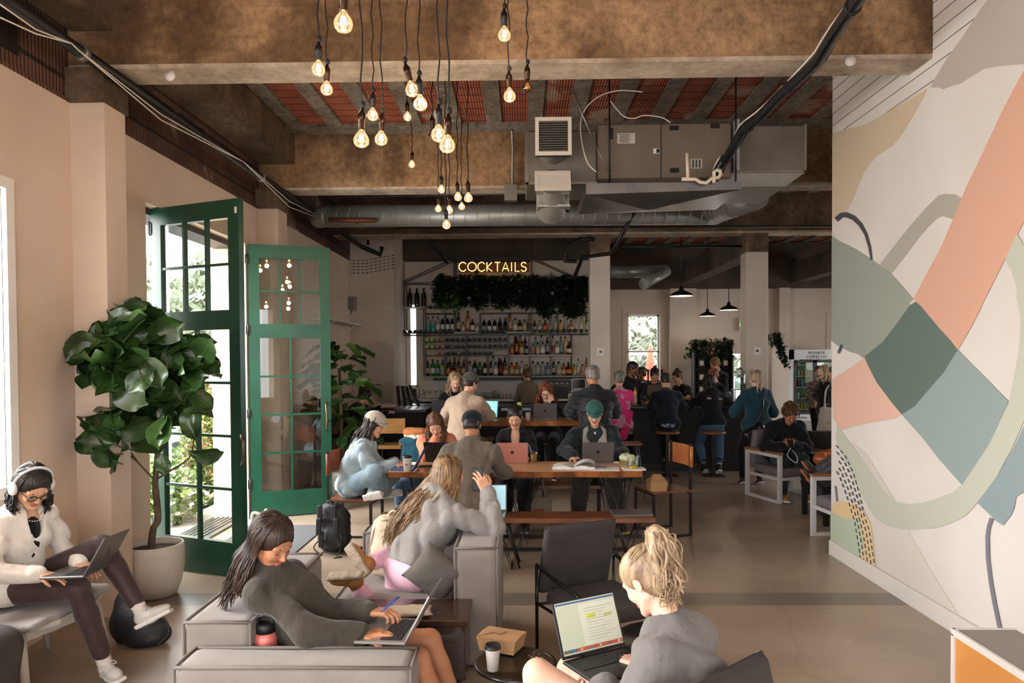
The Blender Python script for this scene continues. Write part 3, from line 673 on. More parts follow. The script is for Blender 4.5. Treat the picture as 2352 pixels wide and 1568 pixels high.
for i, (zx, zy, zw, lab) in enumerate(BULBS):
 px, py, w = 660+zx*.3444, zy*.3444, zw*.3444
 Y = FPX*.076/w
 Y = min(Y, 4.86) if zw > 63 else max(5.7, min(Y, 8.2, 1650*2.3/(825-py)))
 p = at_y(px, py, Y); off = i == 15
 e = empty('pendant_bulb', p, lab, 'light bulb', group='bare bulbs hanging on black cords'); tilt = Matrix.Rotation(R(-14), 4, 'Y') if i in (6,) else Matrix.Rotation(R(rb.uniform(-3, 3)), 4, 'Y')
 sc = Matrix.Scale((.76 if zw > 100 else .84)/.8 if False else 1.0, 4)
 b = MB().lathe(bulb_profile(), n=20).xf(tilt); b.build('glass', M_bulboff if off or i == 12 else M_bulb, e)
 f = MB()
 for k in range(4):
  a = math.pi/2*k; f.tube([(.007*math.cos(a), .007*math.sin(a), .025), (.013*math.cos(a), .013*math.sin(a), -.012)], .0022, 5)
 f.xf(tilt).build('filament', M_filoff if off or i == 12 else M_fil, e)
 so = MB().lathe([(.014, .045), (.0175, .05), (.0175, .085), (.02, .087), (.02, .12), (.012, .132), (.006, .15)], n=14).xf(tilt)
 so.build('socket', M_socket if i % 3 != 1 else M_blackm, e)
 if zw > 63: MB().ball(tilt @ Vector((.004, 0, .165)), (.014, .012, .018)).build('cord_knot', M_cord, e)
 top = 4.5-p.z; tp = tilt @ Vector((0, 0, .15)); pts = [tuple(tp)]
 for k in range(1, 12):
  t = k/12; pts.append((tp.x*(1-t)+.008*math.sin(k*1.9+i), tp.y*(1-t), tp.z+(top-tp.z)*t))
 pts.append((0, 0, top)); MB().tube(pts, .0042 if Y < 5 else .005, 6).build('cord', M_cord, e)
 if not off:
  l = bpy.data.lights.new('bulb_glow', 'POINT'); l.energy = 2.2 if Y < 5.2 else 1.0; l.color = (1, .71, .43); l.shadow_soft_size = .036
  lo = bpy.data.objects.new('bulb_glow', l); COL.objects.link(lo); lo.location = (0, 0, -.05) if False else (p.x, p.y, p.z-.075)
# round cord canopy with spider of cords behind the near beam
p = at_y(990, 235, 5.8)
e = empty('cord_canopy', (p.x, p.y, 4.5), 'black ceiling canopy where many lamp cords gather behind the near beam', 'ceiling fitting')
MB().lathe([(.09, 0), (.09, -.05), (.07, -.09), (.0, -.1)], n=20).build('canopy', M_blackm, e)
for k in range(8):
 a = k*.8; c = MB(); q = [(.05*math.cos(a), .05*math.sin(a), -.08), (.12*math.cos(a), .12*math.sin(a), -.35-.03*k), (.3*math.cos(a), .25*math.sin(a), -.38), (.36*math.cos(a), .3*math.sin(a), -.02)]
 from mathutils import geometry
 pts = geometry.interpolate_bezier(*[Vector(v) for v in (q[0], q[1], q[2], q[3])], 14); c.tube(pts, .004, 5).build('cord', M_cord, e)
# ---------------------------------------------------------------- conduits, pipes
M_pipe = mat('black_iron_pipe', '#1d1916', .45, .4); M_zinc = mat('zinc_conduit', '#8c8a84', .4, .8); M_cable = mat('white_cable', '#d8d2c8', .6)
def pipe(name, pts, r, m, label, cat='pipe', n=12, joints=(), jr=1.35):
 mb = MB(); mb.tube(pts, r, n); o = mb.build(name, m)
 for j in joints:
  a = Vector(pts[j[0]]).lerp(Vector(pts[j[0]+1]), j[1]); d = (Vector(pts[j[0]+1])-Vector(pts[j[0]])).normalized()
  MB().tube([a-d*.025, a+d*.025], r*jr, n).build('coupling', M_zinc if len(j) > 2 else m, o)
 return tag(o, label, cat)
zp = 3.79
PX = -2.84
pipe('sprinkler_pipe', [(PX, .5, zp), (PX-.0, 12.6, zp), (PX+.3, 12.75, zp-.12), (PX+.32, 12.75, zp+.02)], .04, M_pipe, 'long black iron pipe running along the left wall below the beams', joints=((0, .34, 1), (0, .48), (0, .6, 1), (0, .75)))
pp = [at_y(845, 562, 12.7), at_y(847, 545, 12.7), at_y(983, 545, 12.7), at_y(1028, 604, 12.7)]
pipe('drain_pipe', pp, .032, M_pipe, 'black pipe bending down across the wall left of the neon sign')
pp = [at_y(1466, 470, 9.4), at_y(1405, 582, 9.8), at_y(1338, 590, 10.4), at_y(1318, 640, 10.6)]
pipe('drain_pipe', pp, .03, M_pipe, 'black pipe stepping down from the drip tray past the first white column')
pp = [at_y(1362, 549, 11.95), at_y(1330, 549, 11.8), at_y(1300, 565, 11.8), at_y(1298, 600, 11.8), at_y(1325, 600, 11.8)]
pipe('drain_pipe', pp, .035, M_pipe, 'black pipe loop left of the first white column near the ceiling')
pp = [at_y(1178, 30, 4.9), at_y(1173, 300, 4.9)]
p0 = at_y(1176, 215, 8.2); p1 = at_y(1176, 450, 8.5)
pipe('conduit', [(p0.x, 8.2, 4.4), (p0.x, 8.52, 4.3), (p1.x, 8.54, p1.z+.03), (p1.x, 8.54, p1.z)], .016, M_zinc, 'thin zinc conduit dropping down the face of the second beam')
tag(MB().b2((p1.x-.09, 8.5, p1.z-.05), (p1.x+.06, 8.605, 3.86)).build('junction_box', M_zinc), 'zinc junction box at the foot of the thin conduit on the second beam', 'junction box')
a = at_y(985, 207, 5.42); b_ = at_y(1215, 203, 5.42)
pipe('conduit', [(a.x, 5.315, 3.95), (b_.x, 5.315, 3.95)], .02, M_zinc, 'thin horizontal conduit fixed behind the lower edge of the near beam')
for k, off in enumerate((0, .05)):
 segs = []
 for (u, v) in (((0, 40-30*k), (165, 100)), ((180, 115), (560, 372)), ((560, 372), (770, 515))):
  n_ = 12
  for j in range(n_+1):
   t = j/n_; x = u[0]+(v[0]-u[0])*t; y = u[1]+(v[1]-u[1])*t+(.5-abs(t-.5))*(38+26*k)*(1 if u[0] > 100 else .4)
   q = at_x(x, y, PX+.05); segs.append((q.x, q.y, q.z))
 pipe('cable', segs, .005, M_cable, ['white cable sagging in long loops under the black wall pipe, upper of two', 'white cable sagging in long loops under the black wall pipe, lower of two'][k], 'cable', 5)
# black insulated cable bundle
pts = [(1.75, 3.0, 3.86), (1.86, 4.0, 3.80), (1.95, 4.8, 3.77), (1.92, 5.6, 3.75), (1.84, 6.1, 3.70), (1.78, 6.4, 3.55), (1.72, 6.5, 3.45)]
cc = [Vector(p) for p in pts]; fine = []
for i in range(len(cc)-1):
 for j in range(5): fine.append(cc[i].lerp(cc[i+1], j/5)+Vector((0, 0, .008*math.sin(i*5+j))))
fine.append(cc[-1]); o = MB().tube(fine, .04, 10).build('cable_bundle', mat('black_insulation', '#16181c', .35, bump=.5, bscale=30)); tag(o, 'thick black insulated cable bundle running diagonally below the beams to the air unit', 'cable')
for k in range(3):
 off = Vector((.045*math.cos(k*2), .01, .045*math.sin(k*2))); MB().tube([f+off*(1+.2*math.sin(i*.7+k)) for i, f in enumerate(fine)], .007, 5).build('strapped_cable', M_cable if k == 1 else M_cord, o)
for k in (6, 13, 19, 25): MB().tube([fine[k]-Vector((0, .012, 0)), fine[k]+Vector((0, .012, 0))], .05, 10).build('tie', M_cord, o)
# ---------------------------------------------------------------- air handler, ducts
M_unit = mat('grey_brown_unit_metal', '#6f6255', .5, .3, col2='#7a6c5e', nscale=2); M_duct = mat('brushed_duct_steel', '#8d8c86', .42, .55, col2='#a09f9a', nscale=5)
M_duct2 = mat('foil_duct_board', '#6d675d', .55, .5, col2='#7a7369', nscale=4, bump=.2)
uy0, uy1 = 6.7, 7.5
A = at_y(1372, 285, uy0); B = at_y(1680, 408, uy0)
e = empty('air_handler', ((A.x+B.x)/2, (uy0+uy1)/2, B.z), 'grey brown air handling unit hung under the ceiling between the ducts', 'air conditioner')
def up(mb, nm, m, par=None): return rebase(mb.build(nm, m), par or e)
up(MB().b2((A.x, uy0, B.z), (B.x, uy1, A.z), 0, .01), 'casing', M_unit)
xm = at_y(1518, 340, uy0).x
up(MB().b2((xm-.004, uy0-.006, B.z+.01), (xm+.004, uy0, A.z-.01)), 'panel_seam', M_black)
for (x, y) in ((1548, 294), (1642, 290), (1549, 391)):
 c = at_y(x, y, uy0); up(MB().box((c.x, uy0-.004, c.z), (.085, .012, .042), 0, None, .012), 'latch_recess', M_black)
c = at_y(1404, 307, uy0); up(MB().box((c.x, uy0-.004, c.z), (.035, .01, .105), 0, None, .01), 'badge', mat('navy_badge', '#1b2433', .4))
c = at_y(1438, 318, uy0); o = up(MB().box((c.x, uy0-.003, c.z), (.165, .006, .095)), 'rating_label', mat('paper_label', '#b9b2a6', .7))
for k in range(6): rebase(MB().box((c.x-.02+.01*(k % 2), uy0-.0068, c.z+.035-.014*k), (.1-.01*(k % 3), .001, .005)).build('label_lines', M_black), e)
c = at_y(1599, 376, uy0); up(MB().box((c.x, uy0-.003, c.z), (.11, .006, .09)), 'spec_label', mat('paper_label2', '#a49c90', .7))
for k in range(3): up(MB().box((c.x-.03+.03*k, uy0-.007, c.z), (.012, .001, .07)), 'label_lines', M_black)
c = at_y(1508, 347, uy0); up(MB().box((c.x, uy0-.003, c.z), (.06, .006, .045)).box((c.x+.012, uy0-.007, c.z), (.03, .003, .035), 1), 'switch_label', [M_white, M_black])
for x in (1400, 1690):
 c = at_y(x, 300, uy0-.05); up(MB().tube([(c.x, uy0-.05, 4.5), (c.x, uy0-.05, B.z-.12)], .008, 6), 'hanging_rod', M_blackm)
# foil duct on the left with two square grilles
l0 = at_y(1206, 300, 6.75); l1 = at_y(1372, 422, 6.75)
o = MB().b2((l0.x, 6.75, l1.z), (l1.x, 7.45, l0.z), 0, .015).build('supply_duct', M_duct2); tag(o, 'boxy foil faced duct on the left of the air handling unit', 'duct')
for k, (x, y, s_) in enumerate(((1206, 300, 1),)):
 MB().b2((l0.x-.004, 6.745, l1.z), (l0.x+.03, 6.75, l0.z)).b2((l0.x, 6.745, l1.z), (l1.x, 6.75, l1.z+.02)).build('foil_tape', mat('foil_tape', '#9a958c', .3, .8), o)
def grille(x0, y0, x1, y1, Y, lab, tilt, closed):
 a = at_y(x0, y0, Y); b = at_y(x1, y1, Y); w = b.x-a.x; h = a.z-b.z; c = (a+b)/2
 e = empty('air_grille', c, lab, 'vent', group='square air grilles on round collars'); M = Matrix.Rotation(R(tilt), 4, 'X'); t = w*.1
 fr = MB().b2((-w/2, -.012, -h/2), (w/2, .01, -h/2+t)).b2((-w/2, -.012, h/2-t), (w/2, .01, h/2)).b2((-w/2, -.012, -h/2+t), (-w/2+t, .01, h/2-t)).b2((w/2-t, -.012, -h/2+t), (w/2, .01, h/2-t))
 fr.xf(M).build('frame', mat('cream_grille', '#cfc6b8', .5), e); n = 13 if not closed else 18; ms = MATS['cream_grille'] if closed else mat('grille_louver', '#6f675c', .5)
 for k in range(n):
  z = -h/2+t+(h-2*t)*(k+.5)/n; MB().box((0, .0, z), (w-2*t, .014, .005 if not closed else .007), 0).xf(M).build('louver', ms, e)
 MB().lathe([(w*.44, 0), (w*.44, .42)], n=24, M=(M @ Matrix.Rotation(R(-90), 4, 'X')).to_3x3(), c=(0, .02, 0), cap=False).build('collar', M_duct, e)
 MB().b2((-w*.47, .03, -h*.5), (w*.47, .06, h*.47)).xf(M).build('backing', M_black if not closed else M_duct, e)
grille(1229, 270, 1313, 356, 6.35, 'upper square air grille with open dark louvers', 0, False)
grille(1228, 388, 1311, 442, 6.4, 'lower square air grille with pale closed louvers', -28, True)
a = at_y(1229, 356, 6.5); b_ = at_y(1310, 474, 6.5)
o = MB().b2((a.x+.02, 6.5, b_.z), (b_.x-.0, 6.75, b_.z+.02)).b2((a.x+.02, 6.66, b_.z), (b_.x, 6.75, b_.z+.35)).build('grille_box', M_duct); tag(o, 'open sheet metal box hanging below the two square grilles', 'duct box')
MB().tube([((a.x+b_.x)/2, 6.62, b_.z+.02), ((a.x+b_.x)/2, 6.62, b_.z+.16)], .13, 24).build('collar', M_duct, o)
# plenum on the right
a = at_y(1692, 288, 6.75); b_ = at_y(1851, 395, 6.75); a2 = at_y(1725, 428, 6.75)
o = MB().b2((a.x, 6.75, b_.z), (b_.x, 7.5, a.z), 0, .012).build('plenum', M_duct2); tag(o, 'large sheet metal plenum box with sloping underside right of the air unit', 'duct')
zz = a2.z; m = MB(); m.prism([(a.x-.12, b_.z-.0), (b_.x, b_.z), (b_.x-.18, zz), (a.x-.2, zz)], 6.76, 7.5, 'y'); m.build('tapered_base', M_duct, o)
MB().b2((a.x-.01, 6.742, b_.z), (b_.x, 6.75, b_.z+.015)).b2((b_.x-.02, 6.742, b_.z), (b_.x+.004, 6.75, a.z)).build('foil_tape', MATS['foil_tape'], o)
MB().b2((a.x-.035, 6.66, b_.z), (a.x, 6.8, a.z+.03)).build('collar_strip', mat('foil_blue_strip', '#9b9aa0', .5), o)
# triangular drip tray
p = [at_y(*q, 6.3) for q in ((1338, 424), (1355, 424), (1700, 428), (1700, 442), (1600, 452), (1490, 482), (1375, 455), (1338, 455))]
a = at_y(1345, 424, 6.3); b_ = at_y(1700, 442, 6.3); ap = at_y(1490, 480, 6.55)
m = MB(); zt = a.z; zb = zt-.065
v = [(a.x, 6.25, zt), (b_.x, 6.25, zt), (b_.x, 7.1, zt), (a.x, 7.1, zt), (a.x, 6.25, zb-.03), (b_.x, 6.25, zb), (b_.x, 7.1, zb), (a.x, 7.1, zb-.03), (ap.x, 6.6, ap.z)]
m.add(v, [(0, 1, 5, 4), (1, 2, 6, 5), (2, 3, 7, 6), (3, 0, 4, 7), (4, 5, 8), (5, 6, 8), (6, 7, 8), (7, 4, 8), (0, 3, 2, 1)])
tag(m.build('drip_tray', M_steel), 'folded sheet steel drip tray coming to a point beneath the air unit', 'drip tray')
# white condensate trap
pts = [at_y(1578, 352, 6.2), at_y(1580, 408, 6.2)]; m = MB().tube(pts, .014, 10); q = [(1566, 411), (1597, 411), (1608, 418), (1622, 420), (1634, 410), (1650, 408), (1655, 400), (1654, 392), (1646, 391), (1640, 394), (1640, 420)]
m.tube([at_y(x, y, 6.2) for x, y in q], .016, 10); tag(m.build('condensate_pipe', mat('cream_pvc', '#c9b8a2', .5)), 'cream plastic condensate pipe with u bend in front of the air unit', 'pipe')
catmull_ = lambda q: [q[0], q[0].lerp(q[1], .5), q[1], q[1].lerp(q[2], .5), q[2], q[3]]
# spiral duct across the room
def spiral(name, pts, r, lab, Yn=1, pitch=.155, m=M_duct, tw=1.0):
 mb = MB(); mb.tube(pts, r, 28); o = mb.build(name, m); tag(o, lab, 'duct')
 sm = MB()
 for a_, b2_ in zip(pts, pts[1:]):
  a_ = Vector(a_); b2_ = Vector(b2_); L_ = (b2_-a_).length; x, y, d = frame(b2_-a_); n = int(L_/pitch*16)
  sm.tube([a_+d*(L_*i/n)+(x*math.cos(i*math.pi/8)+y*math.sin(i*math.pi/8))*(r-.001) for i in range(n+1)], .006, 5)
 sm.build('spiral_seam', m, o); return o
a = at_y(752, 497, 9.6); b_ = at_y(1640, 503, 9.6); b_.z = a.z-.01; c = at_y(1745, 440, 8.3)
spiral('spiral_duct', [a, b_], .145, 'long round spiral steel duct running across below the second beam')
spiral('spiral_duct', [(b_.x-.03, 9.6, b_.z), at_y(1738, 450, 8.2)], .15, 'short spiral duct angling up from the long duct to the plenum')
o = MB().ball(b_, .15, n=24).build('duct_elbow', M_duct); tag(o, 'round steel elbow joining the long duct to the angled duct', 'duct')
o = MB().tube(catmull_([at_y(760, 497, 9.6), at_y(744, 497, 9.66), at_y(735, 499, 9.85), at_y(733, 500, 10.2)]), .143, 20).build('duct_elbow', M_duct); tag(o, 'steel elbow turning back at the left end of the long duct', 'duct')
pipe('copper_pipe', [at_y(755, 505, 9.44), at_y(864, 506, 9.44)], .03, mat('rusty_copper', '#7a4a33', .5, .5), 'short rusty horizontal pipe in front of the left end of the long duct', joints=((0, .6),))
a = at_y(1402, 625, 13.2); b_ = at_y(1530, 622, 13.2)
spiral('spiral_duct', [a, b_], .11, 'small spiral duct high up between the two white columns', m=M_duct); spiral('spiral_duct', [b_, at_y(1478, 652, 12.6)], .1, 'end of the small duct turning down toward the room', m=M_duct)
pipe('conduit', [at_y(730, 453, 8.95), at_y(1925, 433, 8.95)], .014, M_blackm, 'thin conduit along the back of the second beam')
pipe('conduit', [at_y(900, 522, 11.9), at_y(1925, 520, 11.9)], .016, M_blackm, 'thin black rail crossing the room below the long duct')
pipe('conduit', [at_y(1400, 567, 12.2), at_y(1715, 565, 12.2)], .022, M_blackm, 'thin black pipe between the tops of the two white columns')
# loose pale cables around the unit
def bez(pts2, Y, n=10):
 ps = [at_y(x, y, Y) for x, y in pts2]; out = []
 for i in range(len(ps)-1):
  p0 = ps[max(i-1, 0)]; p1 = ps[i]; p2 = ps[i+1]; p3 = ps[min(i+2, len(ps)-1)]
  for j in range(n):
   t = j/n; out.append(.5*((2*p1)+(p2-p0)*t+(2*p0-5*p1+4*p2-p3)*t*t+(3*p1-p0-3*p2+p3)*t**3))
 out.append(ps[-1]); return out
pipe('cable', bez([(1476, 211), (1420, 208), (1370, 225), (1338, 262), (1334, 310), (1348, 370), (1370, 395)], 6.5), .006, M_cable, 'pale loose cable looping down left of the air unit', 'cable', 5)
pipe('cable', bez([(1402, 232), (1430, 265), (1455, 272), (1480, 265), (1520, 270), (1540, 282)], 6.5), .005, M_cable, 'pale loose cable sagging above the air unit', 'cable', 5)
pipe('turnbuckle', [at_y(1316, 210, 6.4), at_y(1360, 318, 6.45)], .011, M_zinc, 'slanting steel turnbuckle rod above the left of the air unit', 'steel rod', 6)
pipe('turnbuckle', [at_y(1360, 318, 6.45), at_y(1400, 400, 6.5)], .004, M_zinc, 'thin wire running on from the slanting turnbuckle', 'wire', 5)
# two round white discs on the beam face
for (x, y) in ((391, 174), (1952, 140)):
 c = at_y(x, y, 4.99); o = MB().lathe([(.035, 0), (.038, .01), (.0, .016)], n=20, M=Matrix.Rotation(R(90), 3, 'X')).build('smoke_detector', M_white); o.location = c
 tag(o, 'small white round sensor on the %s end of the near beam' % ('left' if x < 900 else 'right'), 'sensor')
# black enamel pendants over the bar
def shade(px, py, w, Y, lab):
 c = at_y(px, py, Y); r = w/FPX*Y/2; e = empty('pendant_lamp', c, lab, 'pendant lamp', group='black dome pendant lamps')
 MB().lathe([(r, 0), (r*1.01, .01), (r*.93, r*.16), (r*.7, r*.32), (r*.35, r*.46), (r*.2, r*.55), (r*.17, r*.8), (.02, r*.9)], n=28, cap=False).build('shade', M_black, e)
 MB().lathe([(r*.985, .004), (r*.9, r*.14), (r*.66, r*.29), (r*.3, r*.42), (.0, r*.44)], n=28, cap=False).build('shade_lining', mat('warm_white_enamel', '#e8d9c4', .5, emit='#ffd7b0', estr=.5), e)
 MB().tube([(0, 0, r*.85), (0, 0, 4.5-c.z)], .008, 6).build('rod', M_blackm, e); MB().ball((0, 0, r*.2), r*.17).build('bulb', M_fil if False else mat('frosted_bulb', '#fff0d8', emit='#ffe2b8', estr=4), e)
 l = bpy.data.lights.new('lamp_glow', 'POINT'); l.energy = 5; l.color = (1, .8, .6); l.shadow_soft_size = .04; lo = bpy.data.objects.new('lamp_glow', l); COL.objects.link(lo); lo.location = c-Vector((0, 0, .03))
shade(1565, 680, 53, 13.0, 'black dome pendant lamp nearest and highest over the bar')
shade(1625, 726, 38, 16.0, 'small black dome pendant lamp hanging lowest, left of the square column')
shade(1674, 712, 43, 15.0, 'black dome pendant lamp right next to the square column')
# ---------------------------------------------------------------- the bar counter
M_bartop = mat('dark_bar_top', '#2a2724', .35, col2='#35302c', nscale=3); M_wood = mat('live_edge_wood', '#a5734a', .45, col2='#7a4a2a', nscale=2.2, stretch=(1.5, 14, 8), ndetail=6, coat=.2)
M_woodt = mat('table_wood', '#cfa279', .5, col2='#b38458', nscale=2, stretch=(1.2, 14, 8), ndetail=6, coat=.25); M_wedge = mat('bark_edge_wood', '#9a5c2c', .5, col2='#5e3418', nscale=8)
bx1 = at_y(1718, 940, 11.45).x
e = empty('bar_counter', (1, 11.7, 0), 'long black bar counter with dark top, fronted by stools', 'bar counter')
rebase(MB().b2((at_y(1318, 940, 11.45).x, 11.48, 0), (bx1-.02, 11.86, 1.0)).build('body', M_blackp), e)
rebase(MB().b2((at_y(1300, 940, 11.45).x, 11.42, 1.0), (bx1, 11.9, 1.05), 0, .01).build('counter_top', M_bartop), e)
rebase(MB().b2((at_y(1322, 940, 11.45).x, 11.465, .0), (bx1-.03, 11.48, .12)).build('plinth', M_black), e)
for k in range(4):
 c = at_y(1475+k*70, 950, 11.45); m = MB().tube([(c.x, 11.46, .93), (c.x, 11.43, .9), (c.x, 11.44, .88)], .008, 5); rebase(m.build('bag_hook', M_zinc), e)
e = empty('bar_counter', (-.8, 12.3, 0), 'black service counter behind the high wooden table', 'bar counter')
rebase(MB().b2((-2.0, 12.2, 0), (.9, 12.6, 1.0)).build('body', M_blackp), e)
rebase(MB().b2((-2.0, 12.15, 1.0), (.9, 12.65, 1.03)).build('counter_top', M_bartop), e)
rebase(MB().b2((-.4, 12.14, .93), (.9, 12.2, .98)).build('steel_rail', M_steel), e)
# back counter with white worktop
e = empty('back_counter', (-.5, 13.95, 0), 'white topped back counter under the bottle shelves', 'counter')
rebase(MB().b2((-2.1, 13.7, 0), (1.25, 14.29, 1.0)).build('cabinet', M_blackp), e)
rebase(MB().b2((-2.1, 13.66, 1.0), (1.25, 14.29, 1.045), 0, .008).build('worktop', M_white), e)
rebase(MB().b2((-2.1, 14.27, 1.045), (1.25, 14.295, 1.38)).build('backsplash', mat('backsplash', '#c9c4bb', .5)), e)
# ---------------------------------------------------------------- steel bottle shelving (front plane Y=SY)
SY = 13.95; SB = 14.25
def sx_(x): return at_y(x, 700, SY).x
def sz_(y): return at_y(1140, y, SY).z
cz = lambda y: sz_(500+.2933*y); cx = lambda x: sx_(760+.2933*x)
e = empty('bottle_shelf', (cx(1290), SY, cz(1245)), 'black steel framework of bottle shelves with gabled top on the bar back wall', 'shelf')
BARS = []; t = .018
def hbar(x0, x1, y, dep=True):
 m = MB(); a, b = cx(x0), cx(x1); z = cz(y)
 for yy in (SY, SB): rebase(MB().box(((a+b)/2, yy, z), (b-a, t, t)).build('rail', M_blackm), e)
def vbar(x, y0, y1):
 z0, z1 = cz(y1), cz(y0)
 for yy in (SY, SB): rebase(MB().box((cx(x), yy, (z0+z1)/2), (t, t, z1-z0)).build('upright', M_blackm), e)
for a in ((555, 960, 505), (555, 960, 695), (725, 960, 745), (555, 960, 897), (555, 2025, 915), (725, 1385, 968), (725, 1385, 1022), (725, 1885, 1077), (725, 2025, 1243), (1170, 1360, 702), (1785, 1970, 702), (970, 1565, 893), (970, 1565, 328), (970, 1565, 312), (1165, 2025, 745)): hbar(*a)
for a in ((553, 500, 905), (575, 505, 905), (725, 580, 1245), (890, 745, 915), (965, 100, 905), (1055, 915, 1245), (1165, 745, 915), (1222, 1077, 1245), (1388, 745, 1245), (1552, 745, 1245), (1720, 745, 1245), (1775, 745, 915), (1885, 915, 1245), (1572, 90, 915), (890, 1077, 1245), (975, 100, 480)): vbar(*a)
for (x0, y0, x1, y1) in ((553, 500, 970, 312), (575, 505, 985, 330), (1572, 312, 1990, 505), (1580, 328, 1960, 505)):
 rebase(MB().beam((cx(x0), SY, cz(y0)), (cx(x1), SY, cz(y1)), t, t).build('gable_bar', M_blackm), e)
def board(x0, x1, y, m=None):
 rebase(MB().b2((cx(x0), SY-.01, cz(y)-.012), (cx(x1), SB+.01, cz(y)+.006)).build('shelf_board', m or mat('pale_shelf_board', '#a7a29a', .4)), e)
for a in ((560, 750, 695), (1170, 1360, 702), (1783, 1972, 702), (965, 1155, 897), (1372, 1563, 897), (725, 2025, 1243), (1392, 1885, 1077), (770, 955, 510), (1372, 1565, 508)): board(*a)
rebase(MB().b2((cx(800), SY-.03, cz(1268)), (cx(2025), SY+.1, cz(1250))).build('light_rail', M_black), e)
# ---------------------------------------------------------------- bottles
BG = {'green': mat('green_bottle_glass', '#1f8a3c', .08, trans=.3), 'dark': mat('dark_bottle_glass', '#10120f', .1), 'clear': mat('clear_bottle_glass', '#a8aba3', .1, alpha=.75), 'amber': mat('amber_bottle_glass', '#a5622a', .12),
      'brown': mat('brown_bottle_glass', '#3d2214', .12), 'red': mat('red_bottle_glass', '#8e2a1c', .12), 'lime': mat('lime_bottle_glass', '#7fc02f', .1), 'yellow': mat('yellow_bottle_glass', '#c79a3a', .12), 'blue': mat('blue_grey_bottle_glass', '#5e7180', .12), 'rose': mat('rose_bottle_glass', '#a3553a', .15)}
LB = {'white': mat('white_bottle_label', '#d6d1c6', .7), 'cream': mat('cream_bottle_label', '#b8a687', .7), 'black': mat('black_bottle_label', '#22201e', .7), 'teal': mat('teal_bottle_label', '#2b9aa0', .7), 'orange': mat('orange_bottle_label', '#c4743a', .7), 'red': mat('red_bottle_label', '#9a3028', .7), 'grey': mat('grey_bottle_label', '#8c96a0', .7)}
M_capm = mat('dark_bottle_cap', '#1c1814', .5)
PROF = {'tall': [(.036, 0), (.038, .01), (.038, .19), (.03, .215), (.014, .235), (.0135, .29)], 'round': [(.045, 0), (.05, .02), (.052, .1), (.04, .15), (.016, .175), (.0155, .225)],
  'square': [(.042, 0), (.043, .15), (.036, .17), (.016, .18), (.0155, .23)], 'slim': [(.028, 0), (.029, .2), (.024, .23), (.012, .25), (.0115, .31)]}
PB = {}; ln = {'tall': (.05, .14), 'round': (.03, .1), 'square': (.03, .12), 'slim': (.05, .15)}
def bottle(kind, glass, lab, loc, label, group, lying=False, scale=1.0):
 key = (kind, glass, lab, lying)
 if key not in PB:
  pr = PROF[kind]; o = bpy.data.objects.new('bottle', None); M = Matrix.Rotation(R(90), 4, 'X') if lying else Matrix.Identity(4)
  o = MB().lathe(pr, n=14).xf(M).build('bottle', BG[glass]); rr = max(r for r, z in pr[:3])+.0012; z0, z1 = ln[kind]
  MB().lathe([(rr, z0), (rr, z1)], n=14, cap=False).xf(M).build('bottle_label', LB[lab], o)
  top = pr[-1]; MB().lathe([(top[0]+.002, top[1]-.03), (top[0]+.002, top[1]+.008)], n=10).xf(M).build('cap', M_capm if glass not in ('dark',) else LB[lab], o)
  PB[key] = o; o.location = loc; o.scale = (scale,)*3; tag(o, label, 'bottle', group); return o
 return copy_tree(PB[key], loc, None, label, group, scale=scale)
CN = {'green': 'green', 'dark': 'nearly black', 'clear': 'clear', 'amber': 'amber', 'brown': 'brown', 'red': 'red', 'lime': 'lime green', 'yellow': 'yellow', 'blue': 'blue grey', 'rose': 'rose coloured'}
def row(x0, x1, y, spec, where, group, lying=False, depth=.1, scale=1.0):
 n = len(spec); z = cz(y)+.008
 for i, sp_ in enumerate(spec):
  k, g, l = sp_[:3]; x = cx(x0+(x1-x0)*(i+.5)/n); s_ = (sp_[3] if len(sp_) > 3 else 1.0)*scale
  lab = f'{CN[g]} bottle, {ordn(i, n)} {where}'
  if lying: bottle(k, g, l, (x, SB-.02, z+.045), f'{CN[g]} wine bottle lying neck out, {ordn(i, n)} {where}', group, True, s_)
  else: bottle(k, g, l, (x, SY+depth, z), lab, group, False, s_)
# lying bottles point their base at the room: turn the neck to the wall
T_, Q_, S_, L_ = 'round', 'square', 'slim', 'tall'
def lyrow(x0, x1, y, cols, where, group):
 n = len(cols)
 for i, g in enumerate(cols):
  key = ('lie', g)
  x = cx(x0+(x1-x0)*(i+.5)/n); z = cz(y)+.045; lab = f'{CN[g]} wine bottle lying flat, {ordn(i, n)} {where}'
  if key not in PB:
   M = Matrix.Rotation(R(-90), 4, 'X'); o = MB().lathe([(.0, .012), (.02, .006), (.036, 0)]+PROF['tall'][1:], n=14).xf(M).build('bottle', BG[g]); MB().lathe([(.0, .004), (.016, .002), (.017, .008)], n=10).xf(M).build('punt', LB['white'] if g not in ('dark',) else M_capm, o)
   PB[key] = o; o.location = (x, SY-.02, z); tag(o, lab, 'bottle', group)
  else: copy_tree(PB[key], (x, SY-.02, z), None, lab, group)
lyrow(730, 1052, 968, ['lime', 'lime', 'rose', 'rose', 'dark', 'dark', 'dark', 'dark'], 'in upper rack, left half', 'wine bottles lying in the racks')
lyrow(1062, 1385, 968, ['dark']*8, 'in upper rack, right half', 'wine bottles lying in the racks')
lyrow(730, 1052, 1022, ['lime', 'lime', 'rose', 'rose', 'dark', 'brown', 'dark', 'dark'], 'in middle rack, left half', 'wine bottles lying in the racks')
lyrow(1062, 1385, 1022, ['dark']*8, 'in middle rack, right half', 'wine bottles lying in the racks')
lyrow(810, 1270, 1077, ['rose', 'rose', 'dark', 'dark', 'brown', 'dark', 'dark', 'dark', 'dark', 'dark', 'dark'], 'in the lowest wine rack', 'wine bottles lying in the racks')
lyrow(555, 965, 905, ['dark']*10, 'on the projecting left rail', 'wine bottles lying in the racks')
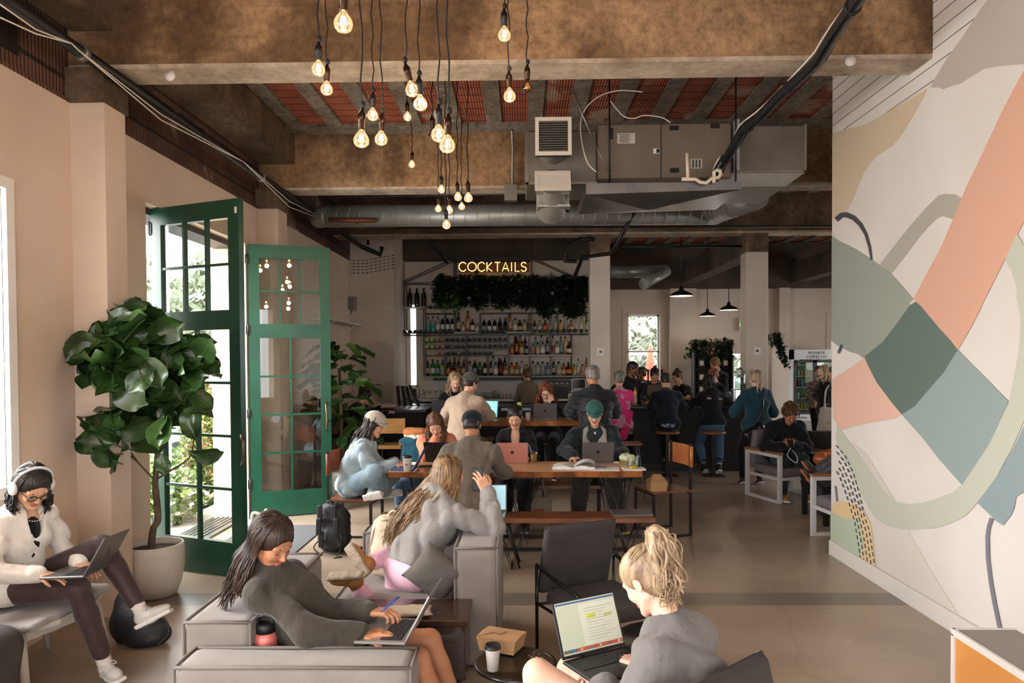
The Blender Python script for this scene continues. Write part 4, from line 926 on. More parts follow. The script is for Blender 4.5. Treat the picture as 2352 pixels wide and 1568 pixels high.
lyrow(762, 960, 713, ['dark']*5, 'on the upper left rail', 'wine bottles lying in the racks')
lyrow(1170, 1370, 908, ['dark']*5, 'on the rail in the middle', 'wine bottles lying in the racks')
lyrow(1572, 1985, 908, ['dark']*9, 'on the rail under the plants', 'wine bottles lying in the racks')
row(585, 750, 695, [(L_, 'dark', 'black', 1.25)]*3, 'of three standing at top left', 'tall wine bottles at top left')
row(735, 965, 890, [(L_, 'clear', 'teal'), (L_, 'clear', 'teal'), (L_, 'clear', 'white'), (L_, 'dark', 'white'), (L_, 'dark', 'white'), (L_, 'dark', 'white')], 'in the left upper bay', 'bottles in the upper bays')
row(975, 1160, 893, [(S_, 'brown', 'cream', 1.2), (Q_, 'clear', 'white', .8), (S_, 'amber', 'cream', 1.3), (Q_, 'brown', 'white', 1.05), (Q_, 'clear', 'white', .7)], 'on the bay left of the centre', 'bottles in the upper bays')
row(1175, 1385, 905, [(L_, 'dark', 'grey'), (L_, 'dark', 'white'), (L_, 'dark', 'white'), (L_, 'dark', 'black'), (L_, 'dark', 'black')], 'in the centre bay', 'bottles in the upper bays')
row(1385, 1570, 893, [(S_, 'amber', 'cream', 1.2), (Q_, 'clear', 'white', 1.1), (T_, 'brown', 'cream'), (Q_, 'clear', 'cream'), (S_, 'amber', 'black', 1.1)], 'in the bay below the plants', 'bottles in the upper bays')
row(1575, 2025, 900, [(L_, 'brown', 'cream', .8), (L_, 'clear', 'white', .8), (Q_, 'red', 'orange'), (Q_, 'clear', 'cream'), (S_, 'clear', 'cream'), (Q_, 'yellow', 'cream'), (S_, 'clear', 'grey'), (T_, 'amber', 'cream'), (S_, 'clear', 'cream', .9), (S_, 'yellow', 'white', .9), (S_, 'green', 'cream')], 'in the right upper bays', 'bottles in the upper bays')
row(1185, 1360, 700, [(Q_, 'dark', 'grey')]*3, 'on the small centre shelf', 'bottles on the small shelves')
row(1785, 1960, 700, [(Q_, 'dark', 'white', 1.05)]*3, 'on the small right shelf', 'bottles on the small shelves')
row(1395, 1550, 1075, [(Q_, 'amber', 'orange', .9), (S_, 'brown', 'orange', 1.1), (Q_, 'amber', 'cream', 1.1), (Q_, 'dark', 'grey', .9)], 'on the left of right middle shelf', 'bottles on the right middle shelf')
row(1420, 1540, 1075, [(S_, 'brown', 'black', 1.15), (S_, 'amber', 'black', 1.2), (S_, 'dark', 'cream', 1.15)], 'in back row, left of right middle shelf', 'bottles on the right middle shelf', depth=.22)
row(1560, 1715, 1075, [(Q_, 'clear', 'orange', .9), (Q_, 'clear', 'cream'), (Q_, 'clear', 'white', 1.05), (S_, 'brown', 'grey', 1.1)], 'in the centre of right middle shelf', 'bottles on the right middle shelf')
row(1580, 1715, 1075, [(S_, 'clear', 'grey', 1.1), (S_, 'clear', 'white', 1.2), (T_, 'clear', 'grey', 1.2)], 'in back row, centre of right middle shelf', 'bottles on the right middle shelf', depth=.22)
row(1722, 1885, 1075, [(S_, 'clear', 'red', 1.15), (Q_, 'clear', 'white', 1.1), (S_, 'blue', 'grey', 1.1), (S_, 'yellow', 'cream', 1.1), (T_, 'brown', 'white', 1.1)], 'in the right third of right middle shelf', 'bottles on the right middle shelf')
row(730, 885, 1238, [(S_, 'dark', 'cream', 1.05), (L_, 'green', 'white', 1.1), (L_, 'green', 'grey', 1.05), (Q_, 'lime', 'grey', 1.1)], 'in the first bay of the bottom shelf', 'bottles on the bottom shelf')
row(760, 885, 1238, [(S_, 'brown', 'cream'), (S_, 'dark', 'cream'), (S_, 'clear', 'cream')], 'in back row, first bay of the bottom shelf', 'bottles on the bottom shelf', depth=.22)
row(892, 1052, 1238, [(Q_, 'brown', 'orange', 1.1), (T_, 'brown', 'grey'), (S_, 'dark', 'orange', 1.05), (Q_, 'red', 'cream', 1.1)], 'in the second bay of the bottom shelf', 'bottles on the bottom shelf')
row(900, 1050, 1238, [(S_, 'dark', 'cream', 1.1), (S_, 'brown', 'white', 1.15), (S_, 'clear', 'cream', 1.1), (S_, 'amber', 'cream')], 'in back row, second bay of the bottom shelf', 'bottles on the bottom shelf', depth=.22)
row(1062, 1220, 1238, [(Q_, 'clear', 'grey', 1.2), (L_, 'dark', 'grey', 1.05), (Q_, 'green', 'black', 1.1), (L_, 'dark', 'white')], 'in the third bay of the bottom shelf', 'bottles on the bottom shelf')
row(1228, 1385, 1238, [(S_, 'dark', 'cream'), (Q_, 'clear', 'white', 1.1), (L_, 'dark', 'red', 1.1), (T_, 'amber', 'cream')], 'in the fourth bay of the bottom shelf', 'bottles on the bottom shelf')
row(1240, 1380, 1238, [(S_, 'clear', 'white', 1.2), (S_, 'dark', 'black', 1.1), (S_, 'dark', 'grey', 1.2)], 'in back row, fourth bay of the bottom shelf', 'bottles on the bottom shelf', depth=.22)
row(1392, 1550, 1238, [(Q_, 'amber', 'cream', 1.1), (T_, 'amber', 'cream', 1.1), (S_, 'clear', 'white', .9), (Q_, 'yellow', 'orange', .9)], 'in the fifth bay of the bottom shelf', 'bottles on the bottom shelf')
row(1560, 1715, 1238, [(T_, 'clear', 'grey', 1.2), (Q_, 'clear', 'cream', 1.1), (Q_, 'clear', 'blue' if False else 'grey', 1.15), (T_, 'blue', 'grey', 1.1)], 'in the sixth bay of the bottom shelf', 'bottles on the bottom shelf')
row(1725, 1880, 1238, [(S_, 'dark', 'cream'), (T_, 'clear', 'cream', 1.15), (T_, 'amber', 'cream'), (T_, 'brown', 'orange', 1.1)], 'in the seventh bay of the bottom shelf', 'bottles on the bottom shelf')
row(1890, 2020, 1238, [(T_, 'yellow', 'cream', .9), (S_, 'clear', 'white'), (T_, 'clear', 'orange', .9), (S_, 'red', 'cream', 1.05)], 'in the last bay of the bottom shelf', 'bottles on the bottom shelf')
# ---------------------------------------------------------------- trailing plants
def leafmat(name, a, b, rough=.35): return mat(name, a, rough, col2=b, nscale=6)
M_pothos = leafmat('pothos_leaf', '#141f12', '#22361b'); M_pothosl = leafmat('bright_pothos_leaf', '#5d8a30', '#3f6a26')
def leafcloud(name, strands, m, size, label, cat, seed=1, dens=34, group=None):
 rg = random.Random(seed); mb = MB()
 for (p0, p1) in strands:
  p0 = Vector(p0); p1 = Vector(p1); L_ = (p1-p0).length; n = max(2, int(L_*dens)); mb.tube([p0, p1], .004, 4)
  for i in range(n):
   c = p0.lerp(p1, i/n)+Vector((rg.gauss(0, .03), rg.gauss(0, .03), rg.gauss(0, .02)))
   d = Vector((rg.uniform(-1, 1), rg.uniform(-1, .3), rg.uniform(-1, .25))).normalized(); x, y, d = frame(d); s = size*rg.uniform(.6, 1.25)
   pts = [c, c+d*s*.25+x*s*.35, c+d*s*.6+x*s*.3, c+d*s*1.1-y*s*.15, c+d*s*.6-x*s*.3, c+d*s*.25-x*s*.35, c+d*s*.5+y*s*.08]
   mb.add(pts, [(0, 1, 6), (1, 2, 6), (2, 3, 6), (3, 4, 6), (4, 5, 6), (5, 0, 6)], 0, True)
 return tag(mb.build(name, m, fixn=False), label, cat, group)
rg = random.Random(9)
def curtain(x0, x1, yt, drops, Y0, n, seed):
 r_ = random.Random(seed); out = []
 for i in range(n):
  x = x0+(x1-x0)*r_.random(); a = at_y(760+.2933*x, 500+.2933*(yt+r_.uniform(0, 60)), Y0-.02); dr = drops[0]+(drops[1]-drops[0])*min(1, abs(r_.gauss(0, .35))+.45+.45*math.sin(x*.031+seed*2))
  b = at_y(760+.2933*(x+r_.uniform(-25, 25)), 500+.2933*(yt+dr), Y0-.06); mid = a.lerp(b, .5); out += [(a, b), ((a.x+r_.uniform(-.1, .1), a.y+.1, a.z), (b.x, b.y+.12, b.z+.05))]
 return out
leafcloud('trailing_plant', curtain(830, 1160, 445, (110, 250), SY, 75, 1), M_pothos, .1, 'dark trailing vine massed along the left part of the top shelf', 'plant', 2)
leafcloud('trailing_plant', curtain(1130, 1600, 440, (110, 260), SY, 110, 2), M_pothos, .1, 'dark trailing vine massed in the middle beneath the neon sign', 'plant', 3)
leafcloud('trailing_plant', curtain(1560, 2020, 445, (120, 330), SY, 110, 3), M_pothos, .1, 'dark trailing vine massed at the right end of the top shelf', 'plant', 4)
leafcloud('trailing_plant', curtain(850, 1010, 560, (60, 200), SY-.06, 12, 5), M_pothosl, .06, 'bright green hanging tendrils at the left of the vines', 'plant', 6, 20)
# ---------------------------------------------------------------- neon sign
e = empty('neon_sign', at_y(1134, 624, 13.9), 'warm glowing neon sign reading COCKTAILS above the bottle shelves', 'sign')
M_neon = mat('neon_tube', '#ffdf9a', .4, emit='#ffc46a', estr=3.2)
cu = bpy.data.curves.new('lettering', 'FONT');
GL = {'C': [[(.92, .2), (.7, .03), (.45, 0), (.15, .15), (0, .5), (.15, .85), (.45, 1), (.7, .97), (.92, .8)]], 'O': [[(.5, 0), (.15, .15), (0, .5), (.15, .85), (.5, 1), (.85, .85), (1, .5), (.85, .15), (.5, 0)]],
      'K': [[(0, 0), (0, 1)], [(.7, 1), (.03, .42), (.75, 0)]], 'T': [[(0, 1), (.8, 1)], [(.4, 1), (.4, 0)]], 'A': [[(0, 0), (.42, 1), (.84, 0)], [(.16, .3), (.68, .3)]], 'I': [[(0, 0), (0, 1)]], 'L': [[(0, 1), (0, 0), (.6, 0)]],
      'S': [[(.7, .86), (.5, .99), (.25, .97), (.08, .8), (.15, .6), (.4, .5), (.65, .4), (.72, .2), (.55, .03), (.3, 0), (.05, .14)]]}
bpy.data.curves.remove(cu)
hz = [(1003, 'C', .82), (1072, 'O', .92), (1150, 'C', .82), (1222, 'K', .75), (1283, 'T', .75), (1343, 'A', .82), (1415, 'I', .5), (1443, 'L', .75), (1487, 'S', .82)]
for (x, ch, ww) in hz:
 m = MB();
 for st in GL[ch]:
  pts = [at_y(760+.2933*(x+u*72*ww/.82*.82), 500+.2933*(418-70*v), 13.86) for u, v in st]
  if ch in 'COS':
   q = []
   for i in range(len(pts)-1):
    p0 = pts[max(i-1, 0)]; p1 = pts[i]; p2 = pts[i+1]; p3 = pts[min(i+2, len(pts)-1)]
    for j in range(5): t_ = j/5; q.append(.5*((2*p1)+(p2-p0)*t_+(2*p0-5*p1+4*p2-p3)*t_*t_+(3*p1-p0-3*p2+p3)*t_**3))
   pts = q+[pts[-1]]
  m.tube(pts, .0075, 8)
 rebase(m.build('letter', M_neon), e)
a = at_y(760+.2933*1000, 500+.2933*340, 13.9); b_ = at_y(760+.2933*1555, 500+.2933*425, 13.9)
rebase(MB().b2((a.x, 13.895, b_.z), (b_.x, 13.9, a.z)).build('backing_panel', glassmat('acrylic_panel', '#e8d8c0', op=.02)), e)
# ---------------------------------------------------------------- things on the counters
M_cupg = glassmat('drinking_glass', '#e4ebe8', op=.08); GP = {}
def glassware(kind, loc, label, group, sc=1.0):
 if kind not in GP:
  if kind == 'wine': pr = [(.032, 0), (.006, .006), (.004, .08), (.02, .095), (.036, .13), (.032, .19)]; nm = 'wine_glass'
  elif kind == 'pint': pr = [(.03, 0), (.042, .15)]; nm = 'pint_glass'
  else: pr = [(.032, 0), (.034, .005), (.036, .12)]; nm = 'tumbler'
  o = MB().lathe(pr, n=14, cap=False).lathe([(pr[0][0], 0), (0, .002)], n=14, cap=False).build(nm, M_cupg); GP[kind] = o; o.location = loc; tag(o, label, 'glass', group); return o
 return copy_tree(GP[kind], loc, None, label, group, scale=sc)
for i in range(6):
 p = at_y(975+i*13, 905, 13.85); glassware('wine', (p.x, 13.85, 1.05), f'stemmed wine glass, {ordn(i, 6)} of the row on the white back counter', 'wine glasses on the back counter')
for i in range(8):
 p = at_y(1098+i*6.5+(i % 2)*2, 905, 13.8+.05*(i % 2)); glassware('tumbler', (p.x, 13.8+.07*(i % 2), 1.05), f'clear tumbler, {ordn(i, 8)} of the packed tumblers behind the beige jacket', 'tumblers on the back counter')
for i in range(5):
 p = at_y(1136+i*9, 905, 13.85); glassware('pint', (p.x, 13.9, 1.05), f'upturned small glass, {ordn(i, 5)} of those right of the packed tumblers', 'small glasses on the back counter', .6)
def lump(name, prims, m, label, cat, h=.012, par=None, k=.02, group=None, smooth=2):
 s = SDF(k)
 for q in prims: (s.cone if q[0] == 'c' else s.ell if q[0] == 'e' else s.rbox)(*q[1:])
 o = sdf_obj(name, s, m, par, h, smooth)
 if par is None: tag(o, label, cat, group)
 return o
# toaster oven, till
p = at_y(1285, 895, 13.8); e = empty('toaster_oven', (p.x, 13.95, 1.046), 'black countertop oven with glass door below the shelves', 'oven')
MB().b2((-.22, -.2, 0), (.22, .2, .33), 0, .01).build('body', mat('dark_steel', '#3a3735', .4, .6), e); MB().b2((-.18, -.21, .03), (.16, -.2, .22)).build('door', M_black, e); MB().tube([(-.15, -.235, .24), (.13, -.235, .24)], .009).build('door_handle', M_steel, e)
for k in range(4): MB().lathe([(.014, 0), (.014, .02)], n=10, M=Matrix.Rotation(R(90), 3, 'X'), c=(-.15+.1*k, -.2, .29)).build('knob', M_steel, e)
def monitor(px, py, Y, w, h, z, lab, m=M_white):
 p = at_y(px, py, Y); e = empty('point_of_sale', (p.x, Y, z), lab, 'screen'); zc = p.z-z
 MB().b2((-w/2, -.01, zc-h/2), (w/2, .012, zc+h/2), 0, .006).build('bezel', m, e); MB().b2((-w/2+.015, -.012, zc-h/2+.015), (w/2-.015, -.01, zc+h/2-.015)).build('screen', mat('dark_screen', '#121314', .2), e)
 MB().b2((-.04, 0, .0), (.04, .03, zc-h/2)).b2((-.09, -.06, 0), (.09, .08, .015)).build('stand', m, e)
monitor(1329, 881, 13.75, .27, .2, 1.21, 'white framed till screen with black display beside the first column')
p = at_y(1325, 903, 13.75); e = empty('receipt_printer', (p.x, 13.75, 1.046), 'white till drawer and receipt printer beneath the till screen', 'printer'); MB().b2((-.17, -.1, 0), (.17, .14, .1), 0, .01).build('drawer', M_white, e); MB().b2((-.12, -.08, .1), (.1, .12, .16), 0, .01).build('printer', M_white, e); MB().b2((-.08, -.101, .05), (-.02, -.1, .062)).build('slot', M_black, e)
# spiky dark plant and menus at the alcove edge
leafcloud('potted_succulent', [((at_y(945, 900, 13.4).x+dx, 13.4, 1.05), (at_y(945, 900, 13.4).x+dx*1.4, 13.38, 1.26)) for dx in (-.12, -.06, 0, .06, .12)], mat('dark_leaf', '#1c211b', .4), .06, 'small dark spiky plant at the left end of the back counter', 'plant', 5, 40)
for i, (dx, tl) in enumerate(((0, 4), (.1, 8), (.2, 14), (.33, 24))):
 p = at_y(917, 960, 12.0); M = Matrix.Translation((p.x+dx, 12.0, 1.03)) @ Matrix.Rotation(R(-tl), 4, 'Y'); tag(MB().b2((-.012, -.11, 0), (.012, .11, .34)).xf(M).build('menu_book', mat('maroon_cover', '#4a1f22', .6) if i == 0 else mat('black_cover', '#1b1a1c', .5)), f'tall menu book leaning on the counter, {ordn(i, 4)} of four', 'book', 'menu books on the counter')
p = at_y(885, 955, 11.6)
# side counter along the left with a cushion
e = empty('side_counter', (-2.3, 11.5, 0), 'dark counter along the left with wooden panel ends', 'counter'); rebase(MB().b2((-2.75, 11.3, 0), (-1.6, 12.1, .98)).build('body', M_blackp), e); rebase(MB().b2((-2.8, 11.2, .98), (-1.55, 12.15, 1.02)).build('counter_top', M_bartop), e)
# wall bracket shelf and speaker on the left wall
a = at_x(765, 738, XL+.2); e = empty('wall_shelf', (XL+.12, 11.6, a.z), 'thin white wall shelf behind the open green doors', 'shelf'); MB().b2((-.115, -1.0, 0), (.16, 1.2, .03)).build('board', M_white, e)
for y in (-.6, .8): MB().beam((-.11, y, -.18), (-.11, y, 0), .02, .02).beam((-.11, y, -.17), (.12, y, 0), .015, .015).build('bracket', M_white, e)
c = at_y(808, 697, 12.92); e = empty('wall_speaker', (c.x, 12.9, c.z), 'grey loudspeaker fixed on the alcove wall above the shelf', 'speaker'); MB().box((0, 0, 0), (.17, .16, .24), 0, None, .02).build('cabinet', mat('grey_speaker_cloth', '#8b817a', .8), e); MB().box((0, -.085, 0), (.14, .012, .2), 0, None, .005).build('speaker_cloth', mat('grey_speaker_cloth2', '#7a716a', .9), e); MB().tube([(0, .05, -.12), (-.05, .06, -.2), (-.15, .07, -.38)], .006, 5).build('cable', M_cord, e)
# ---------------------------------------------------------------- people
def skinmat(n, a, b=None): return mat('skin_'+n, a, .5, col2=b or a, nscale=9, spec=.35)
SK = {'light': skinmat('light', '#d9a98c', '#cf9a7c'), 'fair': skinmat('fair', '#e3b9a3', '#dba890'), 'tan': skinmat('tan', '#b98160', '#ab7252'), 'brown': skinmat('brown', '#7d5138', '#6f452f'), 'asian': skinmat('asian', '#cf9f80', '#c39071')}
M_lip = mat('lips', '#a3574b', .5); M_eye = mat('eye_white', '#cfc6bd', .3); M_iris = mat('iris', '#1d1410', .2)
def hairmat(n, a, b): return mat('hair_'+n, a, .42, col2=b, nscale=30, stretch=(1, 1, .15), bump=.3, bscale=160, spec=.4)
HR = {'black': hairmat('black', '#14110f', '#29221e'), 'dark': hairmat('dark', '#231812', '#3d2b20'), 'brown': hairmat('brown', '#4a3122', '#6e4c35'), 'lightbrown': hairmat('lightbrown', '#543f2e', '#93744f'), 'blonde': hairmat('blonde', '#77604a', '#bfa583'),
      'grey': hairmat('grey', '#5d5955', '#96908a'), 'auburn': hairmat('auburn', '#5a2c1a', '#7d4427'), 'curly': hairmat('curly', '#3f2a1c', '#6d4a30')}
def cloth(n, a, b=None, rough=.9, bump=.25, bs=180): return mat('cloth_'+n, a, rough, col2=b or a, nscale=5, bump=bump*2.2, bscale=13, sheen=.15, spec=.2, bdist=.035)
def V(*a): return Vector(a if len(a) > 1 else a[0])
def ik(a, c, l1, l2, hint):
 a = V(a); c = V(c); d = c-a; L_ = min(d.length, (l1+l2)*.995); dn = d.normalized(); c2 = a+dn*L_
 x = (l1*l1-l2*l2+L_*L_)/(2*L_); hh = math.sqrt(max(l1*l1-x*x, 1e-6)); h = V(hint); h = h-dn*h.dot(dn)
 if h.length < 1e-4: h = V((0, 0, -1))-dn*dn.z*-1
 h.normalize(); return a+dn*x+h*hh, c2
def hand_sdf(w, d, pn, side, curl=.5, sc=1.0, spread=1.0, pinch=False):
 """w wrist, d hand direction, pn direction the palm faces, side +1 thumb on the d x pn side"""
 d = V(d).normalized(); pn = V(pn); pn = (pn-d*pn.dot(d)).normalized(); lat = d.cross(pn)*side; s = SDF(.006); w = V(w)
 P = lambda l, f, p: w+(lat*l+d*f+pn*p)*sc
 s.cone(P(0, -.03, 0), P(0, .012, 0), .024*sc, .023*sc, k=.02)
 Mx = Matrix((lat, d, pn)).transposed()
 s.rbox(P(-.001, .05, 0), (.039*sc, .045*sc, .0135*sc), .0125*sc, Mx, k=.02)
 s.ell(P(.022, .03, .008), (.018*sc, .03*sc, .014*sc), Mx, k=.02)
 for i, (bx, L_) in enumerate(((.0285, .072), (.0095, .08), (-.0095, .075), (-.0275, .058))):
  p = P(bx, .088-.004*abs(i-1), 0); a = curl*(.55+.12*i); dd = (d+lat*bx*3.2*spread).normalized(); r = (.0092, .0094, .009, .008)[i]*sc; ang = 0
  for j, f in enumerate((.45, .31, .24)):
   ang += a*(1.0 if j else .8); q = p+(dd*math.cos(ang)+pn*math.sin(ang))*L_*f*sc; s.cone(p, q, r*(1-.08*j), r*(.93-.08*j), k=.004); p = q
 p = P(.03, .02, .004); dd = (lat*.75+d*.62+pn*.25).normalized(); q = p+dd*.036*sc; s.cone(p, q, .0135*sc, .0105*sc, k=.012)
 d2 = (lat*.25+d*.85+pn*(.25+.5*curl)).normalized(); q2 = q+d2*.028*sc; s.cone(q, q2, .0102*sc, .0092*sc, k=.004); q3 = q2+(d*.8+pn*(.3+.5*curl)-lat*.1).normalized()*.022*sc; s.cone(q2, q3, .0092*sc, .0075*sc, k=.004)
 return s
def head_sdf(M, k=1.0, fem=True, wide=1.0):
 R3 = M.to_3x3(); T = lambda x, y, z: M @ V(x*k, y*k, z*k); s = SDF(.018)
 def E(c, r, kk=.018, mi=0): s.ell(T(*c), tuple(q*k for q in r), R3, mi, kk)
 def C(a, b, ra, rb, kk=.012, mi=0): s.cone(T(*a), T(*b), ra*k, rb*k, mi, kk)
 E((0, -.014, .032), (.073, .092, .082)); E((0, .03, -.015), (.058, .06, .085)); E((0, .046, .04), (.05, .032, .036), .02)
 for sd in (-1, 1):
  C((sd*.05, .0, -.05), (sd*.02, .062, -.092), .02, .017, .02); E((sd*.034, .06, -.026), (.022, .02, .02), .022)
  E((sd*.075, -.004, -.004), (.007, .017, .03), .006); C((sd*.014, .083, .02), (sd*.044, .072, .019), .0095, .0085, .012)
 C((0, .07, -.1), (0, .072, -.098), .017, .016, .018)
 C((0, .084, .012), (0, .104, -.026), .0065, .0105, .01); E((.009, .094, -.031), (.008, .009, .006), .006); E((-.009, .094, -.031), (.008, .009, .006), .006)
 for sd in (-1, 1): s.sub(T(sd*.031, .098, .002), (.015*k, .016*k, .009*k), R3, .012)
 E((0, .083, -.06), (.021, .009, .006), .006, 1); E((0, .083, -.068), (.019, .009, .006), .006, 1)
 for sd in (-1, 1):
  E((sd*.0305, .0745, .002), (.0125, .0115, .0115), .003, 0)
 return s
def catmull(ps, n=6):
 ps = [V(p) for p in ps]; out = []
 for i in range(len(ps)-1):
  p0 = ps[max(i-1, 0)]; p1 = ps[i]; p2 = ps[i+1]; p3 = ps[min(i+2, len(ps)-1)]
  for j in range(n):
   t = j/n; out.append(.5*((2*p1)+(p2-p0)*t+(2*p0-5*p1+4*p2-p3)*t*t+(3*p1-p0-3*p2+p3)*t**3))
 return out+[ps[-1]]
def hair(M, style, m, par, seed=0, length=.35, k=1.0, fall=(0, 0, -1), n=90, face=58, volume=1.0, h=.007, parting=.0, lockr=.0085, frontlen=None, wave=.012, base=None, bundle=None, out=.012):
 """skull cap plus locks; M is the head frame, k head scale"""
 R3 = M.to_3x3(); T = lambda x, y, z: M @ V(x*k, y*k, z*k); rg = random.Random(seed); obs = []
 s = SDF(.012); v = volume
 s.ell(T(0, -.016, .038), (.082*k*v, .102*k*v, .086*k*v), R3); s.ell(T(0, -.045, -.01), (.074*k*v, .07*k*v, .075*k*v), R3)
 a = np.random.RandomState(seed).rand(3)*6
 Ri = np.array(R3.transposed()); o = np.array(M.translation)
 def ns(X, Y, Z):
  x = (X-o[0])*Ri[0, 0]+(Y-o[1])*Ri[0, 1]+(Z-o[2])*Ri[0, 2]; y = (X-o[0])*Ri[1, 0]+(Y-o[1])*Ri[1, 1]+(Z-o[2])*Ri[1, 2]; z = (X-o[0])*Ri[2, 0]+(Y-o[1])*Ri[2, 1]+(Z-o[2])*Ri[2, 2]
  if style in ('short', 'curly'): return .0035*(2.2 if style == 'curly' else .6)*np.sin(x*130+a[0]+2*np.sin(z*60))*np.sin(y*120+a[1]+2*np.sin(x*70))*np.sin(z*125+a[2])
  return .0022*np.sin(np.arctan2(x, -y-.02)*34+z*18+a[0])
 s.noise = ns
 # carve away the face
 fwd = R3 @ V(0, 1, 0); up = R3 @ V(0, 0, 1)
 s.sub(T(0, .112, -.022), (.067*k, .086*k, .088*k), R3, .006)
 if style in ('short', 'pony', 'bun', 'curly'):
  s.cut(T(0, -.03, -.062 if style != 'short' else -.045), R3 @ V(0, .25, -1))
  for sd in (-1, 1): s.sub(T(sd*.078, .0, -.02), (.016*k, .02*k, .035*k), R3, .005)
 f_ = V(fall).normalized(); bk = R3 @ V(0, -1, 0)
 if style == 'long' and length > .16:
  za = -f_; ya = (bk-za*bk.dot(za)).normalized(); Mx = Matrix((ya.cross(za), ya, za)).transposed(); s.ell(T(0, -.06, -.03)+f_*length*.38+ya*(out*.8), (.082*k*v, .03*k, length*.52), Mx, k=.04)
 if style == 'pony':
  b0 = T(*(base or (0, -.105, .045))); b1 = b0+(bk+R3 @ V(0, 0, .5))*.045*k; s.cone(b0, b1, .02, .03, k=.01); s.cone(b1, b1+f_*length*.6, .034, .034, k=.02); s.cone(b1+f_*length*.6, b1+f_*length, .033, .01, k=.02)
 cap = sdf_obj('hair', s, m, par, h, 1)
 L = MB()
 def skull(az, el, r=1.0):      # az 0 = front
  x = math.sin(az)*math.cos(el)*.082; y = math.cos(az)*math.cos(el)*.098-.02; z = math.sin(el)*.086+.038
  return T(x*r*v, y*r*v, z*r*v if z > 0 else z)
 f = V(fall).normalized()
 if style == 'long':
  for i in range(n):
   az = R(rg.uniform(face, 360-face)); lr = rg.uniform(.7, 1.3)*lockr; jit = lambda q: V(rg.gauss(0, q), rg.gauss(0, q), rg.gauss(0, q))
   top = skull(parting+rg.uniform(-.4, .4)+(math.pi if abs(az-math.pi) < 1 else 0), R(rg.uniform(68, 88)), 1.01); mid = skull(az, R(rg.uniform(10, 35)), 1.03); low = T(math.sin(az)*.088*v, math.cos(az)*.088*v-.022, -.045)
   ll = length*rg.uniform(.75, 1.1)
   if frontlen and abs(math.cos(az)-1) < .85: ll = frontlen*rg.uniform(.8, 1.1)
   o_ = (low-T(0, -.02, -.045)).normalized(); p1 = low+f*ll*.35+o_*out+jit(wave); p2 = low+f*ll*.7+o_*(out-.006)+jit(wave*1.4); p3 = low+f*ll+jit(wave*1.8)
   pts = catmull([top, mid, low, p1, p2, p3], 4); N_ = len(pts); L.tube(pts, [lr*(.5+.6*math.sin(math.pi*min(1, (j+1)/N_*1.15)**.8)) if j < N_-1 else lr*.15 for j in range(N_)], 5, 0, False, .55)
 elif style in ('pony', 'bun', 'curly'):
  bp = T(*(base or (0, -.105, .045)))
  nn = 46 if h < .009 else 22
  if style != 'curly':
   for i in range(nn):
    az = R(rg.uniform(35, 325)); st = skull(az, R(rg.uniform(-12, 30)), 1.0); md = skull(az+(math.pi-az)*.45, R(rg.uniform(25, 60)), 1.035); L.tube(catmull([st, md, bp], 4), [lockr*q for q in (.3, .7, .9, 1, 1, 1, .9, .8, .6)], 5, 0, False, .5)
  if style == 'pony':
   for i in range(bundle or n):
    j_ = lambda q: V(rg.gauss(0, q), rg.gauss(0, q), rg.gauss(0, q)); b_ = R3 @ V(0, -1, .15); ll = length*rg.uniform(.7, 1.1); c1 = bp+b_*.05*k+j_(.014); c2 = c1+(f+b_*.12)*ll*.4+j_(.015); c3 = c1+f*ll*.75+j_(.016); c4_ = c1+f*ll+j_(.022)
    pts = catmull([bp+j_(.006), c1, c2, c3, c4_], 4); N_ = len(pts); L.tube(pts, [lockr*(.6+.7*math.sin(math.pi*(j+1)/N_)) if j < N_-1 else lockr*.15 for j in range(N_)], 5, 0, False, .55)
  if style == 'bun':
   for i in range(14):
    a0 = rg.uniform(0, 6.28); ax = V(rg.gauss(0, 1), rg.gauss(0, 1), rg.gauss(0, 1)).normalized(); x, y, _ = frame(ax); rr_ = .026*k*rg.uniform(.6, 1.1); L.tube([bp+(x*math.cos(a0+j*.55)+y*math.sin(a0+j*.55))*rr_ for j in range(9)], [lockr*1.3]*9, 5, 0, True, .7)
  if style == 'curly':
   for i in range(n):
    az = R(rg.uniform(0, 360)); el = R(rg.uniform(-20 if abs(az-math.pi) < 2.0 else 48, 88)); p = skull(az, el, 1.02); o_ = (p-T(0, -.02, .03)).normalized(); x, y, _ = frame(o_); ph = rg.uniform(0, 6); ll = rg.uniform(.035, .06)
    L.tube([p+o_*.018*min(j, 3)/3+V(0, 0, -1)*ll*max(0, j-2)/6+(x*math.cos(ph+j*.9)+y*math.sin(ph+j*.9))*.009 for j in range(9)], [lockr*q for q in (.8, 1, 1, 1, 1, .9, .8, .6, .2)], 5, 0, False, .7)
 if L.v:
  o2 = L.build('hair_strands', m, par, fixn=False)
 return cap
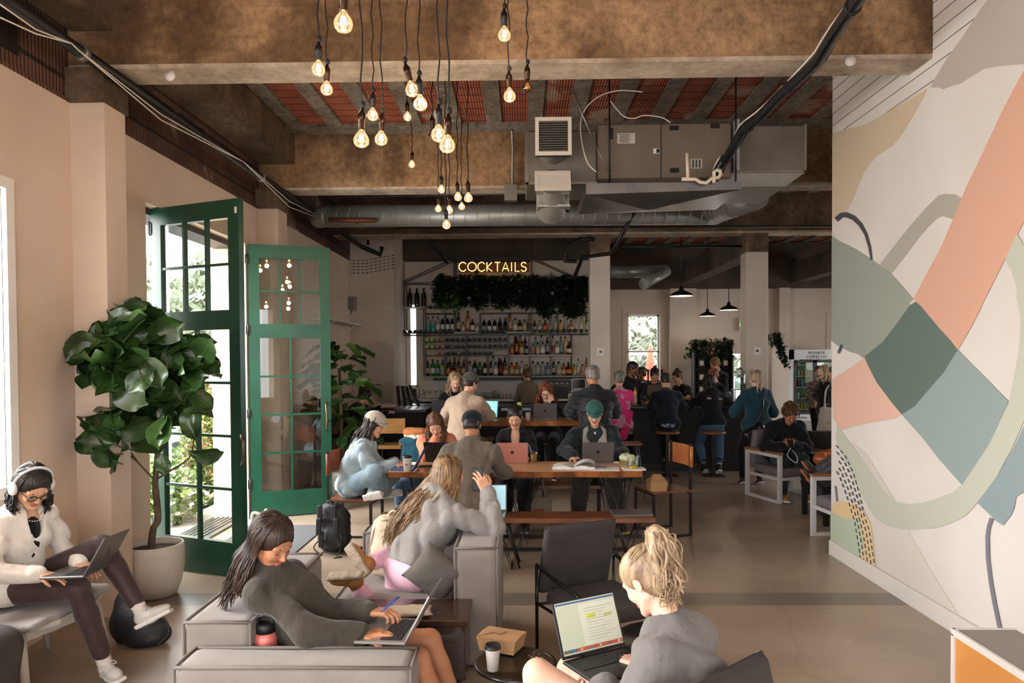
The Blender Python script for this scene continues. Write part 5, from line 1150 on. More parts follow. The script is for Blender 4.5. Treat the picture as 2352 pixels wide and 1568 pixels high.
def person(label, P, yaw, lean=(0, 0), k=1.0, fem=True, head=(0, 20, 0), hands=None, feet=None, knees=None, elbows=None, skin='light', top=None, bottom=None, shoe=None, hairm='dark', hs='short', hk={}, seat=.45, near=False,
           twist=0, side=0, gh=None, th=None, group=None, sleeve=1.0, legl=1.0, loose=1.0, stand=False, shouldroll=0, hips=None, ground=0.0, facewide=1.0, cat='person', curl=None, palms=None, nowr=False, shoek=1.0):
 """P = (x, y) under the pelvis; seat = height of the seat; all targets in world coordinates"""
 O = V(P[0], P[1], ground); gh = gh or (.011 if near else .016); fh = .0042 if near else .0065
 F = V(math.cos(R(yaw)), math.sin(R(yaw)), 0); Rt = V(F.y, -F.x, 0); U = V(0, 0, 1)
 pel = V(0, 0, seat+.095*k-ground)
 def rotv(v, ax, a): return Matrix.Rotation(R(a), 3, ax) @ v
 U1 = rotv(rotv(U, Rt, -lean[0]), F, side); U2 = rotv(rotv(U, Rt, -lean[1]), F, side*1.3)
 waist = pel+U1*.15*k; chest = waist+(U1+U2).normalized()*.17*k; N_ = chest+U2*.18*k
 F2 = rotv(F, U, twist); F2 = (F2-U2*F2.dot(U2)).normalized(); R2 = F2.cross(U2).normalized(); Fc = (F-U1*F.dot(U1)).normalized(); R1 = Fc.cross(U1).normalized()
 sw = (.15 if fem else .178)*k; hipw = .085*k
 shL = N_-U2*.075*k-R2*sw; shR = N_-U2*.075*k+R2*sw; hpL = pel-R1*hipw; hpR = pel+R1*hipw
 ua, fa, tl, cl = .28*k, .25*k, .42*k*legl, .42*k*legl
 hands = hands or {}; feet = feet or {}; knees = knees or {}; elbows = elbows or {}
 hL = V(hands.get('L', O+pel+F*.35*k-Rt*.12+U*.12))-O; hR = V(hands.get('R', O+pel+F*.35*k+Rt*.12+U*.12))-O
 dz = ground
 fL = V(feet.get('L', O+F*.42*k-Rt*.1+U*.09))-O; fR = V(feet.get('R', O+F*.42*k+Rt*.1+U*.09))-O
 elL, hL = ik(shL, hL, ua, fa, elbows.get('L', -U*.9-Rt*.6-F*.2)); elR, hR = ik(shR, hR, ua, fa, elbows.get('R', -U*.9+Rt*.6-F*.2))
 knL, fL = ik(hpL, fL, tl, cl, knees.get('L', U*.8+F*.6)); knR, fR = ik(hpR, fR, tl, cl, knees.get('R', U*.8+F*.6))
 # head frame
 hf = rotv(rotv(F2 if not nowr else F, U, head[0]), U, 0); hf.z = 0; hf.normalize(); hr = hf.cross(U).normalized(); hf2 = rotv(hf, hr, -head[1]); hu = hr.cross(hf2).normalized()
 hr2 = rotv(hr, hf2, head[2]); hu = rotv(hu, hf2, head[2]); hk_ = k**.35
 Hc = N_+U2*.035*k+(U2*.4+hu*.6).normalized()*.045*k+hu*.095*hk_+hf2*.012
 MH = Matrix((hr2, hf2, hu)).transposed().to_4x4(); MH.translation = Hc
 body = SDF(.035)
 def torso(s, g=0.0, kk=.05, shirt=False):
  s.cone(hpL, hpR, .1*k+g, .1*k+g, k=kk); s.cone(pel, waist, (.115 if fem else .12)*k+g, (.1 if fem else .118)*k+g, k=kk)
  Mx = Matrix((R2, F2, U2)).transposed(); s.ell(chest, ((.135 if fem else .155)*k+g, (.098 if fem else .11)*k+g, .17*k+g), Mx, k=kk); s.cone(waist, chest, (.1 if fem else .115)*k+g, .1*k+g, k=kk)
  if fem:
   for sd in (-1, 1): s.ell(chest+R2*.065*k*sd+F2*.075*k+U2*.0*k, (.055*k+g*.5, .05*k+g*.5, .055*k+g*.5), Mx, k=.04)
  s.cone(shL+R2*.02, N_-U2*.05*k, .05*k+g, .056*k+g, k=kk); s.cone(shR-R2*.02, N_-U2*.05*k, .05*k+g, .056*k+g, k=kk); s.cone(N_-U2*.07*k, N_-U2*.01*k, .07*k+g, .05*k+g*.6, k=.04)
 torso(body)
 neckb = N_-U2*.04*k; neckt = Hc-hu*.05*hk_-hf2*.012
 body.cone(neckb, neckt, .052*k, .047*k, k=.02)
 for (a, b, c) in ((shL, elL, hL), (shR, elR, hR)): body.cone(a, b, .047*k, .038*k); body.cone(b, c, .037*k, .0245*k, k=.01)
 for (a, b, c) in ((hpL, knL, fL), (hpR, knR, fR)): body.cone(a, b, .085*k, .056*k); body.cone(b, b.lerp(c, .35), .054*k, .052*k, k=.02); body.cone(b.lerp(c, .3), c, .052*k, .034*k, k=.01)
 hs_ = head_sdf(MH, hk_, fem); hs_.cone(neckt, N_, .046*k, .05*k, k=.02)
 parts = [(body, gh), (hs_, fh)]; br = MB(); ls = MB(); Tq = lambda x, y, z: MH @ V(x*hk_, y*hk_, z*hk_)
 for sd in (-1, 1): br.tube([Tq(sd*.013, .0885, .02), Tq(sd*.028, .0865, .0255), Tq(sd*.044, .0765, .022)], [.0018, .0026, .001], 5); ls.tube([Tq(sd*.019, .0835, -.002), Tq(sd*.03, .0868, -.005), Tq(sd*.043, .0775, -.001)], [.001, .0016, .001], 5)
 cL, cR = (curl or (.55, .55))
 for (w, el, sd, key, cc) in ((hL, elL, 1, 'L', cL), (hR, elR, -1, 'R', cR)):
  if hands.get(key+'hide'): continue
  d = (w-el).normalized(); dd = V((palms or {}).get(key+'d', d*.8+V(0, 0, -.1))).normalized(); pn = V((palms or {}).get(key, -U))
  parts.append((hand_sdf(w, dd, pn, sd, cc, .98*k**.5), fh if near else .0062))
 ob = sdf_obj('person', parts, [SK[skin], M_lip, HR[hairm]], None, smooth=1); ob.location = O; tag(ob, label, cat, group); br.build('eyebrows', HR[hairm], ob); ls.build('eyelashes', M_iris, ob)
 # garments follow the same bones
 def limb(s, a, b, c, ra, rb, rc, frac=1.0):
  if frac <= 1.0:
   s.cone(a, a.lerp(b, frac), ra, ra+(rb-ra)*frac, k=.03)
  else:
   f2 = frac-1; s.cone(a, b, ra, rb, k=.03); s.cone(b, b.lerp(c, f2), rb, rb+(rc-rb)*f2, k=.02)
 seed = int(abs(P[0]*37+P[1]*91)*10) % 9999
 if top:
  s = SDF(.04); g = .016*loose*top.get('g', 1); torso(s, g, .05)
  arm = top.get('arm', 1.95); lr = top.get('arml', 1.25)
  for (a, b, c) in ((shL, elL, hL), (shR, elR, hR)): limb(s, a, b, c, .047*k*lr, .043*k*lr, .034*k*lr, arm)
  if top.get('collar'): s.cone(N_+U2*.0-R2*.02, N_+U2*.02+R2*.02, .072*k, .066*k, k=.02)
  if top.get('hood'):
   b_ = -F2; hc = N_+b_*.095*k-U2*.03*k; s.ell(hc, (.12*k, .07*k, .085*k), Matrix((R2, F2, U2)).transposed(), k=.03); s.ell(hc-U2*.075*k+b_*.015, (.085*k, .055*k, .07*k), Matrix((R2, F2, U2)).transposed(), k=.03)
  s.noise = wrinkle(1.5*top.get('wr', .0075), top.get('wf', 24), seed, top.get('ws', (1, 1, 1)))
  if not top.get('long'): s.cut(pel-U1*top.get('hem', .06)*k, -U1)
  if top.get('neck', True): s.sub(N_+U2*(.05 if not top.get('vneck') else -.02)*k+F2*(.085 if top.get('vneck') else .035)*k, (.05*k, (.085 if top.get('vneck') else .045)*k, (.15 if top.get('vneck') else .05)*k), Matrix((R2, F2, U2)).transposed(), .008)
  o = sdf_obj(top.get('name', 'shirt'), s, top['m'], ob, top.get('h', gh), 1)
  if top.get('cuff', True) and near and arm > 1.7:
   for (b, c) in ((elL, hL), (elR, hR)):
    c_ = SDF(.01); q = b.lerp(c, arm-1); d = (c-b).normalized(); c_.cone(q-d*.03, q, .034*k*lr+.004, .032*k*lr+.003, k=0); sdf_obj('cuff', c_, top['m'], ob, .006)
 if bottom:
  s = SDF(.045); g = .014*bottom.get('g', 1); s.cone(hpL, hpR, .1*k+g, .1*k+g); s.cone(pel, waist.lerp(pel, .35), .115*k+g*.8, .105*k+g*.6)
  ll = bottom.get('leg', 1.95); w = bottom.get('w', 1.1)
  for (a, b, c) in ((hpL, knL, fL), (hpR, knR, fR)):
   limb(s, a, b, c, .088*k*min(w, 1.1), .062*k*w, .044*k*w, ll)
   if ll > 1.5: s.cone(b, b.lerp(c, .38), .06*k*w, .0585*k*w, k=.02); s.cone(b.lerp(c, .33), b.lerp(c, ll-1), .0585*k*w, .043*k*w, k=.02)
  s.noise = wrinkle(bottom.get('wr', .003), 30, seed+3); sdf_obj(bottom.get('name', 'trousers'), s, bottom['m'], ob, gh, 1)
 if shoe:
  for (kn, ft, key) in ((knL, fL, 'L'), (knR, fR, 'R')):
   if shoe.get('hide') == key: continue
   sh = (ft-kn).normalized(); fd = V(shoe.get('dir'+key, F)); fd = (fd-sh*fd.dot(sh)*.85).normalized(); upv = (-sh+fd*fd.dot(sh)).normalized(); rt = fd.cross(upv); sk_ = .95*k*shoek
   Mx = Matrix((rt, fd, upv)).transposed(); s = SDF(.02); c0 = ft-upv*.03*sk_
   s.ell(c0-fd*.012*sk_-upv*.01, (.037*sk_, .05*sk_, .04*sk_), Mx); s.ell(c0+fd*.11*sk_-upv*.022*sk_, (.042*sk_, .065*sk_, .03*sk_), Mx); s.cone(c0, c0+fd*.09*sk_-upv*.018*sk_, .036*sk_, .033*sk_); s.cone(ft+upv*.03*sk_, c0, .04*sk_, .042*sk_)
   s.cut(c0-upv*.045*sk_, -upv)
   o = sdf_obj(shoe.get('name', 'shoe'), s, shoe['m'], ob, .006 if near else .01, 1)
   so = SDF(.02); z = -.052*sk_; so.rbox(c0+fd*.1*sk_+upv*z, (.043*sk_, .075*sk_, .014*sk_), .012*sk_, Mx); so.rbox(c0-fd*.01*sk_+upv*z, (.036*sk_, .06*sk_, .015*sk_), .012*sk_, Mx)
   sdf_obj('sole', so, shoe.get('sole', MATS['white_paint']), o, .007 if near else .011, 1)
   if shoe.get('laces') :
    m = MB()
    for j in range(4):
     q = c0+fd*(.04+.022*j)*sk_+upv*(.026-.009*j)*sk_; m.tube(catmull([q-rt*.028*sk_-upv*.006, q+upv*.006, q+rt*.028*sk_-upv*.006], 4), .0028, 5)
    for sd in (-1, 1): q = c0+fd*.04*sk_+upv*.03*sk_; m.tube(catmull([q, q+rt*sd*.03+upv*.012, q+rt*sd*.045-upv*.015, q+rt*sd*.01], 4), .0024, 5)
    m.build('laces', shoe.get('lacem', MATS['white_paint']), o)
   if shoe.get('sock'):
    ss = SDF(.01); d = -sh; ss.cone(ft-d*.01, ft+d*.1*k, .04*k, .043*k); ss.noise = lambda X, Y, Z: .002*np.sin(X*0+Z*260); sdf_obj('sock', ss, shoe['sock'], ob, .006 if near else .01, 1)
 if hs: hair(MH, hs, HR[hairm], ob, seed=seed, k=hk_, h=.0065 if near else .011, **{**({} if near else {'n': 34, 'lockr': .0115}), **hk})
 J = dict(MH=MH, hk=hk_, O=O, N=N_, chest=chest, pel=pel, hL=hL, hR=hR, elL=elL, elR=elR, knL=knL, knR=knR, fL=fL, fR=fR, F=F, F2=F2, R2=R2, U2=U2, shL=shL, shR=shR)
 return ob, J
def hat(ob, J, m, brimdir=0, back=False, label=None, mb=None):
 """baseball cap: six panel dome, curved brim, button"""
 MH, k = J['MH'], J['hk']*1.02; R3 = MH.to_3x3(); T = lambda x, y, z: MH @ V(x*k, y*k, z*k); s = SDF(.01)
 s.ell(T(0, -.01, .05), (.093*k, .112*k, .09*k), R3); s.cut(T(0, 0, .03), R3 @ V(0, .22, -1)); s.ell(T(0, -.018, .141), (.009, .009, .006), R3, k=.003)
 o = sdf_obj('baseball_cap', s, m, ob, .007, 1); b = MB(); sg = -1 if back else 1; vs = []; n = 12
 for j in range(5):
  for i in range(n+1):
   a = math.pi*(i/n); x = -math.cos(a)*(.083-.004*j); y0 = math.sin(a)*(.086+j*.02)-.0; z = .052-.012*(x/.08)**2*1.6-j*.0035; vs.append(T(x, sg*(y0+(.0 if j == 0 else .006))-.012*(1 if sg > 0 else 0), z))
 n2 = len(vs); vs += [v-R3 @ V(0, 0, .005) for v in vs]; fs = []
 for j in range(4):
  for i in range(n): q = j*(n+1)+i; fs += [(q, q+1, q+n+2, q+n+1), (n2+q, n2+q+n+1, n2+q+n+2, n2+q+1)]
 for i in range(n): q = 4*(n+1)+i; fs.append((q, q+1, n2+q+1, n2+q))
 b.add(vs, fs, 0, True); b.build('brim', m, o); return o
def glasses(ob, J, m=None):
 MH, k = J['MH'], J['hk']; T = lambda x, y, z: MH @ V(x*k, y*k, z*k); b = MB(); m = m or M_black
 for sd in (-1, 1): b.tube([T(sd*.034+.024*math.cos(a*.5236), .101-.12*abs(sd*.034+.024*math.cos(a*.5236))**1.6, .004+.019*math.sin(a*.5236)) for a in range(13)], .0026, 6); b.tube([T(sd*.058, .092, .01), T(sd*.078, .03, .012), T(sd*.08, -.01, .002)], .0024, 6)
 b.tube([T(-.011, .1, .008), T(0, .104, .011), T(.011, .1, .008)], .0024, 6); o = b.build('glasses', m, ob)
 g = MB()
 for sd in (-1, 1): g.add([T(sd*.034+.023*math.cos(a*.5236), .1-.12*abs(sd*.034+.023*math.cos(a*.5236))**1.6, .004+.018*math.sin(a*.5236)) for a in range(12)], [tuple(range(12))])
 g.build('lens', M_cupg, o, fixn=False); return o
def headphones(ob, J, m):
 MH, k = J['MH'], J['hk']; R3 = MH.to_3x3(); T = lambda x, y, z: MH @ V(x*k, y*k, z*k); b = MB()
 b.tube([T(.094*math.cos(a*math.pi/14), -.012, .02+.112*math.sin(a*math.pi/14)) for a in range(15)], [.011*k]*15, 10, 0, True, .55); o = b.build('headband', m, ob)
 for sd in (-1, 1):
  s = SDF(.01); s.ell(T(sd*.094, -.006, -.004), (.024*k, .036*k, .042*k), R3); sdf_obj('ear_cup', s, m, o, .006, 1)
# ---------------------------------------------------------------- furniture
M_leath = mat('tan_leather', '#b06a3a', .45, col2='#9a5930', nscale=4); M_leathd = mat('brown_leather', '#74371f', .4, col2='#8a452a', nscale=5)
M_seatw = mat('stained_seat_wood', '#7c4a2c', .4, col2='#5f3620', nscale=2.5, stretch=(2, 10, 6), coat=.2); M_iron = mat('raw_iron', '#33302e', .45, .7)
M_sofa = mat('grey_sofa_fabric', '#857c75', .95, col2='#7d746d', nscale=8, bump=.35, bscale=260, sheen=.2); M_pipe_s = mat('sofa_piping', '#6b635d', .9)
def bevbox(name, a, b, m, par, r=.03, h=.012, puff=0.0, pip=True):
 """upholstered block with soft edges and a piped seam round the faces"""
 a = V(a); b = V(b); c = (a+b)/2; d = (b-a)/2; s = SDF(0); s.rbox(c, (abs(d.x)-.004, abs(d.y)-.004, abs(d.z)-.004), r); rg = np.random.RandomState(int(abs(a.x*100+b.z*77)) % 999); p_ = rg.rand(3)*6
 s.noise = lambda X, Y, Z: .0035*np.sin(X*9+p_[0]+np.sin(Y*11))*np.sin(Y*8+p_[1])*np.sin(Z*10+p_[2]+np.sin(X*7))
 o = sdf_obj(name, s, m, None, h, 1); rebase(o, par)
 if pip:
  mb = MB(); x0, y0, z0 = c-d; x1, y1, z1 = c+d; e = .012
  for (p, q) in (((x0+e, y0+e, z0+.02), (x0+e, y0+e, z1-e)), ((x1-e, y0+e, z0+.02), (x1-e, y0+e, z1-e)), ((x0+e, y0+e, z1-e), (x1-e, y0+e, z1-e)), ((x0+e, y0+e, z1-e), (x0+e, y1-e, z1-e)), ((x1-e, y0+e, z1-e), (x1-e, y1-e, z1-e)), ((x0+e, y1-e, z1-e), (x1-e, y1-e, z1-e))):
   mb.tube([p, V(p).lerp(V(q), .5)+V(0, 0, .002), q], .0075, 6)
  rebase(mb.build('piping', M_pipe_s, None), o if False else par)
 return o
e = empty('sofa', (-.9, 3.3, 0), 'grey modular corner sofa in the foreground with piped block arms', 'sofa')
bevbox('arm', (-1.4, 2.77, .03), (-.44, 2.99, .605), M_sofa, e, .05)
bevbox('backrest', (-1.47, 3.0, .03), (-1.16, 4.1, .70), M_sofa, e, .045)
bevbox('seat', (-1.15, 3.0, .05), (-.58, 3.68, .41), M_sofa, e, .05)
e = empty('sofa', (-.7, 4.55, 0), 'grey modular sofa with tall square arm behind the dark wooden coffee table', 'sofa')
bevbox('seat', (-1.13, 4.1, .05), (-.43, 4.9, .41), M_sofa, e, .045)
bevbox('arm', (-.42, 4.1, .02), (-.15, 4.98, .725), M_sofa, e, .045)
bevbox('backrest', (-1.13, 4.91, .03), (-.43, 5.14, .62), M_sofa, e, .04)
# throw pillow
def pillow(name, c, rot, w, hh, t, m, label, cat='cushion', h=.008):
 s = SDF(0); s.ell((0, 0, 0), (w, t, hh)); c = V(c); Mx = rot
 mb = MB(); n = 14; vs = []
 for sgn in (-1, 1):
  for i in range(n+1):
   for j in range(n+1):
    u, v = i/n*2-1, j/n*2-1; pu = u*(1-.08*(1-v*v)*abs(u)); th = t*((1-u**4)*(1-v**4))**.6; wr = .004*math.sin(u*9+v*4)*math.sin(v*11)
    vs.append((w*u*(1-.1*(1-v*v)), sgn*(th+wr*(th > .005)), hh*v*(1-.1*(1-u*u))))
 fs = []
 for q in range(2):
  o = q*(n+1)**2
  for i in range(n):
   for j in range(n): a = o+i*(n+1)+j; f = (a, a+1, a+n+2, a+n+1); fs.append(f if q else f[::-1])
 mb.add([Mx @ V(v)+c for v in vs], fs, 0, True); o = mb.build(name, m); o2 = tag(o, label, cat); return o2
M_pil = mat('dark_grey_cushion', '#5d5751', .95, bump=.4, bscale=200)
pillow('throw_pillow', (-.53, 4.17, .55), Matrix.Rotation(R(38), 3, 'Y') @ Matrix.Rotation(R(15), 3, 'X'), .15, .15, .06, M_pil, 'dark grey throw pillow leaning on the sofa arm behind the grey hoodie')
# dark wooden block table
M_dwood = mat('dark_walnut', '#3f261a', .25, col2='#2a1810', nscale=3, stretch=(2, 12, 12), coat=.4)
e = empty('coffee_table', (-.68, 3.9, 0), 'dark walnut block coffee table between the two grey sofas', 'table')
rebase(MB().b2((-1.12, 3.76, .1), (-.32, 4.07, .395), 0, .006).build('body', M_dwood), e); rebase(MB().b2((-1.13, 3.74, .395), (-.305, 4.085, .43), 0, .005).build('tabletop', M_dwood), e); rebase(MB().b2((-1.08, 3.8, 0), (-.36, 4.03, .1)).build('plinth', M_black), e)
o = pillow('zip_pouch', (-.63, 3.83, .45), Matrix.Rotation(R(90), 3, 'X') @ Matrix.Rotation(R(8), 3, 'Y'), .13, .08, .018, mat('beige_canvas', '#b7a993', .9, bump=.3, bscale=200), 'beige zip pouch lying on the dark walnut coffee table', 'pouch')
# round black side tables
def round_table(c, r, z, lab):
 e = empty('side_table', (c[0], c[1], 0), lab, 'side table'); MB().lathe([(r-.01, z-.022), (r, z-.016), (r, z-.002), (r-.012, z), (r-.02, z-.006), (0, z-.006)], n=40).build('tabletop', mat('satin_black_top', '#161514', .3, coat=.3), e)
 for k in range(3): a = k*2.094+.4; MB().tube([(r*.3*math.cos(a), r*.3*math.sin(a), z-.02), (r*.8*math.cos(a), r*.8*math.sin(a), 0)], .012).build('leg', M_blackm, e)
 return e
p = at_z(1185, 1520, .45); ST1 = p; round_table(p, .185, .45, 'round black side table holding the takeaway box and paper cup')
p = at_z(1520, 1465, .45); ST2 = p; round_table((p.x+.02, p.y+.0), .24, .45, 'round black side table beyond the grey sweatshirt')
# dark armchairs with round metal rails
M_chairf = mat('charcoal_chair_fabric', '#3b3735', .9, col2='#35312f', nscale=7, bump=.3, bscale=240); M_tubeb = mat('black_tube', '#121214', .3, .4)
def armchair(c, yaw, lab):
 e = empty('armchair', (c[0], c[1], 0), lab, 'armchair', rz=R(yaw), group='charcoal armchairs on black tube frames'); w = .30
 s = SDF(0); s.rbox((0, .02, .385), (w, .3, .055), .05); sdf_obj('seat', s, M_chairf, e, .012, 1)
 s = SDF(0); M = Matrix.Rotation(R(-14), 4, 'X'); s.rbox((0, -.315, .63), (w, .035, .255), .033, M); o = sdf_obj('backrest', s, M_chairf, e, .01, 1)
 b = MB(); cnr = [M @ V(sx*w*.985, 0, sz*.25)+V(0, -.315, .63) for sx, sz in ((-1, -1), (-1, 1), (1, 1), (1, -1))]; b.tube(cnr, .007, 6); b.build('piping', M_black, o)
 for sx in (-1, 1):
  x = sx*(w+.03); b = MB(); b.tube([(x, -.33, .0), (x, -.33, .6)], .0125, 10).tube(catmull([(x, -.33, .6), (x, -.1, .565), (x, .18, .545), (x, .27, .52), (x, .295, .45), (x, .3, .2), (x, .3, 0)], 5), .0135, 10).tube([(x, -.33, .33), (x, .3, .33)], .011, 8); b.build('side_frame', M_tubeb, e)
  MB().tube([(0, 0, 0), (0, 0, .01)], .018).build('foot_glide', M_black, e).location = (x, .3, 0)
 for y in (-.3, .25): MB().tube([(-w-.03, y, .33), (w+.03, y, .33)], .011, 8).build('cross_bar', M_tubeb, e)
 return e
armchair((.45, 4.3), 207, 'empty charcoal armchair standing right of the grey sofa arm').scale = (.86, .86, .88)
armchair((.42, 2.40), 42, 'charcoal armchair in the lower right corner under the seated grey sweatshirt').scale = (.95, .95, .93)
# ---- communal table, bench, leather chairs
TY0, TY1, TX0, TX1 = 6.62, 7.28, at_z(888, 1092, .74).x, at_z(1481, 1092, .74).x
e = empty('communal_table', ((TX0+TX1)/2, 6.95, 0), 'long live edge wooden table full of laptops on iron trestle legs', 'table')
mb = MB(); n = 40; rg = random.Random(2); top, bot = [], []
fe = [TY0+.012*math.sin(i*.7)+.008*math.sin(i*1.9) for i in range(n+1)]; be = [TY1+.012*math.sin(i*.5+1) for i in range(n+1)]
for i in range(n+1):
 x = TX0+(TX1-TX0)*i/n; mb.v += [(x, fe[i], .76), (x, be[i], .76), (x, be[i]-.01, .705), (x, fe[i]+.018, .705)]
for i in range(n):
 a = i*4
 for (p, q, m_) in ((0, 1, 0), (1, 2, 1), (2, 3, 0), (3, 0, 1)): mb.f.append((a+p, a+q, a+4+q, a+4+p)); mb.m.append(m_); mb.sm.append(False)
mb.f += [(3, 2, 1, 0), (n*4, n*4+1, n*4+2, n*4+3)]; mb.m += [1, 1]; mb.sm += [False, False]; rebase(mb.build('tabletop', [M_woodt, M_wedge]), e)
def trestle(x, par, z=.7, w=.26, y0=6.72, y1=7.18, nb=5, r=.009):
 for k in range(nb):
  y = y0+(y1-y0)*k/(nb-1); b = MB()
  b.tube([(x-w, y, z), (x-.02, y, .03), (x+w, y, z)], r, 6) if k % 2 == 0 else b.tube([(x-w*.45, y, z), (x+.12, y, .03), (x+w*.7, y, z)], r, 6)
  rebase(b.build('leg', M_iron), par)
 rebase(MB().b2((x-.3, y0-.03, .005), (x+.3, y0, .03)).build('foot_bar', M_iron), par); rebase(MB().b2((x-.3, y1, .005), (x+.3, y1+.03, .03)).build('foot_bar', M_iron), par); rebase(MB().b2((x-w-.03, y0, z-.02), (x+w+.03, y1, z)).build('apron', M_iron), par)
trestle(-.1, e); trestle(TX0+.35, e, w=.16, nb=3); trestle(TX1-.22, e, w=.14, nb=3)
BX0, BX1 = at_z(874, 1180, .45).x, at_z(1499, 1180, .45).x
e = empty('bench', (0, 6.2, 0), 'long narrow wooden bench with folded iron rod legs in front of the table', 'bench')
rebase(MB().b2((BX0, 6.07, .405), (BX1, 6.36, .45), 0, .006).build('seat', M_seatw), e)
for x in (BX0+.25, -.15, BX1-.3):
 for y in (6.12, 6.3): rebase(MB().tube([(x-.12, y, .41), (x+.03, y, .01), (x+.18, y, .41)], .009, 6).tube([(x-.02, y, .41), (x+.1, y, .01)], .009, 6).build('leg', M_iron), e)
 rebase(MB().tube([(x+.03, 6.1, .012), (x+.03, 6.33, .012)], .009, 6).build('foot_bar', M_iron), e)
e = empty('bench', (0, 7.9, 0), 'second wooden bench on the far side of the long table', 'bench')
rebase(MB().b2((-1.15, 7.66, .405), (1.0, 7.95, .45), 0, .006).build('seat', M_seatw), e)
for x in (-1.0, -.5, .25, .85):
 for y in (7.7, 7.9): rebase(MB().tube([(x-.05, y, .41), (x-.05, y, .0)], .011, 6).build('leg', M_iron), e)
 rebase(MB().tube([(x-.05, 7.7, .012), (x-.05, 7.9, .012)], .009, 6).build('foot_bar', M_iron), e)
def leather_chair(c, yaw, m, lab):
 e = empty('leather_chair', (c[0], c[1], 0), lab, 'chair', rz=R(yaw), group='square iron chairs with leather slung backs')   # faces +x
 MB().b2((-.22, -.22, .445), (.22, .22, .47), 0, .004).build('seat', M_seatw, e)
 for sx in (-1, 1):
  for sy in (-1, 1):
   MB().b2((sx*.205-.012, sy*.205-.012, 0), (sx*.205+.012, sy*.205+.012, .445 if sx > 0 else .93)).build('leg', M_iron, e)
 for sy in (-1, 1): MB().b2((-.205, sy*.205-.01, .0), (.205, sy*.205+.01, .02)).build('runner', M_iron, e)
 for sx in (-1, 1): MB().b2((sx*.205-.01, -.205, .425), (sx*.205+.01, .205, .445)).build('rail', M_iron, e)
 b = MB(); n = 8
 vs = [(-.205-.022-(.02*math.sin(math.pi*j/n)), -.22+.44*j/n, z) for z in (.7, .91) for j in range(n+1)]; vs += [(x+.012, y, z) for x, y, z in vs]; N1 = n+1; fs = []
 for j in range(n): fs += [(j, j+1, N1+j+1, N1+j), (2*N1+j, 3*N1+j, 3*N1+j+1, 2*N1+j+1), (j, 2*N1+j, 2*N1+j+1, j+1), (N1+j, N1+j+1, 3*N1+j+1, 3*N1+j)]
 fs += [(0, N1, 3*N1, 2*N1), (n, 2*N1+n, 3*N1+n, N1+n)]; b.add(vs, fs); o = b.build('backrest', m, e)
 for sy in (-1, 1): MB().lathe([(.017, 0), (.017, .21)], n=10, c=(-.207, sy*.215, .7)).build('leather_loop', m, o)
 return e
leather_chair((1.42, 7.42), 197, M_leath, 'tan leather slung chair at the right end of the long table, holding a box')
leather_chair((-1.66, 7.0), -4, M_leathd, 'brown leather slung chair at the left end under the cross legged person')
# high table and stools
hx0, hx1 = at_y(990, 970, 9.0).x, at_y(1352, 970, 9.0).x
e = empty('high_table', (-.1, 9.2, 0), 'high live edge wooden table behind the long communal table', 'high table')
mb = MB(); n = 30
for i in range(n+1):
 x = hx0+(hx1-hx0+.25)*i/n; fy = 8.95+.015*math.sin(i*.8); mb.v += [(x, fy, 1.03), (x, 9.55, 1.03), (x, 9.55, .975), (x, fy+.02, .965)]
for i in range(n):
 a = i*4
 for (p, q, m_) in ((0, 1, 0), (1, 2, 1), (2, 3, 0), (3, 0, 1)): mb.f.append((a+p, a+q, a+4+q, a+4+p)); mb.m.append(m_); mb.sm.append(False)
mb.f += [(3, 2, 1, 0), (n*4, n*4+1, n*4+2, n*4+3)]; mb.m += [1, 1]; mb.sm += [False, False]; rebase(mb.build('tabletop', [M_wood, M_wedge]), e)
for x in (hx0+.3, hx1-.1):
 for y in (9.02, 9.48): rebase(MB().b2((x-.02, y-.02, 0), (x+.02, y+.02, .97)).build('leg', M_blackm), e)
rebase(MB().tube([(hx0+.3, 9.25, .9), (hx1-.1, 9.25, .1)], .01, 6).build('brace', M_blackm), e)
def stool(c, lab, z=.70, r=.17, kind='rod', group='wooden topped stools'):
 e = empty('bar_stool', (c[0], c[1], 0), lab, 'stool', group=group)
 if kind == 'post':
  MB().lathe([(r, z-.035), (r, z), (0, z)], n=28).build('seat', M_seatw, e); MB().b2((-.03, -.03, .02), (.03, .03, z-.035)).build('post', M_iron, e); MB().b2((-.15, -.12, 0), (.15, .12, .02)).build('base_plate', M_iron, e)
  MB().tube([(.16*math.cos(a*.5236), .16*math.sin(a*.5236), .25) for a in range(13)], .008, 6).build('foot_ring', M_iron, e)
 else:
  MB().b2((-r, -.14, z-.035), (r, .14, z), 0, .008).build('seat', M_seatw, e)
  for sx in (-1, 1):
   for sy in (-1, 1): MB().tube([(sx*r*.7, sy*.1, z-.03), (sx*(r+.02), sy*.16, 0)], .007, 6).build('leg', M_zinc, e)
  MB().tube([(-r*.95, -.14, .22), (r*.95, -.14, .22)], .006, 6).build('foot_rail', M_zinc, e)
 return e
for (x, y, Yd, lab) in ((1425, 990, 10.75, 'post stool at the bar beneath the pink jacket'), (1533, 990, 11.0, 'post stool at the bar beneath the navy sweater'), (1638, 990, 11.0, 'round post stool at the bar in front of the leaning black hoodie')):
 p = at_y(x, y, Yd); stool((p.x, Yd), lab, p.z, .19, 'post', 'post stools along the bar')
p = at_y(1236, 1014, 9.75); stool((p.x, 9.75), 'small rod legged stool behind the pink laptop', .68, .12)
p = at_y(1113, 1005, 10.1); stool((p.x, 10.1), 'rod legged stool half hidden left of the black blouse', .7, .13)
stool((-.68, 8.62), 'rod legged stool under the beige jacket', .74, .17); stool((.84, 8.45), 'rod legged stool under the dark quilted jacket', .74, .17); stool((1.35, 9.3), 'rod legged stool right of the high table', .72, .15)
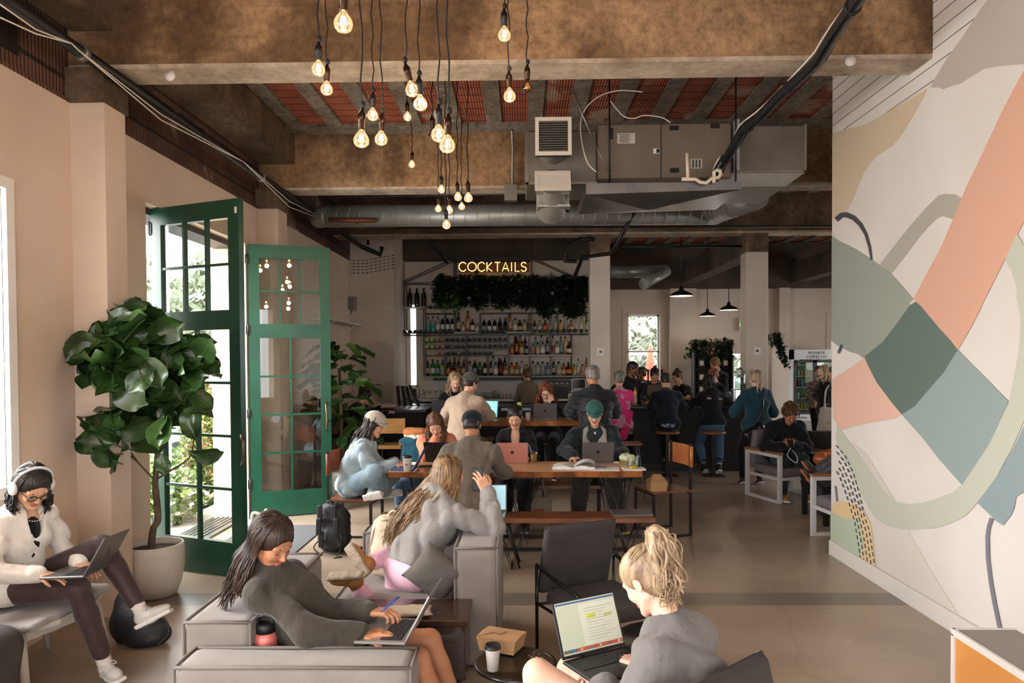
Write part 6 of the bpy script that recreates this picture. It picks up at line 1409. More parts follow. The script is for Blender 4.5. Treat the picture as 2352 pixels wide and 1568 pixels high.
stool((-.95, 10.0), 'rod legged stool under the blond person at the high table', .74, .15); stool((.3, 10.0), 'rod legged stool under the curly haired person at the high table', .62, .15)
# high backed wooden seats at the left
for k, x in enumerate((903,)):
 p = at_y(x, 1024, 9.6); e = empty('high_chair', (p.x, 9.6, 0), 'tall iron chair with honey wood back and seat by the side counter', 'chair')
 MB().b2((-.19, -.18, p.z-.02), (.19, .18, p.z+.03), 0, .005).build('seat', mat('honey_wood', '#b8823f', .45, col2='#a3712f', nscale=2, stretch=(2, 9, 6)), e); q = at_y(x, 978, 9.4); MB().b2((-.2, -.21, q.z-.1), (.2, -.185, q.z+.1), 0, .005).build('backrest', MATS['honey_wood'], e)
 for sx in (-1, 1):
  for sy in (-1, 1): MB().b2((sx*.18-.012, sy*.17-.012, 0), (sx*.18+.012, sy*.17+.012, p.z if sy > 0 else q.z+.1)).build('leg', M_blackm, e)
# ---- white framed armchairs with wooden arms by the mural wall, dark sofa
M_wmet = mat('white_powder_coat', '#c9c7c4', .5); M_gc = mat('grey_seat_pad', '#6f686a', .9, bump=.3, bscale=220)
def frame_chair(c, yaw, lab, w=.3):
 e = empty('frame_armchair', (c[0], c[1], 0), lab, 'armchair', rz=R(yaw), group='white square framed armchairs')
 for sx in (-1, 1):
  x = sx*w; b = MB(); t = .022
  b.b2((x-t, -.33-t, 0), (x+t, -.33+t, .6)).b2((x-t, .33-t, 0), (x+t, .33+t, .6)).b2((x-t, -.33, 0), (x+t, .33, .035)).b2((x-t, -.33, .56), (x+t, .33, .6)).b2((x-t*.8, -.33, .28), (x+t*.8, .33, .315)); b.build('side_frame', M_wmet, e)
  MB().b2((x-.032, -.36, .6), (x+.032, .36, .628), 0, .006).build('armrest', M_leath if False else mat('oak_arm', '#9a6a40', .45, col2='#855833', nscale=2, stretch=(8, 2, 6)), e)
 MB().b2((-w, .3, .28), (w, .335, .315)).build('front_rail', M_wmet, e)
 s = SDF(0); s.rbox((0, .03, .37), (w-.03, .3, .055), .04); sdf_obj('seat', s, M_gc, e, .012, 1); s = SDF(0); s.rbox((0, -.29, .62), (w-.03, .05, .24), .04, Matrix.Rotation(R(-10), 4, 'X')); sdf_obj('backrest', s, M_gc, e, .012, 1); return e
frame_chair((3.36, 9.3), 198, 'white framed armchair with oak arms holding the person on a phone', .34)
frame_chair((3.27, 7.02), 96, 'white framed armchair partly hidden behind the mural wall', .3)
e = empty('sofa', (4.4, 8.6, 0), 'low black sofa behind the white framed armchairs', 'sofa')
rebase(MB().b2((3.75, 8.7, .1), (5.8, 9.5, .42), 0, .03).build('seat', M_chairf), e); rebase(MB().b2((3.75, 9.5, .1), (5.8, 9.7, .82), 0, .03).build('backrest', M_chairf), e)
for x in (3.8, 5.7):
 for y in (8.75, 9.6): rebase(MB().b2((x-.025, y-.025, 0), (x+.025, y+.025, .1)).build('leg', M_black), e)
for (x, y) in ((1846, 1165), (1897, 1210)):
 p = at_z(x, y, 0);
e = empty('coffee_table', (3.0+.45, 8.0, 0), 'low black table between the two white framed armchairs', 'table')
p1 = at_z(1846, 1180, 0); p2 = at_z(1897, 1208, 0); rebase(MB().b2((p1.x-.02, p2.y-.05, .40), (p1.x+.75, p1.y+.05, .43), 0, .004).build('tabletop', M_black), e)
for (x, y) in ((p1.x+.01, p1.y), (p2.x, p2.y), (p1.x+.7, p1.y), (p1.x+.7, p2.y)): rebase(MB().b2((x-.025, y-.025, 0), (x+.025, y+.025, .4)).build('leg', M_black), e)
# orange fronted cabinet in the corner
c0 = at_z(2186, 1444, .55); c1_ = at_z(2325, 1440, .55)
e = empty('low_cabinet', (c0.x+.15, 2.3, 0), 'low orange sided cabinet with grey top in the lower right corner', 'cabinet')
rebase(MB().b2((c0.x+.006, 1.6, .02), (c1_.x-.006, c0.y-.01, .53)).build('body', mat('orange_ply', '#d6954f', .5, col2='#cc8a45', nscale=2)), e); rebase(MB().b2((c0.x+.008, 1.59, .535), (c1_.x-.008, c0.y-.015, .552)).build('cabinet_top', mat('grey_top', '#8f8783', .7)), e)
rebase(MB().b2((c0.x-.004, 1.6, .525), (c0.x+.012, c0.y, .555)).b2((c0.x-.004, c0.y-.02, 0), (c0.x+.012, c0.y, .53)).b2((c0.x, c0.y-.012, .525), (c1_.x, c0.y, .555)).build('edge_strip', M_white), e)
# white lounge bench at the left
e = empty('lounge_chair', (-2.75, 4.0, 0), 'pale framed lounge seat with grey pad under the person in white headphones', 'chair')
M_cream = mat('cream_lacquer', '#c6bfb6', .5); M_pad = mat('light_grey_pad', '#a3a19e', .95, bump=.3, bscale=220)
seatp = [(-3.05, 3.62), (-2.68, 3.6), (-2.54, 3.85), (-2.52, 4.15), (-2.62, 4.4), (-3.05, 4.42)]
rebase(MB().prism(seatp, .37, .40).build('seat_frame', M_cream), e); s = SDF(.02); s.rbox((-2.8, 4.0, .418), (.25, .36, .022), .02); s.rbox((-2.62, 4.02, .418), (.08, .2, .022), .02); rebase(sdf_obj('seat', s, M_pad, None, .01, 1), e)
for (x, y) in ((-2.64, 3.68), (-2.56, 4.2), (-3.0, 3.7), (-3.0, 4.35)): rebase(MB().tube([(x, y, .38), (x+(.03 if x > -2.9 else 0), y+(.0 if y < 4 else .08), 0)], [.024, .018], 12).build('leg', M_cream), e)
rebase(MB().b2((-3.08, 3.65, .4), (-3.03, 4.4, .82), 0, .02).build('backrest', M_pad), e); rebase(MB().beam((-2.68, 3.66, .345), (-2.56, 4.12, .345), .03, .05).build('apron', M_cream), e)
# dark chair edge in the lower left corner
e = empty('lounge_chair', (-2.5, 3.05, 0), 'black chair back just entering the lower left corner', 'chair'); p = at_y(8, 1500, 3.1); s = SDF(0); s.rbox((p.x-.33, 3.1, .34), (.235, .3, .25), .1, Matrix.Rotation(R(10), 4, 'Y')); rebase(sdf_obj('backrest', s, M_chairf, None, .012, 1), e)
for dx in (-.3, -.05): rebase(MB().tube([(p.x+dx-.1, 3.1, 0), (p.x+dx-.1, 3.1, .2)], .015).build('leg', M_blackm), e)
# ---------------------------------------------------------------- fiddle leaf figs
M_fig = leafmat('fig_leaf', '#1b3217', '#345224', .28); M_figl = leafmat('fig_leaf_light', '#5a7a35', '#3d5e28', .35); M_trunk = mat('fig_bark', '#6d5a49', .9, col2='#4f4034', nscale=12, bump=.5)
def figleaf(mb, c, d, up, L_, rg, mi=0):
 d = V(d).normalized(); x = d.cross(V(up))
 if x.length < .05: x = V((1, 0, 0))
 x.normalize(); nn = x.cross(d).normalized(); rows = 7; cols = 3; vs = []; curl = rg.uniform(.1, .9); fold = rg.uniform(.2, .95)
 for i in range(rows+1):
  t = i/rows; w = L_*.37*(.16+1.0*math.sin(math.pi*min(1, t*.93+.03))**.7*(.62+.42*t)) if i not in (0, rows) else L_*(.03 if i == 0 else .06)
  for j in range(-cols, cols+1):
   u = j/cols; wave = .03*L_*math.sin(t*9+u*3+c[0]*30)*abs(u)*1.6; vs.append(V(c)+d*(t*L_*(1-.12*curl*t))+x*u*w+nn*(fold*.25*L_*abs(u)**1.3-curl*L_*t*t*.5+wave))
 fs = [(i*7+j, i*7+j+1, (i+1)*7+j+1, (i+1)*7+j) for i in range(rows) for j in range(6)]; mb.add(vs, fs, mi, True); mb.tube([V(c)-d*.03, V(c)+d*L_*.1], .005, 5, mi)
 mb.tube([vs[i*7+3]+nn*-.002 for i in range(rows)], .0028, 4, 1)
# potted tree in front of the left pilaster
PT = (-2.86, 5.46); e = empty('fiddle_leaf_fig', (PT[0], PT[1], 0), 'tall fiddle leaf fig with bare trunk in a white pot by the near green door', 'potted plant')
pot = empty('plant_pot', (PT[0], PT[1], 0), 'round white pot holding the tall fig by the near green door', 'plant pot')
MB().lathe([(.13, 0), (.155, .01), (.19, .1), (.212, .22), (.214, .33), (.208, .40), (.196, .40), (.198, .35)], n=40, cap=False).lathe([(.13, 0), (0, 0)], n=40, cap=False).build('shell', mat('pot_glaze', '#d5cec5', .5, col2='#cbc3b9', nscale=3), pot)
MB().lathe([(.2, .345), (.1, .36), (0, .355)], n=24, cap=False).build('soil', mat('potting_soil', '#3a3028', .95, col2='#5c5140', nscale=40, bump=1), e)
def pt(x, y, dy=0.0):
 if x < 275: dy = min(dy, -.6)
 q = at_y(x, y, PT[1]+dy); return V(max(q.x, -2.98)-PT[0], q.y-PT[1], q.z)
tr = MB(); tr.tube(catmull([pt(345, 1275), pt(352, 1215), pt(363, 1190), pt(357, 1110), pt(362, 1040), pt(365, 1012)], 6), [.026]*6+[.024]*12+[.021]*12+[.022], 12); o_tr = tr.build('trunk', M_trunk, e)
brs = [[(362, 1020), (345, 990), (330, 965), (300, 935)], [(365, 1015), (385, 985), (392, 950), (390, 900)], [(363, 1015), (355, 960), (352, 900), (340, 850)], [(358, 1105), (320, 1065), (290, 1035), (262, 1020)], [(360, 1100), (400, 1075), (435, 1050), (447, 1000)], [(345, 990), (352, 940), (380, 880), (420, 840)], [(330, 965), (290, 900), (270, 850), (280, 800)], [(355, 930), (370, 860), (365, 800), (340, 755)], [(300, 1060), (280, 1045), (265, 1042)]]
rg = random.Random(11); fol = MB()
for k, br in enumerate(brs):
 dy = rg.uniform(-.18, .18); dy = rg.uniform(-.5, -.1); pts = catmull([pt(x, y, dy*i/3) for i, (x, y) in enumerate(br)], 5); r0 = .012 if k not in (3, 4, 8) else .008; MB().tube(pts, [r0*(1-.5*i/len(pts)) for i in range(len(pts))], 7).build('branch', M_trunk, e)
 for j in range(2 if k in (3, 4, 8) else 9):
  t = .45+.55*j/9 if k not in (3, 4, 8) else .8+.2*j/2; c = pts[min(int(t*len(pts)), len(pts)-1)]; d = V(rg.gauss(0, 1), rg.gauss(-.25, .6), rg.uniform(-.6, .9)); figleaf(fol, c+V(rg.gauss(0, .02), 0, rg.gauss(0, .03)), d, (rg.gauss(0, .6), rg.gauss(-.7, .5), rg.gauss(.3, .6)), rg.uniform(.17, .27), rg)
tops = [(320, 750, 16), (370, 805, 20), (262, 850, 18), (435, 820, 16), (275, 785, 20), (400, 890, 12), (330, 880, 14), (285, 940, 10), (255, 810, 10), (400, 940, 7), (260, 1000, 4), (345, 820, 14)]
for (x, y, n_) in tops:
 for j in range(n_):
  c = pt(x+rg.gauss(0, 24), y+rg.gauss(0, 20), rg.gauss(-.4, .1)); d = V(rg.gauss(0, 1), rg.gauss(-.3, .6), rg.uniform(-.7, 1)); figleaf(fol, c, d, (rg.gauss(0, .6), rg.gauss(-.7, .5), rg.gauss(.3, .6)), rg.uniform(.18, .29), rg, 0)
for (x, y, dx, dz, L_) in ((262, 1020, -1, .15, .24), (290, 985, -.2, .9, .22), (310, 1000, .4, .5, .2), (447, 1000, -.1, 1, .22), (240, 1030, -1, .35, .2), (375, 1040, .1, -1, .16), (345, 755, -.3, 1, .22), (310, 760, -.8, .5, .24), (440, 800, 1, .3, .2), (440, 830, 1.0, .1, .22)): figleaf(fol, pt(x, y, -.4), (dx, -.3, dz), (0, -1, .3), L_, rg)
fol.build('foliage', [M_fig, M_figl], e, fixn=False)
# second fig behind the far door leaf
P2 = (-2.42, 9.35); e = empty('fiddle_leaf_fig', (P2[0], P2[1], 0), 'second fiddle leaf fig partly hidden behind the far green door', 'potted plant'); fol = MB()
MB().tube([(0, 0, .3), (.02, 0, 1.0), (.0, 0, 1.7)], .02).build('trunk', M_trunk, e); MB().lathe([(.14, 0), (.2, .3), (.2, .36), (.18, .36)], n=24).build('pot', MATS['pot_glaze'], e)
for j in range(95):
 z = rg.uniform(.7, 2.0); a = rg.uniform(0, 6.28); rr_ = rg.uniform(.05, .42); c = V(rr_*math.cos(a)*.9, rr_*math.sin(a)*.8, z); figleaf(fol, c, (math.cos(a)+rg.gauss(0, .4), math.sin(a)*.8-.2, rg.uniform(-.5, .7)), (0, 0, 1), rg.uniform(.18, .3), rg, 0 if rg.random() < .75 else 1)
fol.build('foliage', [M_fig, M_figl], e, fixn=False)
# black stool like shapes behind the door glass
# ---------------------------------------------------------------- laptops and small things
M_sg = mat('space_grey_aluminium', '#6d6a68', .38, .6); M_silver = mat('silver_aluminium', '#a09d9b', .35, .6); M_pinkl = mat('rose_laptop_case', '#c98a80', .4); M_keys = mat('black_keys', '#1a1a1b', .5)
def laptop(c, yaw, lab, m, w=.31, d=.215, ang=105, logo=True, scr=None, tilt=0, roll=0, scrfn=None, keym=None):
 """yaw: direction the screen faces; c: centre of the base underside"""
 e = empty('laptop', c, lab, 'laptop', rz=0); e.rotation_euler = (R(roll), R(tilt), R(yaw+90)); lid = Matrix.Translation((0, d/2, .014)) @ Matrix.Rotation(R(90-ang), 4, 'X')
 MB().b2((-w/2, -d/2, 0), (w/2, d/2, .013), 0, .004).build('base', m, e); k = MB(); k.b2((-w*.43, -d*.02, .0132), (w*.43, d*.4, .0142)); k.b2((-w*.17, -d*.44, .0132), (w*.17, -d*.1, .0136), 1); k.build('keyboard', [keym or M_keys, m], e)
 kk = MB()
 for r_ in range(5):
  for q in range(12): kk.box((-w*.4+w*.8*(q+.5)/12, d*(.02+.075*r_), .0148), (w*.058, d*.06, .0012))
 kk.build('keys', mat('key_caps', '#2a2a2c', .5), e)
 l = MB(); l.b2((-w/2, -.003, 0), (w/2, .003, d*.98), 0, .003); lo = l.xf(lid).build('lid', m, e)
 MB().b2((-w/2+.004, -.0042, .006), (w/2-.004, -.0032, d*.97)).xf(lid).build('bezel', M_keys, lo)
 sc = MB(); sc.b2((-w/2+.01, -.0052, .012), (w/2-.01, -.0043, d*.95)); sm = [scr or mat('laptop_screen', '#b8c4c8', .3, emit='#c9d6dc', estr=.6)]
 if scrfn: scrfn(sc, w, d, sm)
 sc.xf(lid).build('screen', sm, lo, fixn=False)
 if logo:
  g = MB(); pr = [(0, .4), (.12, .42), (.25, .5), (.4, .42), (.5, .25), (.42, .1), (.48, -.1), (.35, -.35), (.2, -.5), (0, -.44), (-.2, -.5), (-.38, -.3), (-.5, 0), (-.45, .28), (-.3, .45), (-.12, .43)]; s_ = .034
  g.prism([(x*s_, z*s_) for x, z in pr], 0, .0008, 'y'); g.prism([(0, .52*s_), (.05*s_, .7*s_), (.22*s_, .8*s_), (.18*s_, .6*s_)], 0, .0008, 'y'); g.xf(lid @ Matrix.Translation((0, .0028, d*.5))).build('lid_emblem', mat('dark_emblem', '#2a2827', .25), lo)
 return e
def papercup(c, lab, h=.13, lid=True, m=None, sc=1.0, text=False):
 e = empty('paper_cup', c, lab, 'cup'); r = .3*h; m = m or mat('white_paper_cup', '#d8d3ca', .6); MB().lathe([(r*.72, 0), (r*.98, h*.86), (r*1.02, h*.87)], n=24).build('cup', m, e)
 if lid: MB().lathe([(r*1.06, h*.85), (r*1.08, h*.9), (r*1.0, h*.92), (r*.96, h*1.0), (r*.85, h*1.0), (r*.82, h*.97), (0, h*.97)], n=24).build('lid', M_black, e)
 if text:
  b = MB()
  for k in range(3): b.box((-.008+k*.009, -r*.905, h*.45), (.006, .001, .012 if k != 1 else .006))
  b.build('printing', M_black, e)
 return e
TZ = .76
def on(x, y, z=TZ): return at_z(x, y, z)
c = on(1177, 1064); laptop((c.x, c.y-.0+.1, TZ), 90, 'rose coloured laptop open on the long table before the black blouse', M_pinkl, ang=108)
c = on(1373, 1064); laptop((c.x, c.y+.1, TZ), 90, 'dark grey laptop open on the long table before the green cap', M_sg, ang=105)
c = on(1015, 1062); laptop((c.x, c.y+.12, TZ), 80, 'black laptop half hidden behind the olive jacket on the long table', mat('black_laptop', '#1c1b1d', .4), ang=110, logo=False)
c = on(925, 1075); laptop((c.x+.02, c.y-.02, TZ), 180, 'blue edged laptop at the left end of the long table', mat('blue_laptop', '#3c4f86', .4), ang=118, logo=False, keym=mat('blue_keydeck', '#5d7fa5', .5))
c = on(938, 1080); papercup((c.x, c.y-.06, TZ), 'tall white paper cup with black lid at the left end of the long table', .15, text=True)
c = on(1226, 1062); e = empty('iced_coffee', (c.x, c.y, TZ), 'clear plastic cup of iced coffee beside the rose laptop', 'cup'); MB().lathe([(.026, .002), (.034, .085)], n=20).build('coffee', mat('milky_coffee', '#b07c4c', .4), e); MB().lathe([(.028, 0), (.038, .1), (.04, .102)], n=20, cap=False).build('cup', M_cupg, e); MB().tube([(.0, 0, .05), (-.05, 0, .18)], .004, 6).build('straw', mat('lilac_straw', '#8f8cc0', .4), e)
# open books
def openbook(c, yaw, lab, w=.2, d=.27, th=.03, curl=True):
 e = empty('open_book', (c.x, c.y, TZ), lab, 'book', rz=R(yaw)); M_pg = mat('paper_pages', '#d6d3cd', .8, col2='#cac6bf', nscale=30)
 for sd in (-1, 1):
  b = MB(); n = 8; vs = []
  for i in range(n+1):
   t = i/n; zz = th*(.45+.9*math.sin(math.pi*min(1, t*1.25))*.5+(.25 if t > .1 else 0)) if (sd > 0 or not curl) else th*(.4+1.1*math.sin(math.pi*t)*.6)
   vs += [(sd*w*t, -d/2, zz), (sd*w*t, d/2, zz), (sd*w*t, d/2, .002), (sd*w*t, -d/2, .002)]
  fs = [(i*4+a, i*4+(a+1) % 4, i*4+4+(a+1) % 4, i*4+4+a) for i in range(n) for a in range(4)]+[(0, 1, 2, 3), (n*4+3, n*4+2, n*4+1, n*4)]
  b.add(vs, fs, 0, False); pg = b.build('page_block', M_pg, e)
  tx = MB()
  for r_ in range(14): tx.b2((sd*w*.18 if sd > 0 else -w*.88, d*.4-r_*d*.057, th*1.02), (sd*w*.88 if sd > 0 else -w*.18, d*.4-r_*d*.057-.003, th*1.02+.0006))
 MB().b2((-w-.004, -d/2-.004, 0), (w+.004, d/2+.004, .003)).build('cover', mat('book_cover', '#8f8f93', .6), e)
 for j in range(3):
  b = MB(); n = 6; vs = []
  for i in range(n+1): t = i/n; vs += [(.01+w*.95*t*(1-.12*j), -d/2+.004, th*.8+(.045-.012*j)*math.sin(math.pi*t*.85)), (.01+w*.95*t*(1-.12*j), d/2-.004, th*.8+(.045-.012*j)*math.sin(math.pi*t*.85))]
  b.add(vs, [(i*2, i*2+1, i*2+3, i*2+2) for i in range(n)], 0, True); b.build('lifted_page', M_pg, e, fixn=False)
 return e
c = on(1318, 1074); openbook(c, -6, 'thick open textbook lying on the long table', .2, .25, .035)
c = on(1388, 1077); e = empty('notebook', (c.x, c.y, TZ), 'open flat notebook with a blue pen right of the textbook', 'notebook', rz=R(-6)); MB().b2((-.14, -.09, 0), (.14, .09, .008), 0, .002).build('pages', MATS['paper_pages'], e)
b = MB()
for r_ in range(9): b.b2((-.12, .07-r_*.017, .0082), (.12, .0715-r_*.017, .0086))
b.build('ruled_lines', mat('rule_grey', '#a9adb5', .8), e)
c = on(1383, 1072, TZ+.012); tag(MB().tube([c+V(-.05, .03, 0), c+V(.04, -.03, 0)], .0045, 8).build('pen', mat('blue_pen', '#27468c', .4)), 'blue pen lying on the open notebook', 'pen')
c = on(1455, 1078); e = empty('food_tray', (c.x, c.y, TZ), 'white paper tray at the right end of the long table', 'tray'); MB().b2((-.1, -.07, 0), (.11, .09, .012), 0, .004).build('tray', M_white, e)
for (dx, dy, lab) in ((-.03, .02, 'left clear plastic cup on the white tray'), (.03, .03, 'right clear plastic cup on the white tray')): tag(MB().lathe([(.022, 0), (.03, .11), (.031, .112)], n=18, cap=False).build('plastic_cup', M_cupg), lab, 'cup', 'clear cups on the tray').location = (c.x+dx, c.y+dy, TZ+.013)
lump('salad', [('e', (c.x-.01, c.y-.03, TZ+.024), (.035, .03, .015)), ('e', (c.x+.02, c.y-.02, TZ+.024), (.02, .02, .012))], mat('salad_green', '#8f8f3f', .6, col2='#c9a23e', nscale=60), 'small mixed salad on the white tray', 'food', .006)
c = on(1436, 1060); s = SDF(.02); rg = random.Random(4)
for j in range(9): s.ell((c.x+rg.gauss(0, .035), c.y+rg.gauss(0, .03), TZ+.045+rg.gauss(0, .012)), (.04, .035, .03))
s.noise = wrinkle(.01, 60, 3); tag(sdf_obj('crumpled_bag', s, mat('lime_bag', '#a9bf4a', .5, col2='#d8d8c8', nscale=14)), 'crumpled lime green and white bag at the right end of the table', 'bag')
c = on(1405, 1063); m = MB(); m.tube(catmull([c+V(-.08, .01, .004), c+V(-.04, .03, .01), c+V(0, 0, .004), c+V(.04, .02, .008), c+V(.07, -.01, .004), c+V(.02, -.02, .006), c+V(-.03, -.01, .004)], 5), .004, 5); tag(m.build('earphone_cable', M_cable), 'tangled white earphone cable beside the grey laptop', 'earphones')
c = on(1345, 1063); tag(MB().box((c.x-.06, c.y-.0, TZ+.02), (.07, .03, .04), 0, None, .01).build('camera_pouch', M_black), 'small black case beside the left of the grey laptop', 'case')
for (x, lab) in ((1128, 'small black phone on the table right of the olive jacket'),): c = on(980, 1071); tag(MB().box((c.x, c.y, TZ+.005), (.15, .07, .009), 0, None, .003).build('mobile_phone', M_black), 'black phone on the long table behind the tall paper cup', 'phone')
# laptop in colours on the bench, closed laptop on the bench
def mapscr(sc, w, d, sm):
 cols = ['#9cc7d6', '#b9c9a8', '#d8d2b8', '#c6a0b0']; sm[0] = mat('map_screen_blue', '#9cc7d6', .3, emit='#a8d3e2', estr=.55)
 for i, (poly, cc) in enumerate(((([(-.14, .1), (-.02, .19), (.02, .13), (-.05, .04), (-.14, .02)]), '#b9d0b4'), ([(-.145, .14), (-.06, .195), (-.145, .195)], '#c9b3bd'), ([(-.05, .04), (.02, .1), (.06, .03), (.02, .015)], '#c3cfa8'), ([(.02, .19), (.03, .12), (.045, .12), (.035, .19)], '#dfe3d8'))):
  sm.append(mat('map_screen_%d' % i, cc, .3, emit=cc, estr=.5)); sc.add([(x*w/.31, -.0056, z*d/.215) for x, z in poly], [tuple(range(len(poly)))], i+1)
c = at_z(1118, 1185, .45); laptop((c.x, 6.2, .45), 268, 'white edged laptop showing a pale blue map on the bench', M_silver, w=.33, d=.235, ang=100, logo=False, scrfn=mapscr)
c = at_z(1440, 1166, .45); e = empty('closed_laptop', (c.x, 6.24, .45), 'closed grey laptop lying on the right end of the bench', 'laptop', rz=R(4)); MB().b2((-.17, -.11, .002), (.17, .11, .011), 0, .003).build('base', M_silver, e); MB().b2((-.17, -.11, .0125), (.17, .11, .02), 0, .003).build('lid', M_sg, e)
# takeaway boxes
def takebox(c, yaw, lab, w=.17, d=.13, h=.08, peak=0.0):
 e = empty('takeaway_box', c, lab, 'box', rz=R(yaw)); m = mat('kraft_card', '#b08a62', .8, col2='#a67f58', nscale=10); t = 1.15; b = MB()
 vs = [(-w/2, -d/2, 0), (w/2, -d/2, 0), (w/2, d/2, 0), (-w/2, d/2, 0), (-w/2*t, -d/2*t, h), (w/2*t, -d/2*t, h), (w/2*t, d/2*t, h), (-w/2*t, d/2*t, h)]; b.add(vs, [(3, 2, 1, 0), (0, 1, 5, 4), (1, 2, 6, 5), (2, 3, 7, 6), (3, 0, 4, 7)]); b.build('tray', m, e)
 b = MB(); z2 = h+.006+peak; b.add([(-w/2*t, -d/2*t, h), (w/2*t, -d/2*t, h), (w/2*t, d/2*t, h), (-w/2*t, d/2*t, h), (-w*.25 if peak else -w/2*t, 0, z2), (w*.25 if peak else w/2*t, 0, z2)], [(0, 1, 5, 4), (2, 3, 4, 5), (1, 2, 5), (3, 0, 4)]); b.build('folded_flap', m, e)
 b = MB(); b.tube([(-w/2*t, -d/2*t, h), (-w*.2, -d*.1, h+.008), (.0, -d*.2, h+.008), (.02, d*.1, h+.009)], .002, 4); b.build('flap_edge', mat('kraft_edge', '#7f5f3f', .8), e); return e
p = at_z(1152, 1495, .452); takebox((p.x, p.y+.04, .452), -22, 'closed kraft takeaway box on the round black side table', .17, .125, .065)
p = at_z(1132, 1538, .452); papercup((p.x, p.y, .452), 'white paper cup with black lid on the round black side table', .112)
p = at_z(1512, 1125, .47); takebox((p.x-.02, p.y-.02, .47), 8, 'open gabled kraft takeaway box on the tan leather chair', .16, .13, .09, .07)
# black backpack on the floor
p = at_z(772, 1262, 0); e = empty('backpack', (p.x, 6.72, 0), 'black backpack standing on the floor before the far green door', 'backpack'); M_nyl = mat('black_nylon', '#222326', .6, col2='#191a1c', nscale=6, bump=.3, bscale=90)
s = SDF(.05); s.rbox((0, 0, .2), (.15, .09, .19), .08); s.ell((-.02, .0, .38), (.11, .08, .09)); s.ell((.04, -.08, .14), (.12, .07, .12)); s.noise = wrinkle(.007, 30, 5); sdf_obj('body', s, M_nyl, e, .008, 1)
for sx in (-1, 1): s = SDF(.01); ps = [V(-.05+sx*.055, -.07, .43), V(-.04+sx*.075, -.13, .33), V(-.02+sx*.085, -.15, .2), V(.02+sx*.09, -.13, .09)]; [s.rbox((ps[i].lerp(ps[i+1], .5)), (.026, .012, .075), .01, Matrix.Rotation(R(-8), 4, 'X')) for i in range(3)]; sdf_obj('shoulder_strap', s, M_nyl, e, .007, 1)
MB().tube([(-.06, -.02, .46), (-.03, -.04, .49), (.0, -.02, .46)], .009).build('carry_handle', M_nyl, e); MB().tube(catmull([(.08, -.13, .12), (.1, -.16, .06), (.07, -.2, .01), (.12, -.22, .006), (.06, -.26, .006)], 5), .005, 5).build('loose_strap', M_nyl, e); MB().box((.07, -.16, .15), (.03, .012, .04)).build('buckle', M_black, e)
MB().tube(catmull([(-.13, -.05, .12), (-.17, -.1, .06), (-.1, -.14, .01), (-.07, -.12, .03)], 5), .007, 5).build('loose_strap', M_nyl, e)
# cream backpack on the sofa
p = at_y(905, 1240, 4.62); e = empty('backpack', (p.x, 4.6, .41), 'cream canvas backpack standing on the sofa behind the grey hoodie', 'backpack'); M_can = mat('cream_canvas', '#cfc0a8', .9, col2='#c6b69e', nscale=7, bump=.35, bscale=180)
s = SDF(.04); s.rbox((0, 0, .19), (.15, .08, .19), .075, Matrix.Rotation(R(7), 4, 'Y')); s.rbox((-.01, -.085, .12), (.11, .035, .1), .03, Matrix.Rotation(R(7), 4, 'Y')); s.noise = wrinkle(.005, 22, 8); sdf_obj('body', s, M_can, e, .008, 1)
MB().tube(catmull([(-.16, -.03, .05), (-.135, -.06, .22), (-.09, -.06, .35), (.03, -.06, .38), (.12, -.05, .34), (.16, -.04, .2)], 5), .005, 5).build('zip', mat('zip_cream', '#a8987e', .6), e); MB().tube(catmull([(-.04, 0, .38), (0, 0, .42), (.05, 0, .38)], 4), .008).build('carry_handle', M_can, e)
# pink water bottle beside the dark haired person
p = at_y(610, 1468, 3.08); e = empty('water_bottle', (p.x, 3.08, .42), 'pink patterned water bottle with black lid on the sofa corner', 'bottle'); MB().lathe([(.046, 0), (.05, .01), (.05, .17), (.044, .195), (.034, .205)], n=28).build('body', mat('coral_pink', '#e0776c', .4, col2='#e8a06a', nscale=9, contrast=(.6, .62)), e); MB().lathe([(.036, .2), (.042, .205), (.042, .24), (.034, .245)], n=24).build('lid', M_black, e); MB().tube(catmull([(-.034, 0, .235), (-.03, 0, .268), (.015, 0, .272), (.034, 0, .24)], 4), .009).build('carry_loop', M_black, e)
b = MB();
for j in range(3): b.tube([(.052*math.sin(a*.25-.5), -.052*math.cos(a*.25-.5), .05+.03*j+.02*math.sin(a*.9)) for a in range(7)], .005, 4)
b.build('painted_swirl', mat('swirl_paint', '#6b8f8a', .5), e)
# black tote on the floor by the lounge seat
p = at_z(305, 1480, 0); e = empty('tote_bag', (p.x, p.y, 0), 'black bag slumped on the floor behind the white sneakers', 'bag'); s = SDF(.05); s.ell((0, .06, .1), (.18, .1, .13)); s.ell((.1, .0, .06), (.13, .1, .07)); s.ell((-.08, .1, .16), (.1, .08, .16)); s.noise = wrinkle(.01, 20, 4); s.cut((0, 0, .002), (0, 0, -1)); sdf_obj('body', s, M_nyl, e, .01, 1); MB().tube(catmull([(.02, .05, .2), (.18, 0, .19), (.26, -.05, .1), (.2, -.08, .03)], 5), .008).build('strap', M_nyl, e)
# black handbag on the bench left
p = at_z(950, 1160, .45); lump('handbag', [('b', (p.x, 6.25, .5), (.1, .07, .05), .04), ('e', (p.x+.03, 6.22, .55), (.07, .05, .03))], mat('black_leather', '#141314', .3), 'small black leather handbag on the left part of the bench', 'handbag', .01)
